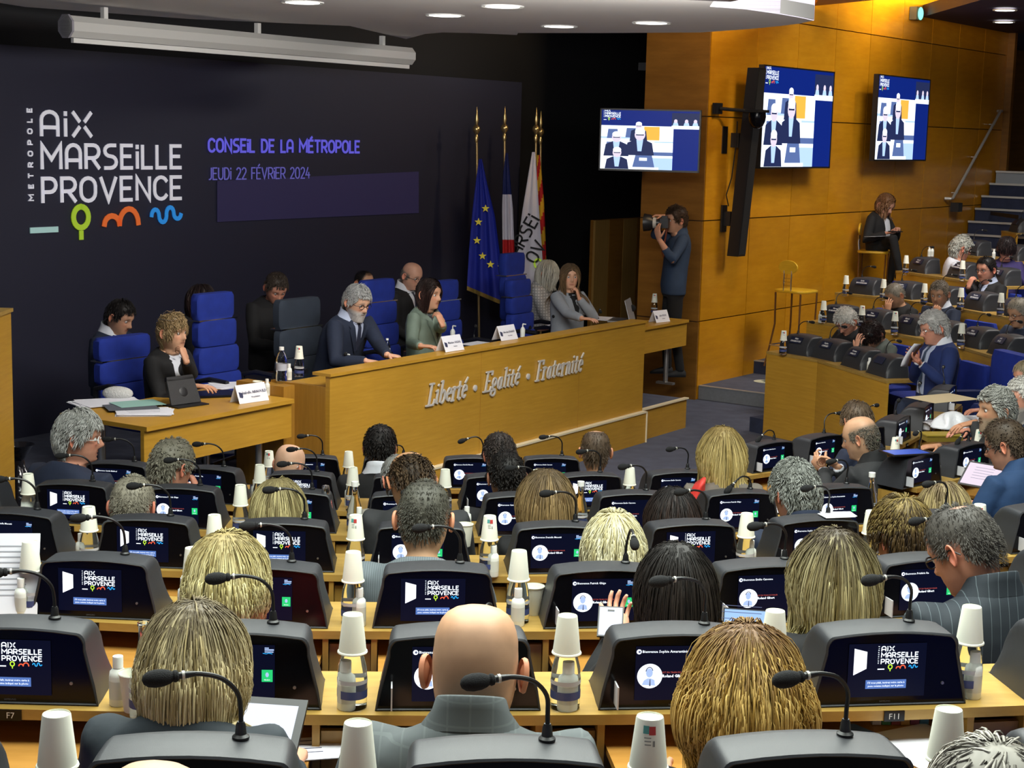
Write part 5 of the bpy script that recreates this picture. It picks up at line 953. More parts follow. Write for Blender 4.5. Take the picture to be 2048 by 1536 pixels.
person('bald man in a dark jacket with clasped hands, right front section', hc(1722, 838, 9.55), -.95, -1.05, .30, seat=s1, cloth=char_s, w=1.15, skin=(.56, .32, .19), hs=1.10, hair=HS('horseshoe', ((.10, .09, .07), (.20, .17, .13)), n=1400, cap=.003, wid=.002, len=.010, bald_top=.060, patch=(-.0, -.06, .09, .045)), collar=black_s, cuff=white_c,
 hands={'L': dict(p=at_y(1648, 940, 9.78), d=(-.55, .5, .62), n=(.5, .1, -.2), curl=1.0), 'R': dict(p=at_y(1676, 934, 9.72), d=(-.75, .3, .45), n=(-.3, -.3, -.5), curl=1.0)})
person('brown-haired man in a dark navy sweater, right front section', hc(1714, 808, 10.45, .118), -.9, -.3, .35, seat=s1, cloth=dnavy, w=1.12, skin=TAN, hs=1.07, hair=HS('short', ((.06, .040, .024), (.16, .115, .075)), n=800, cap=.016))
person('man with glasses in a blue suit reading a tablet at the right edge', hc(2012, 849, 8.75), -.75, -1.0, .35, seat=s2, cloth=bluegrey, w=1.22, skin=(.58, .28, .17), hs=1.12, hair=HS('short', ((.045, .030, .020), (.12, .085, .055)), n=1000, cap=.013, len=.025), glasses=dict(m=plastic_b), collar=bluegrey, cuff=None)
person('man with swept grey hair seen in profile facing left, right side', hc(1992, 782, 10.2, .118), -1.7, -1.75, .05, seat=s2+.10, cloth=char_s, w=1.05, skin=TAN, hs=1.13, hair=HS('short', ((.24, .24, .21), (.52, .52, .48)), n=2000, cap=.018, len=.070, mess=.15, wid=.0032, back=.9, steps=5, line=dict(nape=-.10)), beard=(.30, .22, .15), collar=white_c, hands={'L': dict(p=at_y(1948, 845, 10.5), d=(-.9, -.1, -.2), n=(0, 0, -1), curl=.4)})
person('white-haired bearded man behind the grey-haired profile, right edge', hc(2046, 762, 10.7, .118), -1.75, -1.85, .10, seat=s2+.12, cloth=navy_s, w=1.1, skin=RED, hs=1.13, hair=HS('short', WHITE, n=900, cap=.016), beard=(.38, .34, .30), collar=pale_c)
person('man with thin fair hair cut by the right edge', hc(2052, 722, 12.6, .118), -1.8, -1.9, .25, seat=.55, cloth=char_s, w=1.0, skin=RED, hair=HS('short', ((.25, .20, .12), (.42, .36, .24)), n=400), det=.6)
# ---- presidential bench
zp = DZ+.50; YB = math.atan2(-NN[0], -NN[1])
def ph(px, crown, o, k=.118):
    q = pod_at(px, crown, o); return at_y(px, crown+k*3230/q[1], q[1])
def pt(px, py, o): return pod_at(px, py, o)
person('man with grey hair and beard in a navy suit and tie at the bench', ph(714, 574, .72), YB, YB+.15, .34, seat=zp, cloth=navy_s, w=1.18, skin=FAIR, hs=1.12, hair=HS('short', ((.26, .27, .27), (.50, .51, .50)), n=1800, cap=.013, len=.034, wid=.0030, mess=.2, back=.3), beard=(.52, .51, .50), glasses=dict(m=plastic_b, r=.0026), suit=dict(shirt=pale_c, tie=tie_d, lapel=navy_s), collar=pale_c, hands={'L': dict(p=pt(775, 710, .34), d=(.9, -.2, -.1), n=(0, 0, -1), curl=.5), 'R': dict(p=pt(733, 722, .40), d=(.9, .0, -.1), n=(0, 0, -1), curl=.4)}, lean=.22)
person('woman with dark hair in a sage velvet jacket, hand at her mouth', ph(858, 560, .72), YB-.1, YB+.0, .08, seat=zp, cloth=green_v, w=.98, skin=(.55, .30, .19), hs=1.08, hair=HS('bob', ((.012, .006, .006), (.050, .024, .020)), even=-.145, n=1800, wid=.0034, cap=.012, part=.012, root=(.012, .007, .006)), suit=dict(shirt=grey_t, deep=.26, lapel=green_v), hands={'L': dict(p=pt(885, 650, .42), d=(-.35, .35, .85), n=(-.6, .5, .1), curl=.75, pole=(.4, -.2, -1)), 'R': dict(p=pt(842, 692, .42), d=(.9, -.1, 0), n=(0, 0, -1), curl=.4)})
person('woman with long brown hair in a pale grey jacket, cheek on her hand', ph(1140, 530, .74, .112), YB+.25, YB+.80, .02, seat=zp, cloth=grey_j, w=.95, skin=(.56, .31, .20), hs=1.03, hair=HS('long', ((.07, .040, .018), (.24, .15, .075)), len=.36, n=1500, wid=.0034, cap=.009, part=.0, root=(.07, .045, .025), steps=10), suit=dict(shirt=black_s, deep=.26, lapel=grey_j), hands={'L': dict(p=pt(1158, 597, .62), d=(-.25, .1, .95), n=(-.9, .2, .1), curl=.9, pole=(.8, -.3, -1)), 'R': dict(p=pt(1168, 640, .34), d=(.9, -.3, 0), n=(0, 0, -1), curl=.3)})
person('woman with glasses pushed up in curly blonde hair, fist at her mouth', ph(345, 632, 1.12), YB-.1, YB-.08, .04, seat=zp, cloth=black_s, w=1.05, skin=(.60, .34, .21), hs=1.10, hair=HS('curly', ((.20, .13, .055), (.52, .38, .20)), n=1500, len=.085, cap=.014, grav=.3, root=(.20, .13, .06), curl=.30, mess=.3, puff=.3, wid=.0032, line=dict(nape=-.11, front=.065)), glasses=dict(m=steel, up=.085), suit=dict(shirt=white_c, wide=1), hands={'L': dict(p=pt(372, 722, .80), d=(-.3, .2, .9), n=(-.8, .3, .1), curl=1.25, pole=(.5, -.3, -1)), 'R': None}, cuff=None)
person('young man with dark hair in a navy suit looking down, far left', ph(240, 603, 1.95), YB-.2, YB-.22, .42, seat=zp, cloth=navy_s, w=1.05, skin=(.50, .27, .17), hs=1.08, hair=HS('short', BLK, n=700, cap=.014), suit=dict(shirt=white_c, lapel=navy_s), collar=white_c, lap=True)
person('person with long dark hair hidden behind the tall blue chair', ph(402, 572, 1.95), YB-.1, YB-.5, .2, seat=zp, cloth=black_s, w=.9, skin=PK, hair=HS('bob', ((.010, .005, .005), (.030, .014, .012)), n=500, cap=.02, wid=.0055), lap=True)
person('man in a black jacket looking down behind a dark chair', ph(552, 548, 1.95), YB+.2, YB+.45, .62, seat=zp, cloth=black_s, w=1.15, skin=RED, hs=1.1, hair=HS('short', ((.03, .022, .016), (.09, .07, .055)), n=700, cap=.012), hands={'L': dict(p=pt(600, 650, 1.5), d=(.7, -.3, 0), n=(0, 0, -1))})
person('man with receding dark hair behind the tall blue chair', ph(727, 541, 2.1), YB-.1, YB+.1, .25, seat=zp, cloth=black_s, w=1.0, skin=(.44, .24, .14), hair=HS('crop', BLK, n=400, line=dict(front=.098, temple=.05)), lap=True)
person('bald man with glasses and dark suit between two blue chairs', ph(823, 527, 1.95), YB-.05, YB+.05, .35, seat=zp, cloth=black_s, w=1.0, skin=(.60, .33, .23), hs=1.08, hair=HS('horseshoe', ((.08, .07, .06), (.20, .19, .18)), n=350, cap=.003, bald_top=.035), glasses=dict(m=plastic_b), suit=dict(shirt=white_c, tie=tie_d), collar=white_c, lap=True)
person('woman with long white-blonde hair looking down behind a blue chair', ph(1094, 522, 1.9), YB-.25, YB-.2, .35, seat=zp, cloth=stripes('speckled_blouse', (.5, .5, .5), (.08, .08, .09), .03, .012, .8, True), w=.9, skin=PK, hair=HS('bob', ((.38, .36, .30), (.66, .64, .56)), n=600, cap=.018, wid=.006, even=-.15, back=.5), lap=True)
# ---- right wing
def wh(px, crown, Y, k=.115): return at_y(px, crown+k*3230/Y, Y)
YW = -1.95; wz = lambda j: (.153 if j == 1 else .153+.17*(j-1))+.46
person('white-haired man with glasses bending over the lowest right bench', wh(1692, 619, 15.9), YW, YW-.35, .75, seat=wz(1), cloth=black_s, w=1.05, skin=RED, hs=1.12, hair=HS('short', WHITE, n=600, cap=.018, wid=.005), glasses=dict(m=steel), det=.8)
person('woman with dark curly hair, hand in her hair, at the lowest right bench', wh(1744, 648, 15.3, .10), YW-.2, YW-.35, 1.0, seat=wz(1), cloth=olive, w=1.0, skin=PK, hs=1.1, hair=HS('curly', ((.010, .005, .005), (.035, .016, .014)), n=1200, len=.09, cap=.020, wid=.0036, grav=.3, curl=.3, puff=.4), hands={'R': dict(p=at_y(1712, 700, 14.95), d=(.15, .05, .95), n=(.6, .6, 0), curl=.5, pole=(-.3, -.6, -1))}, det=.8)
person('silver-haired man in a bright navy suit and tie holding papers', wh(1868, 628, 13.8, .118), -1.75, -1.75, .30, seat=.62, cloth=blue_s, w=1.18, skin=RED, hs=1.18, hair=HS('short', ((.40, .39, .37), (.64, .63, .61)), n=1600, cap=.016, len=.050, wid=.0032, back=.5, line=dict(nape=-.095)), glasses=dict(m=steel), suit=dict(shirt=pale_c, tie=tie_b, wide=1), collar=white_c, cuff=white_c, lean=-.02,
 hands={'L': dict(p=at_y(1842, 728, 13.5), d=(-.75, -.2, .55), n=(.2, -.2, .6), curl=.5), 'R': dict(p=at_y(1836, 722, 13.7), d=(-.7, .0, .6), n=(0, -.6, -.1), curl=.5)},
 legs=dict(m=navy_s, L=(at_y(1800, 812, 13.45), at_y(1795, 872, 13.4)), R=(at_y(1812, 806, 13.7), at_y(1806, 866, 13.7))))
person('cropped grey-haired man with fingers spread over his face, right benches', wh(1790, 569, 17.3), YW-.2, YW-.1, .55, seat=wz(2), cloth=black_s, w=1.05, skin=TAN, hs=1.08, hair=HS('crop', ((.16, .14, .11), (.28, .25, .20)), n=500, cap=.006, wid=.0035), hands={'R': dict(p=at_y(1775, 624, 17.05), d=(.1, .3, .85), n=(.5, .7, .1), curl=.35, spread=.3, pole=(-.4, -.5, -1))}, det=.8)
person('grey-brown-haired man in navy with fist before his mouth, right benches', wh(1879, 566, 16.9), YW-.25, YW-.55, .25, seat=wz(2), cloth=navy_s, w=1.1, skin=TAN, hs=1.12, hair=HS('short', ((.10, .08, .06), (.24, .20, .15)), n=600, cap=.014, wid=.0045), suit=dict(shirt=pale_c), collar=white_c, hands={'R': dict(p=at_y(1872, 632, 16.6), d=(.1, .25, .9), n=(.5, .6, .1), curl=1.3, pole=(-.4, -.5, -1))}, det=.8)
person('man in glasses and grey scarf cut by the right edge', wh(2038, 602, 15.6), YW-.1, YW-.05, .30, seat=wz(2), cloth=navy_s, w=1.1, skin=TAN, hs=1.14, hair=HS('short', ((.24, .21, .16), (.40, .36, .30)), n=600, cap=.012), glasses=dict(m=plastic_b), collar=stripes('grey_knit_scarf', (.10, .13, .19), (.05, .07, .10), .02, .008), det=.8)
person('dark-haired man in glasses, black suit and tie, hand raised, right benches', wh(1972, 519, 18.0), YW-.2, YW-.25, .12, seat=wz(3), cloth=black_s, w=1.12, skin=RED, hs=1.14, hair=HS('short', BLK, n=600, cap=.015, len=.03), glasses=dict(m=plastic_b), suit=dict(shirt=pale_c, tie=tie_d), collar=pale_c, hands={'R': dict(p=at_y(1936, 574, 17.6), d=(.3, .2, .85), n=(.7, .3, -.1), curl=.9, pole=(-.4, -.5, -1))}, det=.8)
person('grey-haired person in a white shirt turned away, upper right benches', wh(1922, 478, 19.3), YW-2.6, YW-2.9, .25, seat=wz(4), lap=True, cloth=white_c, w=1.1, skin=RED, hs=1.15, hair=HS('short', ((.28, .28, .24), (.52, .52, .46)), n=600, cap=.022, len=.06, wid=.006, mess=.3), glasses=dict(m=plastic_b, r=.003), det=.8)
person('woman with dark bowl-cut hair and glasses in a purple top', wh(2013, 478, 19.2), YW-.9, YW-1.1, .15, seat=wz(4), cloth=purple, w=.95, skin=RED, hs=1.08, hair=HS('bob', ((.008, .005, .006), (.03, .018, .018)), n=400, cap=.026, even=-.03, wid=.006, line=dict(front=.045)), glasses=dict(m=plastic_b, r=.0025), det=.8)
# ---- photographer standing on the dais, woman on the bar stool
pf = at_y(1340, 754, 17.5); pf[2] = DZ
PH = at_y(1352, 441, 17.4); PY = -1.95
person('curly-haired photographer in a denim shirt standing with a camera', PH, PY+.25, PY, .05, seat=DZ+1.0, stand=DZ, cloth=denim, w=1.05, skin=(.50, .26, .16), hs=1.16, hair=HS('curly', ((.025, .014, .008), (.10, .055, .030)), n=1700, len=.055, cap=.020, wid=.0034, puff=1.0, mess=.6, back=.3), collar=denim, lean=-.04,
 hands={'R': dict(p=at_y(1326, 432, 17.25), d=(-.95, -.1, .05), n=(.2, 0, -.9), curl=.9, pole=(-.3, .4, -.6), roll=1), 'L': dict(p=at_y(1318, 478, 17.0), d=(-.25, 0, .95), n=(.4, .5, .2), curl=.5, pole=(.2, -.3, -1), roll=1)},
 legs=dict(m=black_s, L=(np.array((pf[0]+.02, pf[1]-.12, DZ+.52)), np.array((pf[0]+.10, pf[1]-.10, DZ+.09))), R=(np.array((pf[0]-.05, pf[1]+.12, DZ+.52)), np.array((pf[0]-.02, pf[1]+.14, DZ+.09))), shoe=char_s))
dc = thing('photo_camera', 'black camera with a large white-ringed lens held by the photographer', 'camera', tuple(at_y(1320, 446, 17.2)), -.25)
ML = Matrix.Rotation(math.pi/2, 4, 'Y')
MB().box((.05, 0, 0), (.09, .12, .10)).box((.05, 0, .06), (.06, .05, .035)).obj('body', plastic_b, dc, False)
MB().lathe([(.045, .0), (.050, -.04), (.058, -.07), (.085, -.10), (.095, -.17), (.085, -.17)], 20, M=ML).obj('lens', plastic_b, dc); MB().lathe([(.053, -.035), (.061, -.070)], 20, M=ML, cap=(0, 0)).obj('lens_ring', mat('pale_lens_ring', (.45, .42, .38), .5), dc); MB().tube([(.08, 0, -.02), (.06, .02, -.16), (.03, .02, -.30), (.05, 0, -.36), (.10, 0, -.30)], .010, 6).obj('strap', mat('red_strap', (.16, .03, .01), .6), dc)
sw_ = wall_at(1762, 505, .38); SZ = sw_[2]; Ys = float(sw_[1])
wk = lambda px, py, dY=0: at_y(px, py, Ys+dY)
person('woman in a black cardigan sitting on a bar stool looking at her phone', wk(1770, 410), 2.25, 2.45, .50, seat=SZ+.07, cloth=black_s, w=1.12, skin=(.42, .22, .15), hs=1.2, hair=HS('long', ((.10, .045, .018), (.26, .14, .075)), len=.26, n=800, wid=.007, cap=.014, part=.0, root=(.12, .055, .022)), suit=dict(shirt=white_c, wide=1), hands={'R': dict(p=wk(1772, 466, -.25), d=(.9, -.2, .1), n=(.2, -.2, .8), curl=.6), 'L': dict(p=wk(1796, 458, -.15), d=(-.2, -.6, .1), n=(0, 0, -1), curl=.7)},
 legs=dict(m=black_s, f=(.8, -.5, 0), L=(wk(1786, 476, -.35), wk(1800, 548, -.30)), R=(wk(1790, 492, -.15), wk(1780, 566, -.10))))
tp = thing('phone', 'dark phone in the hands of the woman on the bar stool', 'phone', tuple(wk(1791, 463, -.30)), .3); MB().box((0, 0, 0), (.16, .09, .012)).obj('body', plastic_b, tp, False); MB().box((0, 0, .007), (.14, .078, .001)).obj('screen', gloss_b, tp, False)
sp_ = thing('paper_sheet', 'white sheet of paper on the lap of the stool woman', 'paper', tuple(wk(1757, 474, -.33)), .2); b = MB(); b.add([(-.10, -.09, .01), (.13, -.05, .02), (.02, .12, .0), (-.17, .06, .0)], [(0, 1, 2, 3)]); o = b.obj('sheet', white_c, sp_, False); md = o.modifiers.new('s', 'SOLIDIFY'); md.thickness = .002
# ================================================================== CHAIRS
b = MB(); b.box((0, 0, 0), (.50, .48, .13)); seat_bm = b.mesh('seat', blue_f, False)
def rounded(w, d, h, n=3):
    """upholstered pad with rounded edges"""
    rings = []
    for z, k in ((0, .90), (.12, .985), (.3, 1), (.7, 1), (.88, .985), (1, .90)):
        L_ = []
        for i in range(16):
            a = 2*math.pi*(i+.5)/16; L_.append((math.copysign(abs(math.cos(a))**.35, math.cos(a))*w/2*k, math.copysign(abs(math.sin(a))**.35, math.sin(a))*d/2*k, (z-.5)*h))
        rings.append(L_)
    return MB().loft(rings)
def high_chair(label, px, top, o, wd=.50, yaw=None, m=None, pads=4, group='high-backed chairs behind the bench', lowz=.5):
    q = pod_at(px, top, o); zt = q[2]-DZ; yaw = YB if yaw is None else yaw; r = thing('office_chair', label, 'chair', (q[0], q[1], DZ), -yaw, group); m = m or blue_f
    rounded(wd, .48, .12).obj('seat', m, r).location = (0, .20, .45)
    ph_ = (zt-.52)/pads
    for k in range(pads):
        o_ = rounded(wd*(1-.04*k), .11, ph_-.006).obj('back_pad', m, r); o_.location = (0, -.06-.018*k, .52+ph_*(k+.5))
    MB().box((0, .0, 0), (wd*.9, .125, .010)).obj('chrome_strip', chrome, r, False).location = (0, -.06-.018*(pads-1), .52+ph_*(pads-1))
    MB().box((0, -.115, .50+(zt-.66)/2), (wd*.78, .03, zt-.66)).obj('back_shell', plastic_b, r, False)
    for sx in (-1, 1): MB().tube([(sx*wd*.54, -.05, .50), (sx*wd*.56, -.04, .68), (sx*wd*.56, .10, .71), (sx*wd*.56, .28, .70)], .022, 8).obj('armrest', plastic_b, r)
    MB().tube([(0, .15, .07), (0, .15, .40)], .03, 10).obj('column', plastic_b, r)
    for k in range(5):
        a = k*2*math.pi/5; l = MB().tube([(0, .15, .09), (.28*math.cos(a), .15+.28*math.sin(a), .065)], .02, 6).obj('base_leg', chrome, r); MB().sphere((.28*math.cos(a), .15+.28*math.sin(a), .033), .032, 10, 6).obj('caster', plastic_b, l)
    return r
high_chair('low-backed blue chair behind the woman with glasses on her head', 262, 673, 1.58, .56, pads=3)
high_chair('tall blue high-backed chair, empty, left of the bench', 447, 587, 1.28, .46, pads=4)
high_chair('tall blue chair behind the bearded man and dark-haired woman', 774, 560, 1.36, .50, pads=4)
high_chair('blue high-backed chair, empty, in the middle of the bench', 905, 562, 1.20, .48, pads=4)
high_chair('blue chair beside the woman in the pale grey jacket', 1055, 560, 1.25, .42, pads=4)
high_chair('tallest blue chair in front of the white flag', 1043, 507, 1.55, .42, pads=4)
high_chair('dark fabric chair left of the bearded man', 612, 598, 1.25, .56, m=cl('dark_blue_grey_fabric', (.022, .032, .05)), pads=3)
def arm_chair(p, ang, label, group, first=[None]):
    if first[0] is None:
        r = thing('council_armchair', label, 'chair', tuple(p), ang, group)
        rounded(.46, .44, .12).obj('seat', blue_f, r).location = (0, -.52, .36); rounded(.46, .08, .36).obj('backrest', blue_f, r).location = (0, -.795, .60)
        MB().tube([(0, -.50, 0), (0, -.50, .31)], .03, 10).obj('pedestal', plastic_b, r); first[0] = r; return r
    return dup(first[0], tuple(p), ang, label, group)
for k in (6, 5):
    for i, (o, ang, t, n_) in enumerate(FR[k]): arm_chair((*o, FLO(k)), ang, f'low blue armchair, {ORD[i]} from left, {ROWN[k]}', 'blue armchairs of the '+ROWN[k])
for j, fr in WF.items():
    for i, (o, ang, t, n_) in enumerate(fr): arm_chair((*o, .153+.17*(j-1) if j > 1 else .153), ang, f'blue armchair, {ORD[i]} from left, {WROW[j]}', 'blue armchairs of the '+WROW[j])
# big blue armchair right of the silver-haired man
q = at_y(1925, 835, 13.3); r = thing('lounge_armchair', 'large bright blue armchair right of the silver-haired man in navy', 'chair', (q[0], q[1], .0), 1.75-math.pi/2+2.2)
q2 = at_y(1972, 755, 13.95); r.location = (q2[0], q2[1], 0.0); r.rotation_euler = (0, 0, 1.85)
rounded(.62, .62, .22).obj('seat', blue_f, r).location = (0, .1, .42); rounded(.62, .14, .62).obj('backrest', blue_f, r).location = (0, -.28, .80); rounded(.12, .56, .26).obj('armrest', blue_w, r).location = (-.34, .05, .60); rounded(.12, .56, .26).obj('armrest', blue_w, r).location = (.34, .05, .60); rounded(.7, .6, .3).obj('plinth', plastic_b, r).location = (0, .05, .15)
# bar stools
def bar_stool(label, p, zf, yaw, seat_z):
    r = thing('bar_stool', label, 'stool', (p[0], p[1], zf), -yaw, None); h = seat_z-zf; ym = wood('stool_veneer', (.62, .36, .02), (.70, .42, .03), .3, (2, 12, 12), 3, .05)
    rounded(.40, .40, .035).obj('seat', ym, r).location = (0, 0, h-.02)
    M_ = Matrix.Translation((0, -.19, h+.26)) @ Matrix.Rotation(math.pi/2, 4, 'X'); b = MB(); b.lathe([(.001, -.012), (.125, -.012), (.13, 0), (.125, .012), (.001, .012)], 28, M=M_ @ Matrix.Diagonal((1, .62, 1, 1))); b.obj('backrest', ym, r)
    for sx in (-.05, .05):
        MB().tube([(sx, -.19, h-.02), (sx, -.20, h+.08), (sx, -.195, h+.22)], .009, 8).obj('back_post', chrome, r)
    for k in range(3): MB().tube([(-.05, -.195, h+.05+.04*k), (.05, -.195, h+.05+.04*k)], .006, 6).obj('back_rung', chrome, r)
    br_ = mat('bronze_tube', (.20, .09, .03), .3, .6)
    for sx in (-1, 1):
        for sy in (-1, 1): MB().tube([(sx*.17, sy*.17, h-.04), (sx*.165, sy*.165, h*.55), (sx*.20, sy*.20, h*.25), (sx*.235, sy*.235, .0)], .011, 8).obj('leg', br_, r)
    for a, c_ in (((-.2, -.2), (.2, -.2)), ((.2, -.2), (.2, .2)), ((.2, .2), (-.2, .2)), ((-.2, .2), (-.2, -.2))): MB().tube([(*a, h*.28), (*c_, h*.28)], .008, 6).obj('foot_rail', chrome, r)
    return r
p = at_y(1593, 578, 18.6); bar_stool('empty yellow wooden bar stool on the step by the wood wall', p, .306, .75, p[2])
p = wk(1748, 500, 0.05); zf_ = p[2]-.82; bar_stool('yellow bar stool under the woman looking at her phone', p, zf_, 1.9, p[2])
b = MB(); b.box((float(np.dot(p[:2]-WA[:2], WU)), -.8, zf_-.2), (1.3, 1.5, .398), M=MWl); struct('floor_landing', b, carpet_d)
# ================================================================== WALL SCREENS
tv_bg = emis('tv_blue', (.004, .018, .19), 1.1); tv_w = emis('tv_white', (.80, .88, 1.0), 1.6); tv_p = emis('tv_pale', (.42, .60, .95), 1.3); tv_d = emis('tv_dark', (.02, .03, .10), 1); tv_m = emis('tv_mid', (.10, .16, .38), 1.1); tv_s = emis('tv_skin', (.62, .55, .66), 1.4); tv_o = emis('tv_orange', (.85, .42, .06), 1.3)
TVM = [tv_bg, tv_w, tv_p, tv_d, tv_m, tv_s, tv_o, e_lime, e_or, e_cy]
def tv_image():
    b = MB(); R_ = lambda x0, y0, x1, y1, mi, z=.001: b.add([(x0, y0, z), (x1, y0, z), (x1, y1, z), (x0, y1, z)], [(0, 1, 2, 3)], mi, FLAT)
    Q_ = lambda pts, mi, z: b.add([(*p, z) for p in pts], [tuple(range(len(pts)))], mi, FLAT)
    E_ = lambda x, y, rx, ry, mi, z, n=16: Q_([(x+rx*math.cos(a*2*math.pi/n), y+ry*math.sin(a*2*math.pi/n)) for a in range(n)], mi, z)
    R_(0, 0, 1, 1, 0, .0005); 
    logo(b, .035, .90, .16, M=FLAT @ Matrix.Translation((0, 0, .0035)) @ Matrix.Translation((0, .90, 0)) @ Matrix.Diagonal((1, 1.75, 1, 1)) @ Matrix.Translation((0, -.915, 0)), mi=(1, 1, 7, 8, 9), sw=.2)
    R_(0, 0, .74, .74, 1); R_(.42, .0, .74, .20, 2, .0012); R_(.50, .24, .74, .30, 4, .0012); R_(.55, .46, .74, .48, 2, .0012); R_(.44, .50, .60, .73, 6, .0013); R_(0, .52, .30, .55, 2, .0013)
    for x, y, s_ in ((.12, .62, .06), (.31, .64, .06), (.10, .40, .05)): Q_([(x-s_, y-.10), (x+s_, y-.10), (x+s_*.8, y+.06), (x-s_*.8, y+.06)], 4, .0014)
    for x, y, s_ in ((.16, .34, 1.0), (.40, .36, 1.15), (.17, .09, .95), (.385, .60, .7)):
        Q_([(x-.13*s_, max(y-.12, .002)), (x+.13*s_, max(y-.12, .002)), (x+.11*s_, y+.08*s_), (x+.04*s_, y+.13*s_), (x-.04*s_, y+.13*s_), (x-.11*s_, y+.08*s_)], 3, .0016+.0001*y); Q_([(x-.02, max(y-.05, .01)), (x+.02, max(y-.05, .01)), (x+.035, y+.13*s_), (x-.035, y+.13*s_)], 2, .0019); E_(x, y+.20*s_, .048*s_, .085*s_, 5, .0021); E_(x, y+.25*s_, .045*s_, .05*s_, 1, .0022); R_(x-.035*s_, y+.19*s_, x+.035*s_, y+.205*s_, 3, .0023)
    Q_([(.33, .03), (.56, .03), (.53, .24), (.36, .24)], 4, .0026); R_(.40, .15, .48, .20, 1, .0028); R_(.32, .0, .60, .04, 1, .0027)
    R_(.72, .70, 1.0, .97, 3, .0030); R_(.72, .70, 1.0, .755, 1, .0032)
    for x in (.76, .87, .96): E_(x, .83, .018, .035, 5, .0033); Q_([(x-.03, .755), (x+.03, .755), (x+.02, .81), (x-.02, .81)], 2, .0033)
    return b.mesh('screen_image', TVM, False)
TVI = tv_image()
def wall_screen(label, c, W_, H_, ang, mount):
    r = thing('wall_screen', label, 'screen', tuple(c), ang, 'wall-mounted screens')
    MB().box((0, .03, 0), (W_, .06, H_)).obj('casing', plastic_b, r, False)
    for s_, dims in (((0, -.004, H_/2-.008), (W_, .012, .016)), ((0, -.004, -H_/2+.010), (W_, .012, .02)), ((-W_/2+.008, -.004, 0), (.016, .012, H_)), ((W_/2-.008, -.004, 0), (.016, .012, H_))): MB().box(s_, dims).obj('bezel', plastic_b, r, False)
    i_ = lk(TVI, 'screen_image', r, (-W_/2+.016, -.001, -H_/2+.02)); i_.scale = (W_-.032, 1, H_-.036)
    MB().box((0, .06+mount/2, 0), (.10, mount, .30)).obj('mount', plastic_b, r, False); return r
a = at_y(1199, 280, 17.2); c_ = at_y(1400.5, 282, 17.0); hgt = 122*17.1/F_PX
wall_screen('flat screen in front of the black wall, left of the wood pillar', (a+c_)/2, float(np.linalg.norm(a-c_)), hgt, math.atan2((c_-a)[1], (c_-a)[0]), .9)
for (l, t_, bb), (rr_, _, _), off, lb in (((1523, 127, 333), (1664, 0, 0), .30, 'largest flat screen on the wood wall beside the speaker column'), ((1752, 146, 318), (1856, 0, 0), .28, 'farther flat screen on the wood wall above the phone woman')):
    a = wall_at(l, (t_+bb)/2, off); c_ = wall_at(rr_, (t_+bb)/2, off); h_ = (bb-t_)*a[1]/F_PX*.985; cc_ = (a+c_)/2; cc_[2] = a[2]-.02
    wall_screen(lb, cc_, float(np.linalg.norm((a-c_)[:2])), h_, ANG_W, off-.09)
# speaker column, dome camera, brackets
s0, s1_ = wall_at(1514, 136, .34), wall_at(1472, 512, .16); sp = thing('speaker_column', 'tall slim black loudspeaker column hanging on the wood wall', 'loudspeaker', tuple(s1_))
v = s1_*0; ax = (s0-s1_); wv = np.array((*WU, 0)); nv_ = np.array((*WN, 0))
b = MB(); b.loft([[q+wv*.085*i+nv_*.07*j for i, j in ((-1, -1), (1, -1), (1, 1), (-1, 1))] for q in (v, ax)]); b.obj('cabinet', plastic_b, sp, False)
b = MB(); b.loft([[q+wv*.078*i+nv_*(.070+.006*j) for i, j in ((-1, 0), (1, 0), (1, 1), (-1, 1))] for q in (ax*.01, ax*.99)]); b.obj('grille', mat('grille_black', (.006, .006, .007), .9, bump=(600, .6)), sp, False)
for f in (.20, .62):
    q = v+ax*f; MB().box((0, 0, 0), (.10, .10, .16), M=frame_M(q-wv*.02-nv_*.14, ANG_W)).obj('bracket', plastic_b, sp, False); MB().box((0, 0, 0), (.11, .02, .30), M=frame_M(q-wv*.05-nv_*(.18+.10*(f > .5)), ANG_W)).obj('wall_plate', plastic_b, sp, False)
MB().tube([v+ax*.27-wv*.12-nv_*.1, v+ax*.33-wv*.20-nv_*.1, v+ax*.42-wv*.12-nv_*.1, v+ax*.6-wv*.10-nv_*.1, v+ax*.72-wv*.13-nv_*.1], .007, 6).obj('cable', rubber, sp)
q = wall_at(1435, 217, .04); dcm = thing('dome_camera', 'black dome camera on an arm left of the speaker column', 'camera', tuple(q), ANG_W)
MB().box((0, 0, 0), (.14, .05, .12)).obj('wall_plate', plastic_b, dcm, False); MB().tube([(0, -.03, 0), (.05, -.16, -.01), (.10, -.34, -.02)], .02, 8).obj('arm', plastic_b, dcm); MB().box((.13, -.42, -.02), (.26, .16, .03)).obj('shelf', plastic_b, dcm, False)
MB().lathe([(.09, 0), (.095, -.05), (.088, -.10), (.065, -.15), (.03, -.175), (.001, -.18)], 20, M=Matrix.Translation((.14, -.42, -.03))).obj('dome', gloss_b, dcm)
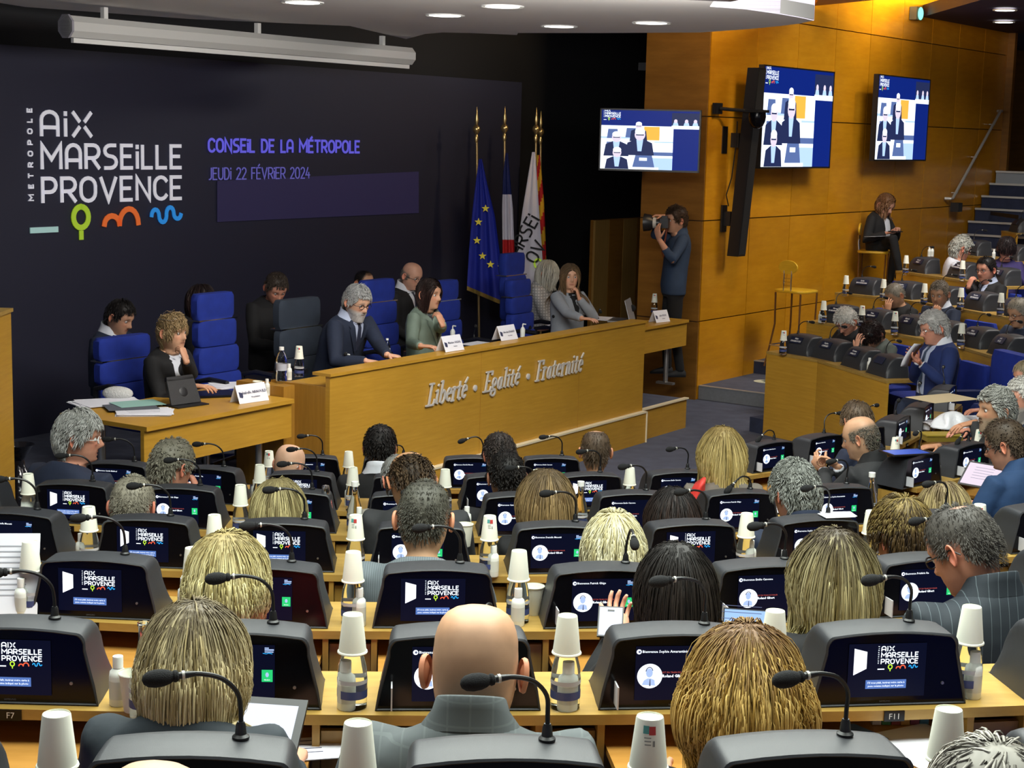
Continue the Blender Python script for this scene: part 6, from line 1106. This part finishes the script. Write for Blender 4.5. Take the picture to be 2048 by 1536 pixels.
# ================================================================== FLAGS
gold = mat('gold_finial', (.72, .52, .22), .25, .9); pole_m = mat('brass_pole', (.45, .32, .14), .35, .8)
f_blue = mat('flag_blue', (.008, .02, .32), .75, bump=(30, .2)); f_white = mat('flag_white', (.66, .64, .72), .8, bump=(30, .2)); f_red = mat('flag_red', (.50, .012, .015), .75, bump=(30, .2)); f_yel = mat('flag_yellow', (.70, .42, .02), .75, bump=(30, .2)); f_black = mat('flag_black', (.01, .01, .012), .8); fringe_m = mat('gold_fringe', (.30, .20, .04), .8, bump=(300, .8)); f_dblue = mat('flag_dark_blue', (.006, .014, .11), .75)
def flag(label, fin, edges, Y, mats, mfun, folds=3, amp=.05, fringe=False, lean=(0, 0)):
    T = at_y(fin[0], fin[1]+20, Y); base = at_y(fin[0]+lean[0], 640, Y); base[2] = DZ; r = thing('flag', label, 'flag', tuple(base)); L_ = lambda p: np.array(p)-base
    d = nrm(T-base)
    MB().tube([L_(base), L_(T)], .014, 10).obj('pole', pole_m, r); MB().lathe([(.22, 0), (.22, .02), (.05, .05), (.03, .12)], 20).obj('stand', pole_m, r)
    t3 = L_(T); mm = Matrix.Translation(Vector(t3)); MB().lathe([(.014, -.14), (.026, -.09), (.014, -.05), (.044, .0), (.040, .03), (.014, .06), (.024, .11), (.006, .20), (.001, .25)], 14, M=mm).obj('finial', gold, r)
    nu, ys = 26, np.linspace(edges[0][0], edges[-1][0], 40); xl = np.interp(ys, [e[0] for e in edges], [e[1] for e in edges]); xr = np.interp(ys, [e[0] for e in edges], [e[2] for e in edges]); b = MB(); v = []
    for k, (y, a, c_) in enumerate(zip(ys, xl, xr)):
        vv = k/(len(ys)-1)
        for i in range(nu+1):
            u = i/nu; yb = y+(edges[-1][3] if len(edges[-1]) > 3 else 0)*u*vv; v.append(L_(at_y(a+(c_-a)*u, yb, Y-.05-amp*(.25+.75*vv)*(1+math.sin(u*folds*2*math.pi+vv*1.2)))))
    fs, ms = [], []
    for k in range(len(ys)-1):
        for i in range(nu): fs.append((k*(nu+1)+i, k*(nu+1)+i+1, (k+1)*(nu+1)+i+1, (k+1)*(nu+1)+i)); ms.append(mfun((i+.5)/nu, (k+.5)/(len(ys)-1)))
    b.add(v, fs); b.m = ms; cobj = b.obj('cloth', mats, r, 'all')
    if fringe:
        e = [v[-(nu+1)+i] for i in range(nu+1)]; q = MB(); q.add(e+[p-np.array((0, 0, .045)) for p in e], [(i, i+1, i+nu+2, i+nu+1) for i in range(nu)]); q.obj('fringe', fringe_m, r, 'all')
    return r, L_
YF = float(pod_at(965, 420, 2.75)[1])
r, L_ = flag('blue flag with yellow stars and gold fringe, leftmost of the flags', (953, 240), [(318, 958, 964), (360, 952, 974), (420, 945, 990), (500, 938, 1002), (572, 934, 1014, 34)], YF, [f_blue], lambda u, v: 0, 3, .035, True, (8, 0))
sm = mat('star_yellow', (.85, .72, .05), .6)
for x, y in ((971, 417), (957, 444), (954, 481), (965, 512), (981, 529), (1003, 534)):
    c_ = L_(at_y(x, y, YF-.14)); b = MB(); b.add([(c_[0]+(.046 if k % 2 == 0 else .019)*math.sin(k*math.pi/5), c_[1], c_[2]+(.046 if k % 2 == 0 else .019)*math.cos(k*math.pi/5)) for k in range(10)]+[tuple(c_)], [(k, (k+1) % 10, 10) for k in range(10)]); b.obj('star', sm, r, False)
YF2 = float(pod_at(1015, 420, 2.75)[1]); flag('blue white and red tricolour flag hanging in folds', (1009, 238), [(306, 1011, 1016), (350, 1006, 1020), (420, 1004, 1026), (500, 1005, 1029), (600, 1004, 1030)], YF2, [f_dblue, f_white, f_red], lambda u, v: 0 if v < .29 else (1 if v < .58 else 2), 2, .03, True, (4, 0))
YF4 = float(pod_at(1085, 420, 2.95)[1]); flag('yellow and red striped flag behind the white flag', (1081, 245), [(310, 1074, 1080), (400, 1070, 1088), (500, 1068, 1092), (590, 1066, 1094)], YF4, [f_yel, f_red], lambda u, v: int((v*9+u*1.5)) % 2, 2, .02, False, (2, 0))
YF3 = float(pod_at(1066, 420, 2.6)[1]); r, L_ = flag('white flag with black lettering and a lime ring', (1072, 240), [(304, 1064, 1070), (340, 1058, 1073), (420, 1045, 1078), (500, 1034, 1084), (580, 1028, 1088)], YF3, [f_white], lambda u, v: 0, 2, .02, False, (-2, 0))
c_ = L_(at_y(1038, 512, YF3-.10)); R_ = Matrix.Translation(Vector(c_)) @ Matrix.Rotation(-math.radians(62), 4, 'Y') @ FLAT; b = MB(); word(b, 'ARSEi', 0, 0, .14, 0, .15, .26, M=R_); word(b, 'OV', .02, -.21, .14, 0, .15, .26, M=R_); b.obj('flag_lettering', f_black, r, False)
c_ = L_(at_y(1076, 527, YF3-.10)); b = MB(); ribbon(b, arc(0, 0, .04, .05, 0, 360, 20), .022, 0, Matrix.Translation(Vector(c_)) @ FLAT); b.obj('lime_ring', MLOGO[2], r, False)
# ================================================================== THINGS ON THE BENCH AND SIDE DESKS
BT = 1.05; RT = 1.178
def card(label, p, ang, w_, h_, lines, group='folded name cards'):
    r = thing('name_card', label, 'name card', tuple(p), ang, group)
    for s_, nm in ((-1, 'front_face'), (1, 'rear_face')): b = MB(); b.add([(-w_/2, s_*h_*.42, 0), (w_/2, s_*h_*.42, 0), (w_/2, 0, h_), (-w_/2, 0, h_)], [(0, 1, 2, 3) if s_ < 0 else (3, 2, 1, 0)]); o = b.obj(nm, white_card, r, False); md = o.modifiers.new('s', 'SOLIDIFY'); md.thickness = .0015; md.offset = 1 if s_ > 0 else -1
    rx = math.atan2(h_, h_*.42); o = MB().prism([(-.5*.10, -.3*.12), (0.03, -.45*.12), (.05, -.2*.12), (.05, .3*.12), (-.05, .5*.12)], 0, .001).obj('emblem', navy_p, r, False); o.scale = (h_*2.5, h_*3.3, 1); o.location = (-w_/2+h_*.26, -h_*.42*.5-.003, h_*.45); o.rotation_euler = (rx, 0, 0)
    for tx, sz, zz in lines: lk(text_mesh(tx, h_*sz, navy_p, align='CENTER', res=1, bold=.0004), 'lettering', r, (w_*.08, -h_*.42*(1-zz)-.004, h_*zz), (rx, 0, 0))
    return r
white_card = mat('white_card_stock', (.78, .78, .84), .6); navy_p = mat('navy_ink', (.03, .035, .09), .6)
q = at_z(505, 806, ZD); card('white name card reading Isabelle ARNOULD on the left side desk', q+(-.03, .06, .002), ANG_P-.12, .27, .125, [('Isabelle ARNOULD', .22, .50), ('Vice-présidente', .10, .28)])
q = at_z(900, 702, RT); card('white name card before the woman in sage velvet', q+(-.0, .035, .001), ANG_P-.05, .24, .12, [('Martine VASSAL', .20, .50), ('Présidente', .09, .28)])
q = at_z(1010, 680, RT); card('white name card before the empty blue chair at the bench', q+(.0, .035, .001), ANG_P-.05, .24, .12, [('Nicolas ISNARD', .20, .50), ('Vice-président', .09, .28)])
q = at_z(1320, 645, ZD+.0); card('white name card on the right side desk', q+(.0, .06, .002), ANG_P-.15, .24, .12, [('Julie REGIS', .22, .50), ('Secrétaire', .10, .28)])
def gel_at(px, py, z, label, s=1): return gel(at_z(px, py, z)+np.array((0, 0, .001)), label, 'gel bottles on the bench', s)
gel_at(534, 791, ZD, 'white gel bottle beside the upright cup on the left side desk'); gel_at(578, 760, 1.06, 'white gel bottle beside the water bottle left of the bench')
cup(at_z(515, 788, ZD)+(0, 0, .001), 'upright paper cup beside the Isabelle ARNOULD card', up=True, group='cups on the bench'); p = at_z(598, 754, 1.06); bottle(p+(0, 0, .001), 'glass bottle under a paper cup left of the bearded man', group='bottles on the bench'); cup((p[0], p[1], 1.06+.139), 'upturned paper cup on the bottle left of the bearded man', pr=True, group='cups on the bench')
def pet(px, py, z, label, s=1.0):
    r = thing('plastic_bottle', label, 'bottle', tuple(at_z(px, py, z)+np.array((0, 0, .001))), 0, 'small plastic water bottles'); r.scale = (s, s, s)
    MB().lathe([(.028, 0), (.033, .008), (.033, .05), (.030, .06), (.033, .07), (.033, .13), (.026, .165), (.013, .185), (.012, .195)], 18, cap=(1, 0)).obj('body', glass, r); MB().lathe([(.0145, .193), (.0145, .212), (.001, .213)], 14, cap=(0, 0)).obj('cap', capw, r); MB().lathe([(.0335, .075), (.0335, .115)], 18, cap=(0, 0)).obj('label_band', mat('pale_label', (.45, .46, .52), .5), r)
pet(563, 766, 1.06, 'clear plastic water bottle beside the left side desk', 1.25); pet(774, 718, BT, 'small clear water bottle before the bearded man', .8)
q = at_z(1308, 622, ZD+.0); p = at_z(1308, 630, ZD); bottle(p+(0, 0, .001), 'glass bottle under a paper cup on the right side desk', group='bottles on the bench'); cup((p[0], p[1], ZD+.139), 'upturned paper cup on the right side desk bottle', pr=True, group='cups on the bench')
for px, py, lb in ((692, 733, 'small white pump bottle before the bearded man'), (1045, 668, 'small white pump bottle right of the middle name card'), (905, 672, 'small white pump bottle behind the sage velvet woman\'s name card')):
    r = thing('pump_bottle', lb, 'bottle', tuple(at_z(px, py+6, BT)+np.array((0, 0, .001))), 0, 'pump bottles'); MB().lathe([(.022, 0), (.023, .07), (.012, .09)], 14).obj('body', gel_m, r); MB().tube([(0, 0, .09), (0, 0, .115), (.0, -.0, .12), (.03, -.01, .118)], .006, 6).obj('pump', capw, r)
# tablet in its case, folders, sheets
def sheet(label, px, py, z, w_, d_, ang, m_=None, n=1, cat='paper', name='paper_sheet', lines=0, dz=0, tilt=0):
    r = thing(name, label, cat, tuple(at_z(px, py, z)+np.array((0, 0, .001+dz))), ang); r.rotation_euler = (tilt, 0, ang)
    for k in range(n):
        o = MB().box((0, 0, 0), (w_, d_, .0022)).obj('sheet', m_ or white_card, r, False); o.location = (random.uniform(-.02, .02)*(n > 1), random.uniform(-.02, .02)*(n > 1), .0015+.0025*k); o.rotation_euler = (0, 0, random.uniform(-.25, .25)*(n > 1))
    top = .0015+.0025*(n-1)+.0013
    for k in range(lines): MB().box((0, 0, 0), (w_*random.uniform(.5, .75), .004, .0004)).obj('printed_line', navy_p, r, False).location = (-.01, d_*.35-k*d_*.7/max(lines, 1), top)
    return r
sheet('loose white sheets at the left end of the side desk', 212, 806, ZD, .42, .30, .5, n=4); sheet('pile of white papers and a brochure on the left side desk', 290, 826, ZD, .36, .26, .35, n=5, lines=4)
sheet('pale green folder on the papers of the left side desk', 275, 812, ZD, .32, .24, .6, mat('pale_green_card', (.30, .52, .46), .6), dz=.016, name='folder', cat='folder'); sheet('dark grey folder under the green one, left side desk', 262, 818, ZD, .34, .25, .42, mat('grey_card', (.10, .11, .13), .6), dz=.013, name='folder', cat='folder')
sheet('white documents behind the Isabelle ARNOULD card', 462, 772, ZD, .30, .24, .4, n=4); sheet('black ring binder behind the tablet case', 428, 790, ZD, .28, .24, .3, plastic_b, n=6, name='binder', cat='binder')
sheet('white sheet on the bench in front of the empty chair', 955, 688, BT, .30, .21, ANG_P); sheet('white sheets before the woman in the pale grey jacket', 1128, 650, BT, .34, .22, ANG_P, n=2); sheet('white papers beside the laptop', 1200, 638, BT, .30, .22, ANG_P+.3, n=3)
q = at_z(370, 815, ZD); tc_ = thing('tablet_case', 'black tablet case with a round cut-out standing on the side desk', 'tablet', tuple(q+(0, .08, .001)), ANG_P-.12)
b = MB(); b.prism([(-.135, -.07), (.135, -.07), (.135, .10), (-.135, .10)], 0, .008); b.obj('base', plastic_b, tc_, False)
MT = Matrix.Translation((0, .02, .008)) @ Matrix.Rotation(math.radians(68), 4, 'X'); b = MB(); b.prism([(-.128, 0), (.128, 0), (.115, .185), (-.115, .185)], 0, .012, M=MT); b.obj('cover', mat('case_black', (.02, .02, .022), .6, bump=(200, .2)), tc_, False); MB().lathe([(.034, .0125), (.030, .014), (.001, .0128)], 24, M=MT @ Matrix.Translation((0, .085, 0)), cap=(0, 0)).obj('round_emblem', plastic_b, tc_); MB().prism([(-.118, .17), (.118, .17), (.112, .20), (-.112, .20)], -.012, .012, M=MT).obj('tablet_edge', plastic_b, tc_, False)
q = at_z(232, 800, ZD); sc_ = thing('white_scarf', 'white knitted bundle at the back edge of the side desk', 'scarf', tuple(q+(.0, .05, .0))); MB().sphere((0, 0, .04), (.11, .06, .05), 20, 10).obj('bundle', mat('white_knit', (.6, .6, .58), .9, bump=(90, 1)), sc_)
# laptop, foam-headed microphone, bench goosenecks
q = at_z(1243, 643, BT); lp = thing('laptop', 'open silver laptop at the right end of the bench', 'laptop', tuple(q+(0, .02, .001)), ANG_P+math.pi+.35); MB().box((0, 0, .009), (.33, .23, .016)).obj('base', steel, lp, False); MB().prism([(-.165, 0), (.165, 0), (.165, .22), (-.165, .22)], 0, .008, M=Matrix.Translation((0, .115, .015)) @ Matrix.Rotation(math.radians(105), 4, 'X')).obj('lid', mat('silver_lid', (.42, .42, .44), .4, .5), lp, False)
q = at_z(1262, 640, BT); tm = thing('table_microphone', 'desk microphone with round black foam head beside the laptop', 'microphone', tuple(q+(0, 0, .001)), ANG_P); MB().lathe([(.05, 0), (.05, .012), (.012, .02)], 18).obj('base', plastic_b, tm); MB().tube([(0, 0, .02), (.0, 0, .06), (-.02, -.02, .10)], .008, 8).obj('stem', plastic_b, tm); MB().sphere((-.025, -.025, .125), .036, 16, 10).obj('windscreen', foam, tm)
for px, py, lb, sw in ((690, 735, 'gooseneck microphone before the bearded man', 'n'), (832, 705, 'gooseneck microphone before the sage velvet woman', 'n'), (948, 676, 'long gooseneck microphone before the empty chair', 'n'), (1102, 655, 'gooseneck microphone before the pale grey jacket', 'n'), (1196, 640, 'gooseneck microphone near the laptop', 'h')):
    r = thing('bench_microphone', lb, 'microphone', tuple(at_z(px, py, BT)+np.array((0, 0, .001))), ANG_P+.3, 'microphones on the bench'); a, c_, d_ = MIC[sw]; lk(a, 'gooseneck', r); lk(c_, 'ring', r); lk(d_, 'windscreen', r)
# ================================================================== LOWER LEFT CORNER
q = at_z(36, 930, 0); q = at_y(38, 925, 9.0); q[2] = 0
rb_ = thing('rubbish_bag', 'shiny black plastic bag standing at the left edge', 'bag', (q[0], q[1], 0.0)); b = MB(); rings = []
for k in range(15):
    v_ = k/14; rr = .17*(1-(2*v_-.9)**4*.5)*(1-.4*v_); rings.append([(rr*(1+.16*math.sin(5*a+9*v_)+.07*math.sin(11*a-7*v_))*math.cos(a), rr*(1+.14*math.sin(6*a+4*v_))*math.sin(a), .98*v_) for a in np.arange(40)*2*math.pi/40])
b.loft(rings).obj('bag', mat('black_bin_liner', (.008, .008, .012), .14, bump=(14, 1.0)), rb_, 'all'); MB().lathe([(.035, .96), (.03, 1.0), (.07, 1.06), (.09, 1.09)], 14, cap=(0, 0)).obj('tied_neck', MATS['black_bin_liner'], rb_)
q = at_y(6, 780, 8.6); lt = thing('oak_lectern', 'edge of an oak panel cut off by the left border', 'lectern', (q[0]-.24, q[1], 0)); MB().box((0, 0, (2.9-(630-243)*8.6/F_PX)/2), (.46, .4, 2.9-(630-243)*8.6/F_PX)).obj('body', w_pod, lt, False); MB().box((0, 0, 2.9-(630-243)*8.6/F_PX+.01), (.48, .42, .02)).obj('top', w_desk, lt, False)
q = pod(-1.05, .45, DZ); bx = thing('equipment_case', 'flat black case on the floor under the left side desk', 'case', (q[0], q[1], DZ+.001), ANG_P+.5); MB().box((0, 0, .10), (.70, .45, .20)).obj('body', mat('case_dark', (.012, .014, .02), .5), bx, False); MB().box((.05, -.23, .12), (.2, .02, .03)).obj('handle', plastic_b, bx, False); MB().box((0, 0, .205), (.70, .45, .01)).obj('lid', mat('case_dark_lid', (.02, .024, .035), .4), bx, False)
# ================================================================== THINGS IN THE ROWS
def slab(label, c, w_, h_, th, ang, tilt, cat, name, body, face, bezel=.012, extra=None):
    """a tablet, phone or portfolio: body with a bright or plain face, tilted back"""
    r = thing(name, label, cat, tuple(c), ang); r.rotation_euler = (tilt, 0, ang)
    MB().box((0, 0, 0), (w_, h_, th)).obj('body', body, r, False); MB().box((0, 0, th/2+.0005), (w_-2*bezel, h_-2*bezel, .001)).obj('screen', face, r, False)
    if extra: extra(r, th/2+.0015)
    return r
e_page = emis('page_glow', (.75, .80, .95), 1.0); e_sky = emis('page_blue', (.35, .55, .95), 1.0); e_pink = emis('page_pink', (.85, .72, .85), .9)
def lines_on(r, z):
    for k in range(5): MB().box((-.01, .05-.02*k, z), (.12, .0018, .0004)).obj('screen_line', e_grey, r, False)
slab('black tablet with a white page held by the blonde woman, foreground', at_y(505, 1462, 3.42), .22, .17, .010, -.12, math.radians(38), 'tablet', 'tablet', plastic_b, e_page, .018)
slab('phone with a lit page held by the dark-haired woman', at_y(1221, 1244, 4.6), .075, .10, .008, -.1, math.radians(45), 'phone', 'phone', plastic_b, e_page, .004, lambda r, z: MB().box((0, .035, z), (.02, .006, .0004)).obj('camera_notch', plastic_b, r, False))
slab('laptop screen with a blue page beside the long dark hair', at_y(1489, 1246, 4.72), .13, .085, .008, -.15, math.radians(60), 'laptop', 'laptop', plastic_b, e_sky, .004, lines_on)
slab('tablet with a pale page before the man in the blue suit', at_y(1968, 952, 9.25), .26, .18, .010, -.75, math.radians(42), 'tablet', 'tablet', plastic_b, e_pink, .012, lines_on)
slab('glossy black portfolio with bluish plastic on top of a console', at_z(1812, 905, TZ(2)+.012), .27, .16, .008, .35, 0, 'folder', 'portfolio', plastic_b, mat('bluish_plastic_film', (.05, .12, .6), .12), .015)  # face is bluish plastic in its own colour
slab('printed pages held upright at the left edge', at_y(22, 1150, 4.9), .17, .26, .003, .1, math.radians(72), 'paper', 'held_pages', white_card, white_card, .001, lambda r, z: [MB().box((-.01, .09-.017*k, z), (.12, .004, .0004)).obj('printed_line', mat('grey_ink', (.35, .36, .40), .6), r, False) for k in range(10)] and None)
sheet('white sheet with diagonal lines left of the bald man', 612, 1500, DESK(6)-.085, .17, .14, .25, lines=4); sheet('large white sheet beside the nearest right cup', 1860, 1500, DESK(6)-.085, .22, .28, .5); sheet('blue and white leaflet under the F11 seat tag', 1728, 1468, DESK(6)-.085, .05, .12, .6, mat('blue_leaflet', (.15, .30, .62), .5))
sheet('white notes beside the curly grey-haired man', 1540, 1020, DESK(1)-.085, .22, .20, .3, n=2, lines=3); sheet('crumpled white paper on top of a console, right', 1672, 1031, TZ(4), .13, .08, .2, n=2); sheet('white papers in front of the man with white hair', 1915, 850, DESK(2)-.085, .42, .30, .2, n=5, lines=6); sheet('open spiral notebook on the right desk', 1935, 836, DESK(2)-.08, .26, .18, .2, cat='notebook', name='notebook', lines=5)
q = at_z(1885, 797, DESK(2)+.16); sheet('tan envelope propped on the desk at the right', 1885, 797, DESK(2)+.12, .46, .30, .55, mat('tan_envelope', (.62, .50, .30), .7), name='envelope', cat='envelope')
q = at_z(1882, 880, DESK(2)-.05); yb = thing('gold_box', 'flat yellow and gold box on the right desk', 'box', tuple(q), .15); MB().box((0, 0, .02), (.26, .14, .04)).obj('body', mat('gold_card', (.20, .14, .02), .35), yb, False); MB().box((0, 0, .043), (.27, .15, .008)).obj('lid', mat('yellow_card', (.34, .25, .03), .4), yb, False)
q = at_z(1905, 855, DESK(2)-.05); pb = thing('plastic_bag', 'crumpled white plastic bag on the right desk', 'bag', tuple(q)); b = MB(); rings = []
for k in range(10):
    v_ = k/9; rr = .13*(1-v_)**.5+.02; rings.append([(rr*(1+.2*math.sin(4*a+6*v_))*math.cos(a), .7*rr*(1+.2*math.sin(5*a))*math.sin(a), .12*v_) for a in np.arange(24)*2*math.pi/24])
b.loft(rings).obj('bag', mat('white_film', (.72, .73, .76), .35, bump=(30, .6)), pb, 'all')
cup(at_z(1790, 902, DESK(1)+.04), 'printed upturned cup on the papers, right front desks', pr=True); cup(at_z(1958, 888, TZ(2)-.12), 'upturned paper cup before the man in the blue suit', pr=True)
gel(at_z(1873, 957, DESK(2)), 'white gel bottle between the two consoles at the right', 'gel bottles at the right')
q = at_y(1387, 992, 7.9); rc = thing('red_scarf', 'bright red cloth draped beside the long-haired blonde woman', 'scarf', tuple(q)); b = MB(); rings = []
for k in range(9):
    v_ = k/8; rings.append([(.055*math.cos(a)*(.5+v_)+.03*(1-v_)*2-.03, .05*math.sin(a)*(1+.2*math.sin(3*a)), .075-.20*v_+.02*math.cos(a)) for a in np.arange(18)*2*math.pi/18])
b.loft(rings).obj('cloth', red_c, rc, 'all')
# law books in the recess under F11
for k, c_ in enumerate(((.5, .48, .42), (.06, .22, .06), (.22, .04, .03), (.45, .25, .05), (.16, .03, .06), (.03, .12, .18))):
    q = at_z(1752+k*19, 1449, DESK(6)-.085); bk = thing('small_book', f"{['white', 'green', 'brown', 'orange', 'dark red', 'teal'][k]} book in the recess under the F11 tag", 'book', tuple(q+(0, .03, .001)), .02, 'books under the F11 desk'); MB().box((0, 0, .026), (.022, .07, .052)).obj('cover', mat(f'book_{k}', c_, .6), bk, False); MB().box((0, .001, .0525), (.018, .066, .001)).obj('pages', white_card, bk, False)

# curved booklet held up by the silver-haired man
q = at_y(1826, 702, 13.45); hb = thing('held_booklet', 'curved white and tan booklet held by the silver-haired man', 'booklet', tuple(q))
for nm, m_, off in (('front_page', white_card, 0), ('back_cover', mat('tan_cover', (.36, .20, .05), .6), .035)):
    b = MB(); v = []
    for i in range(9):
        a = i/8; v += [(-.10+off+.09*a**1.6, -.02-.05*a+off, -.13+.20*a), (-.03+off+.09*a**1.6, .04-.05*a+off, -.14+.20*a)]
    b.add(v, [(2*i, 2*i+1, 2*i+3, 2*i+2) for i in range(8)]); o = b.obj(nm, m_, hb, 'all'); md = o.modifiers.new('s', 'SOLIDIFY'); md.thickness = .002
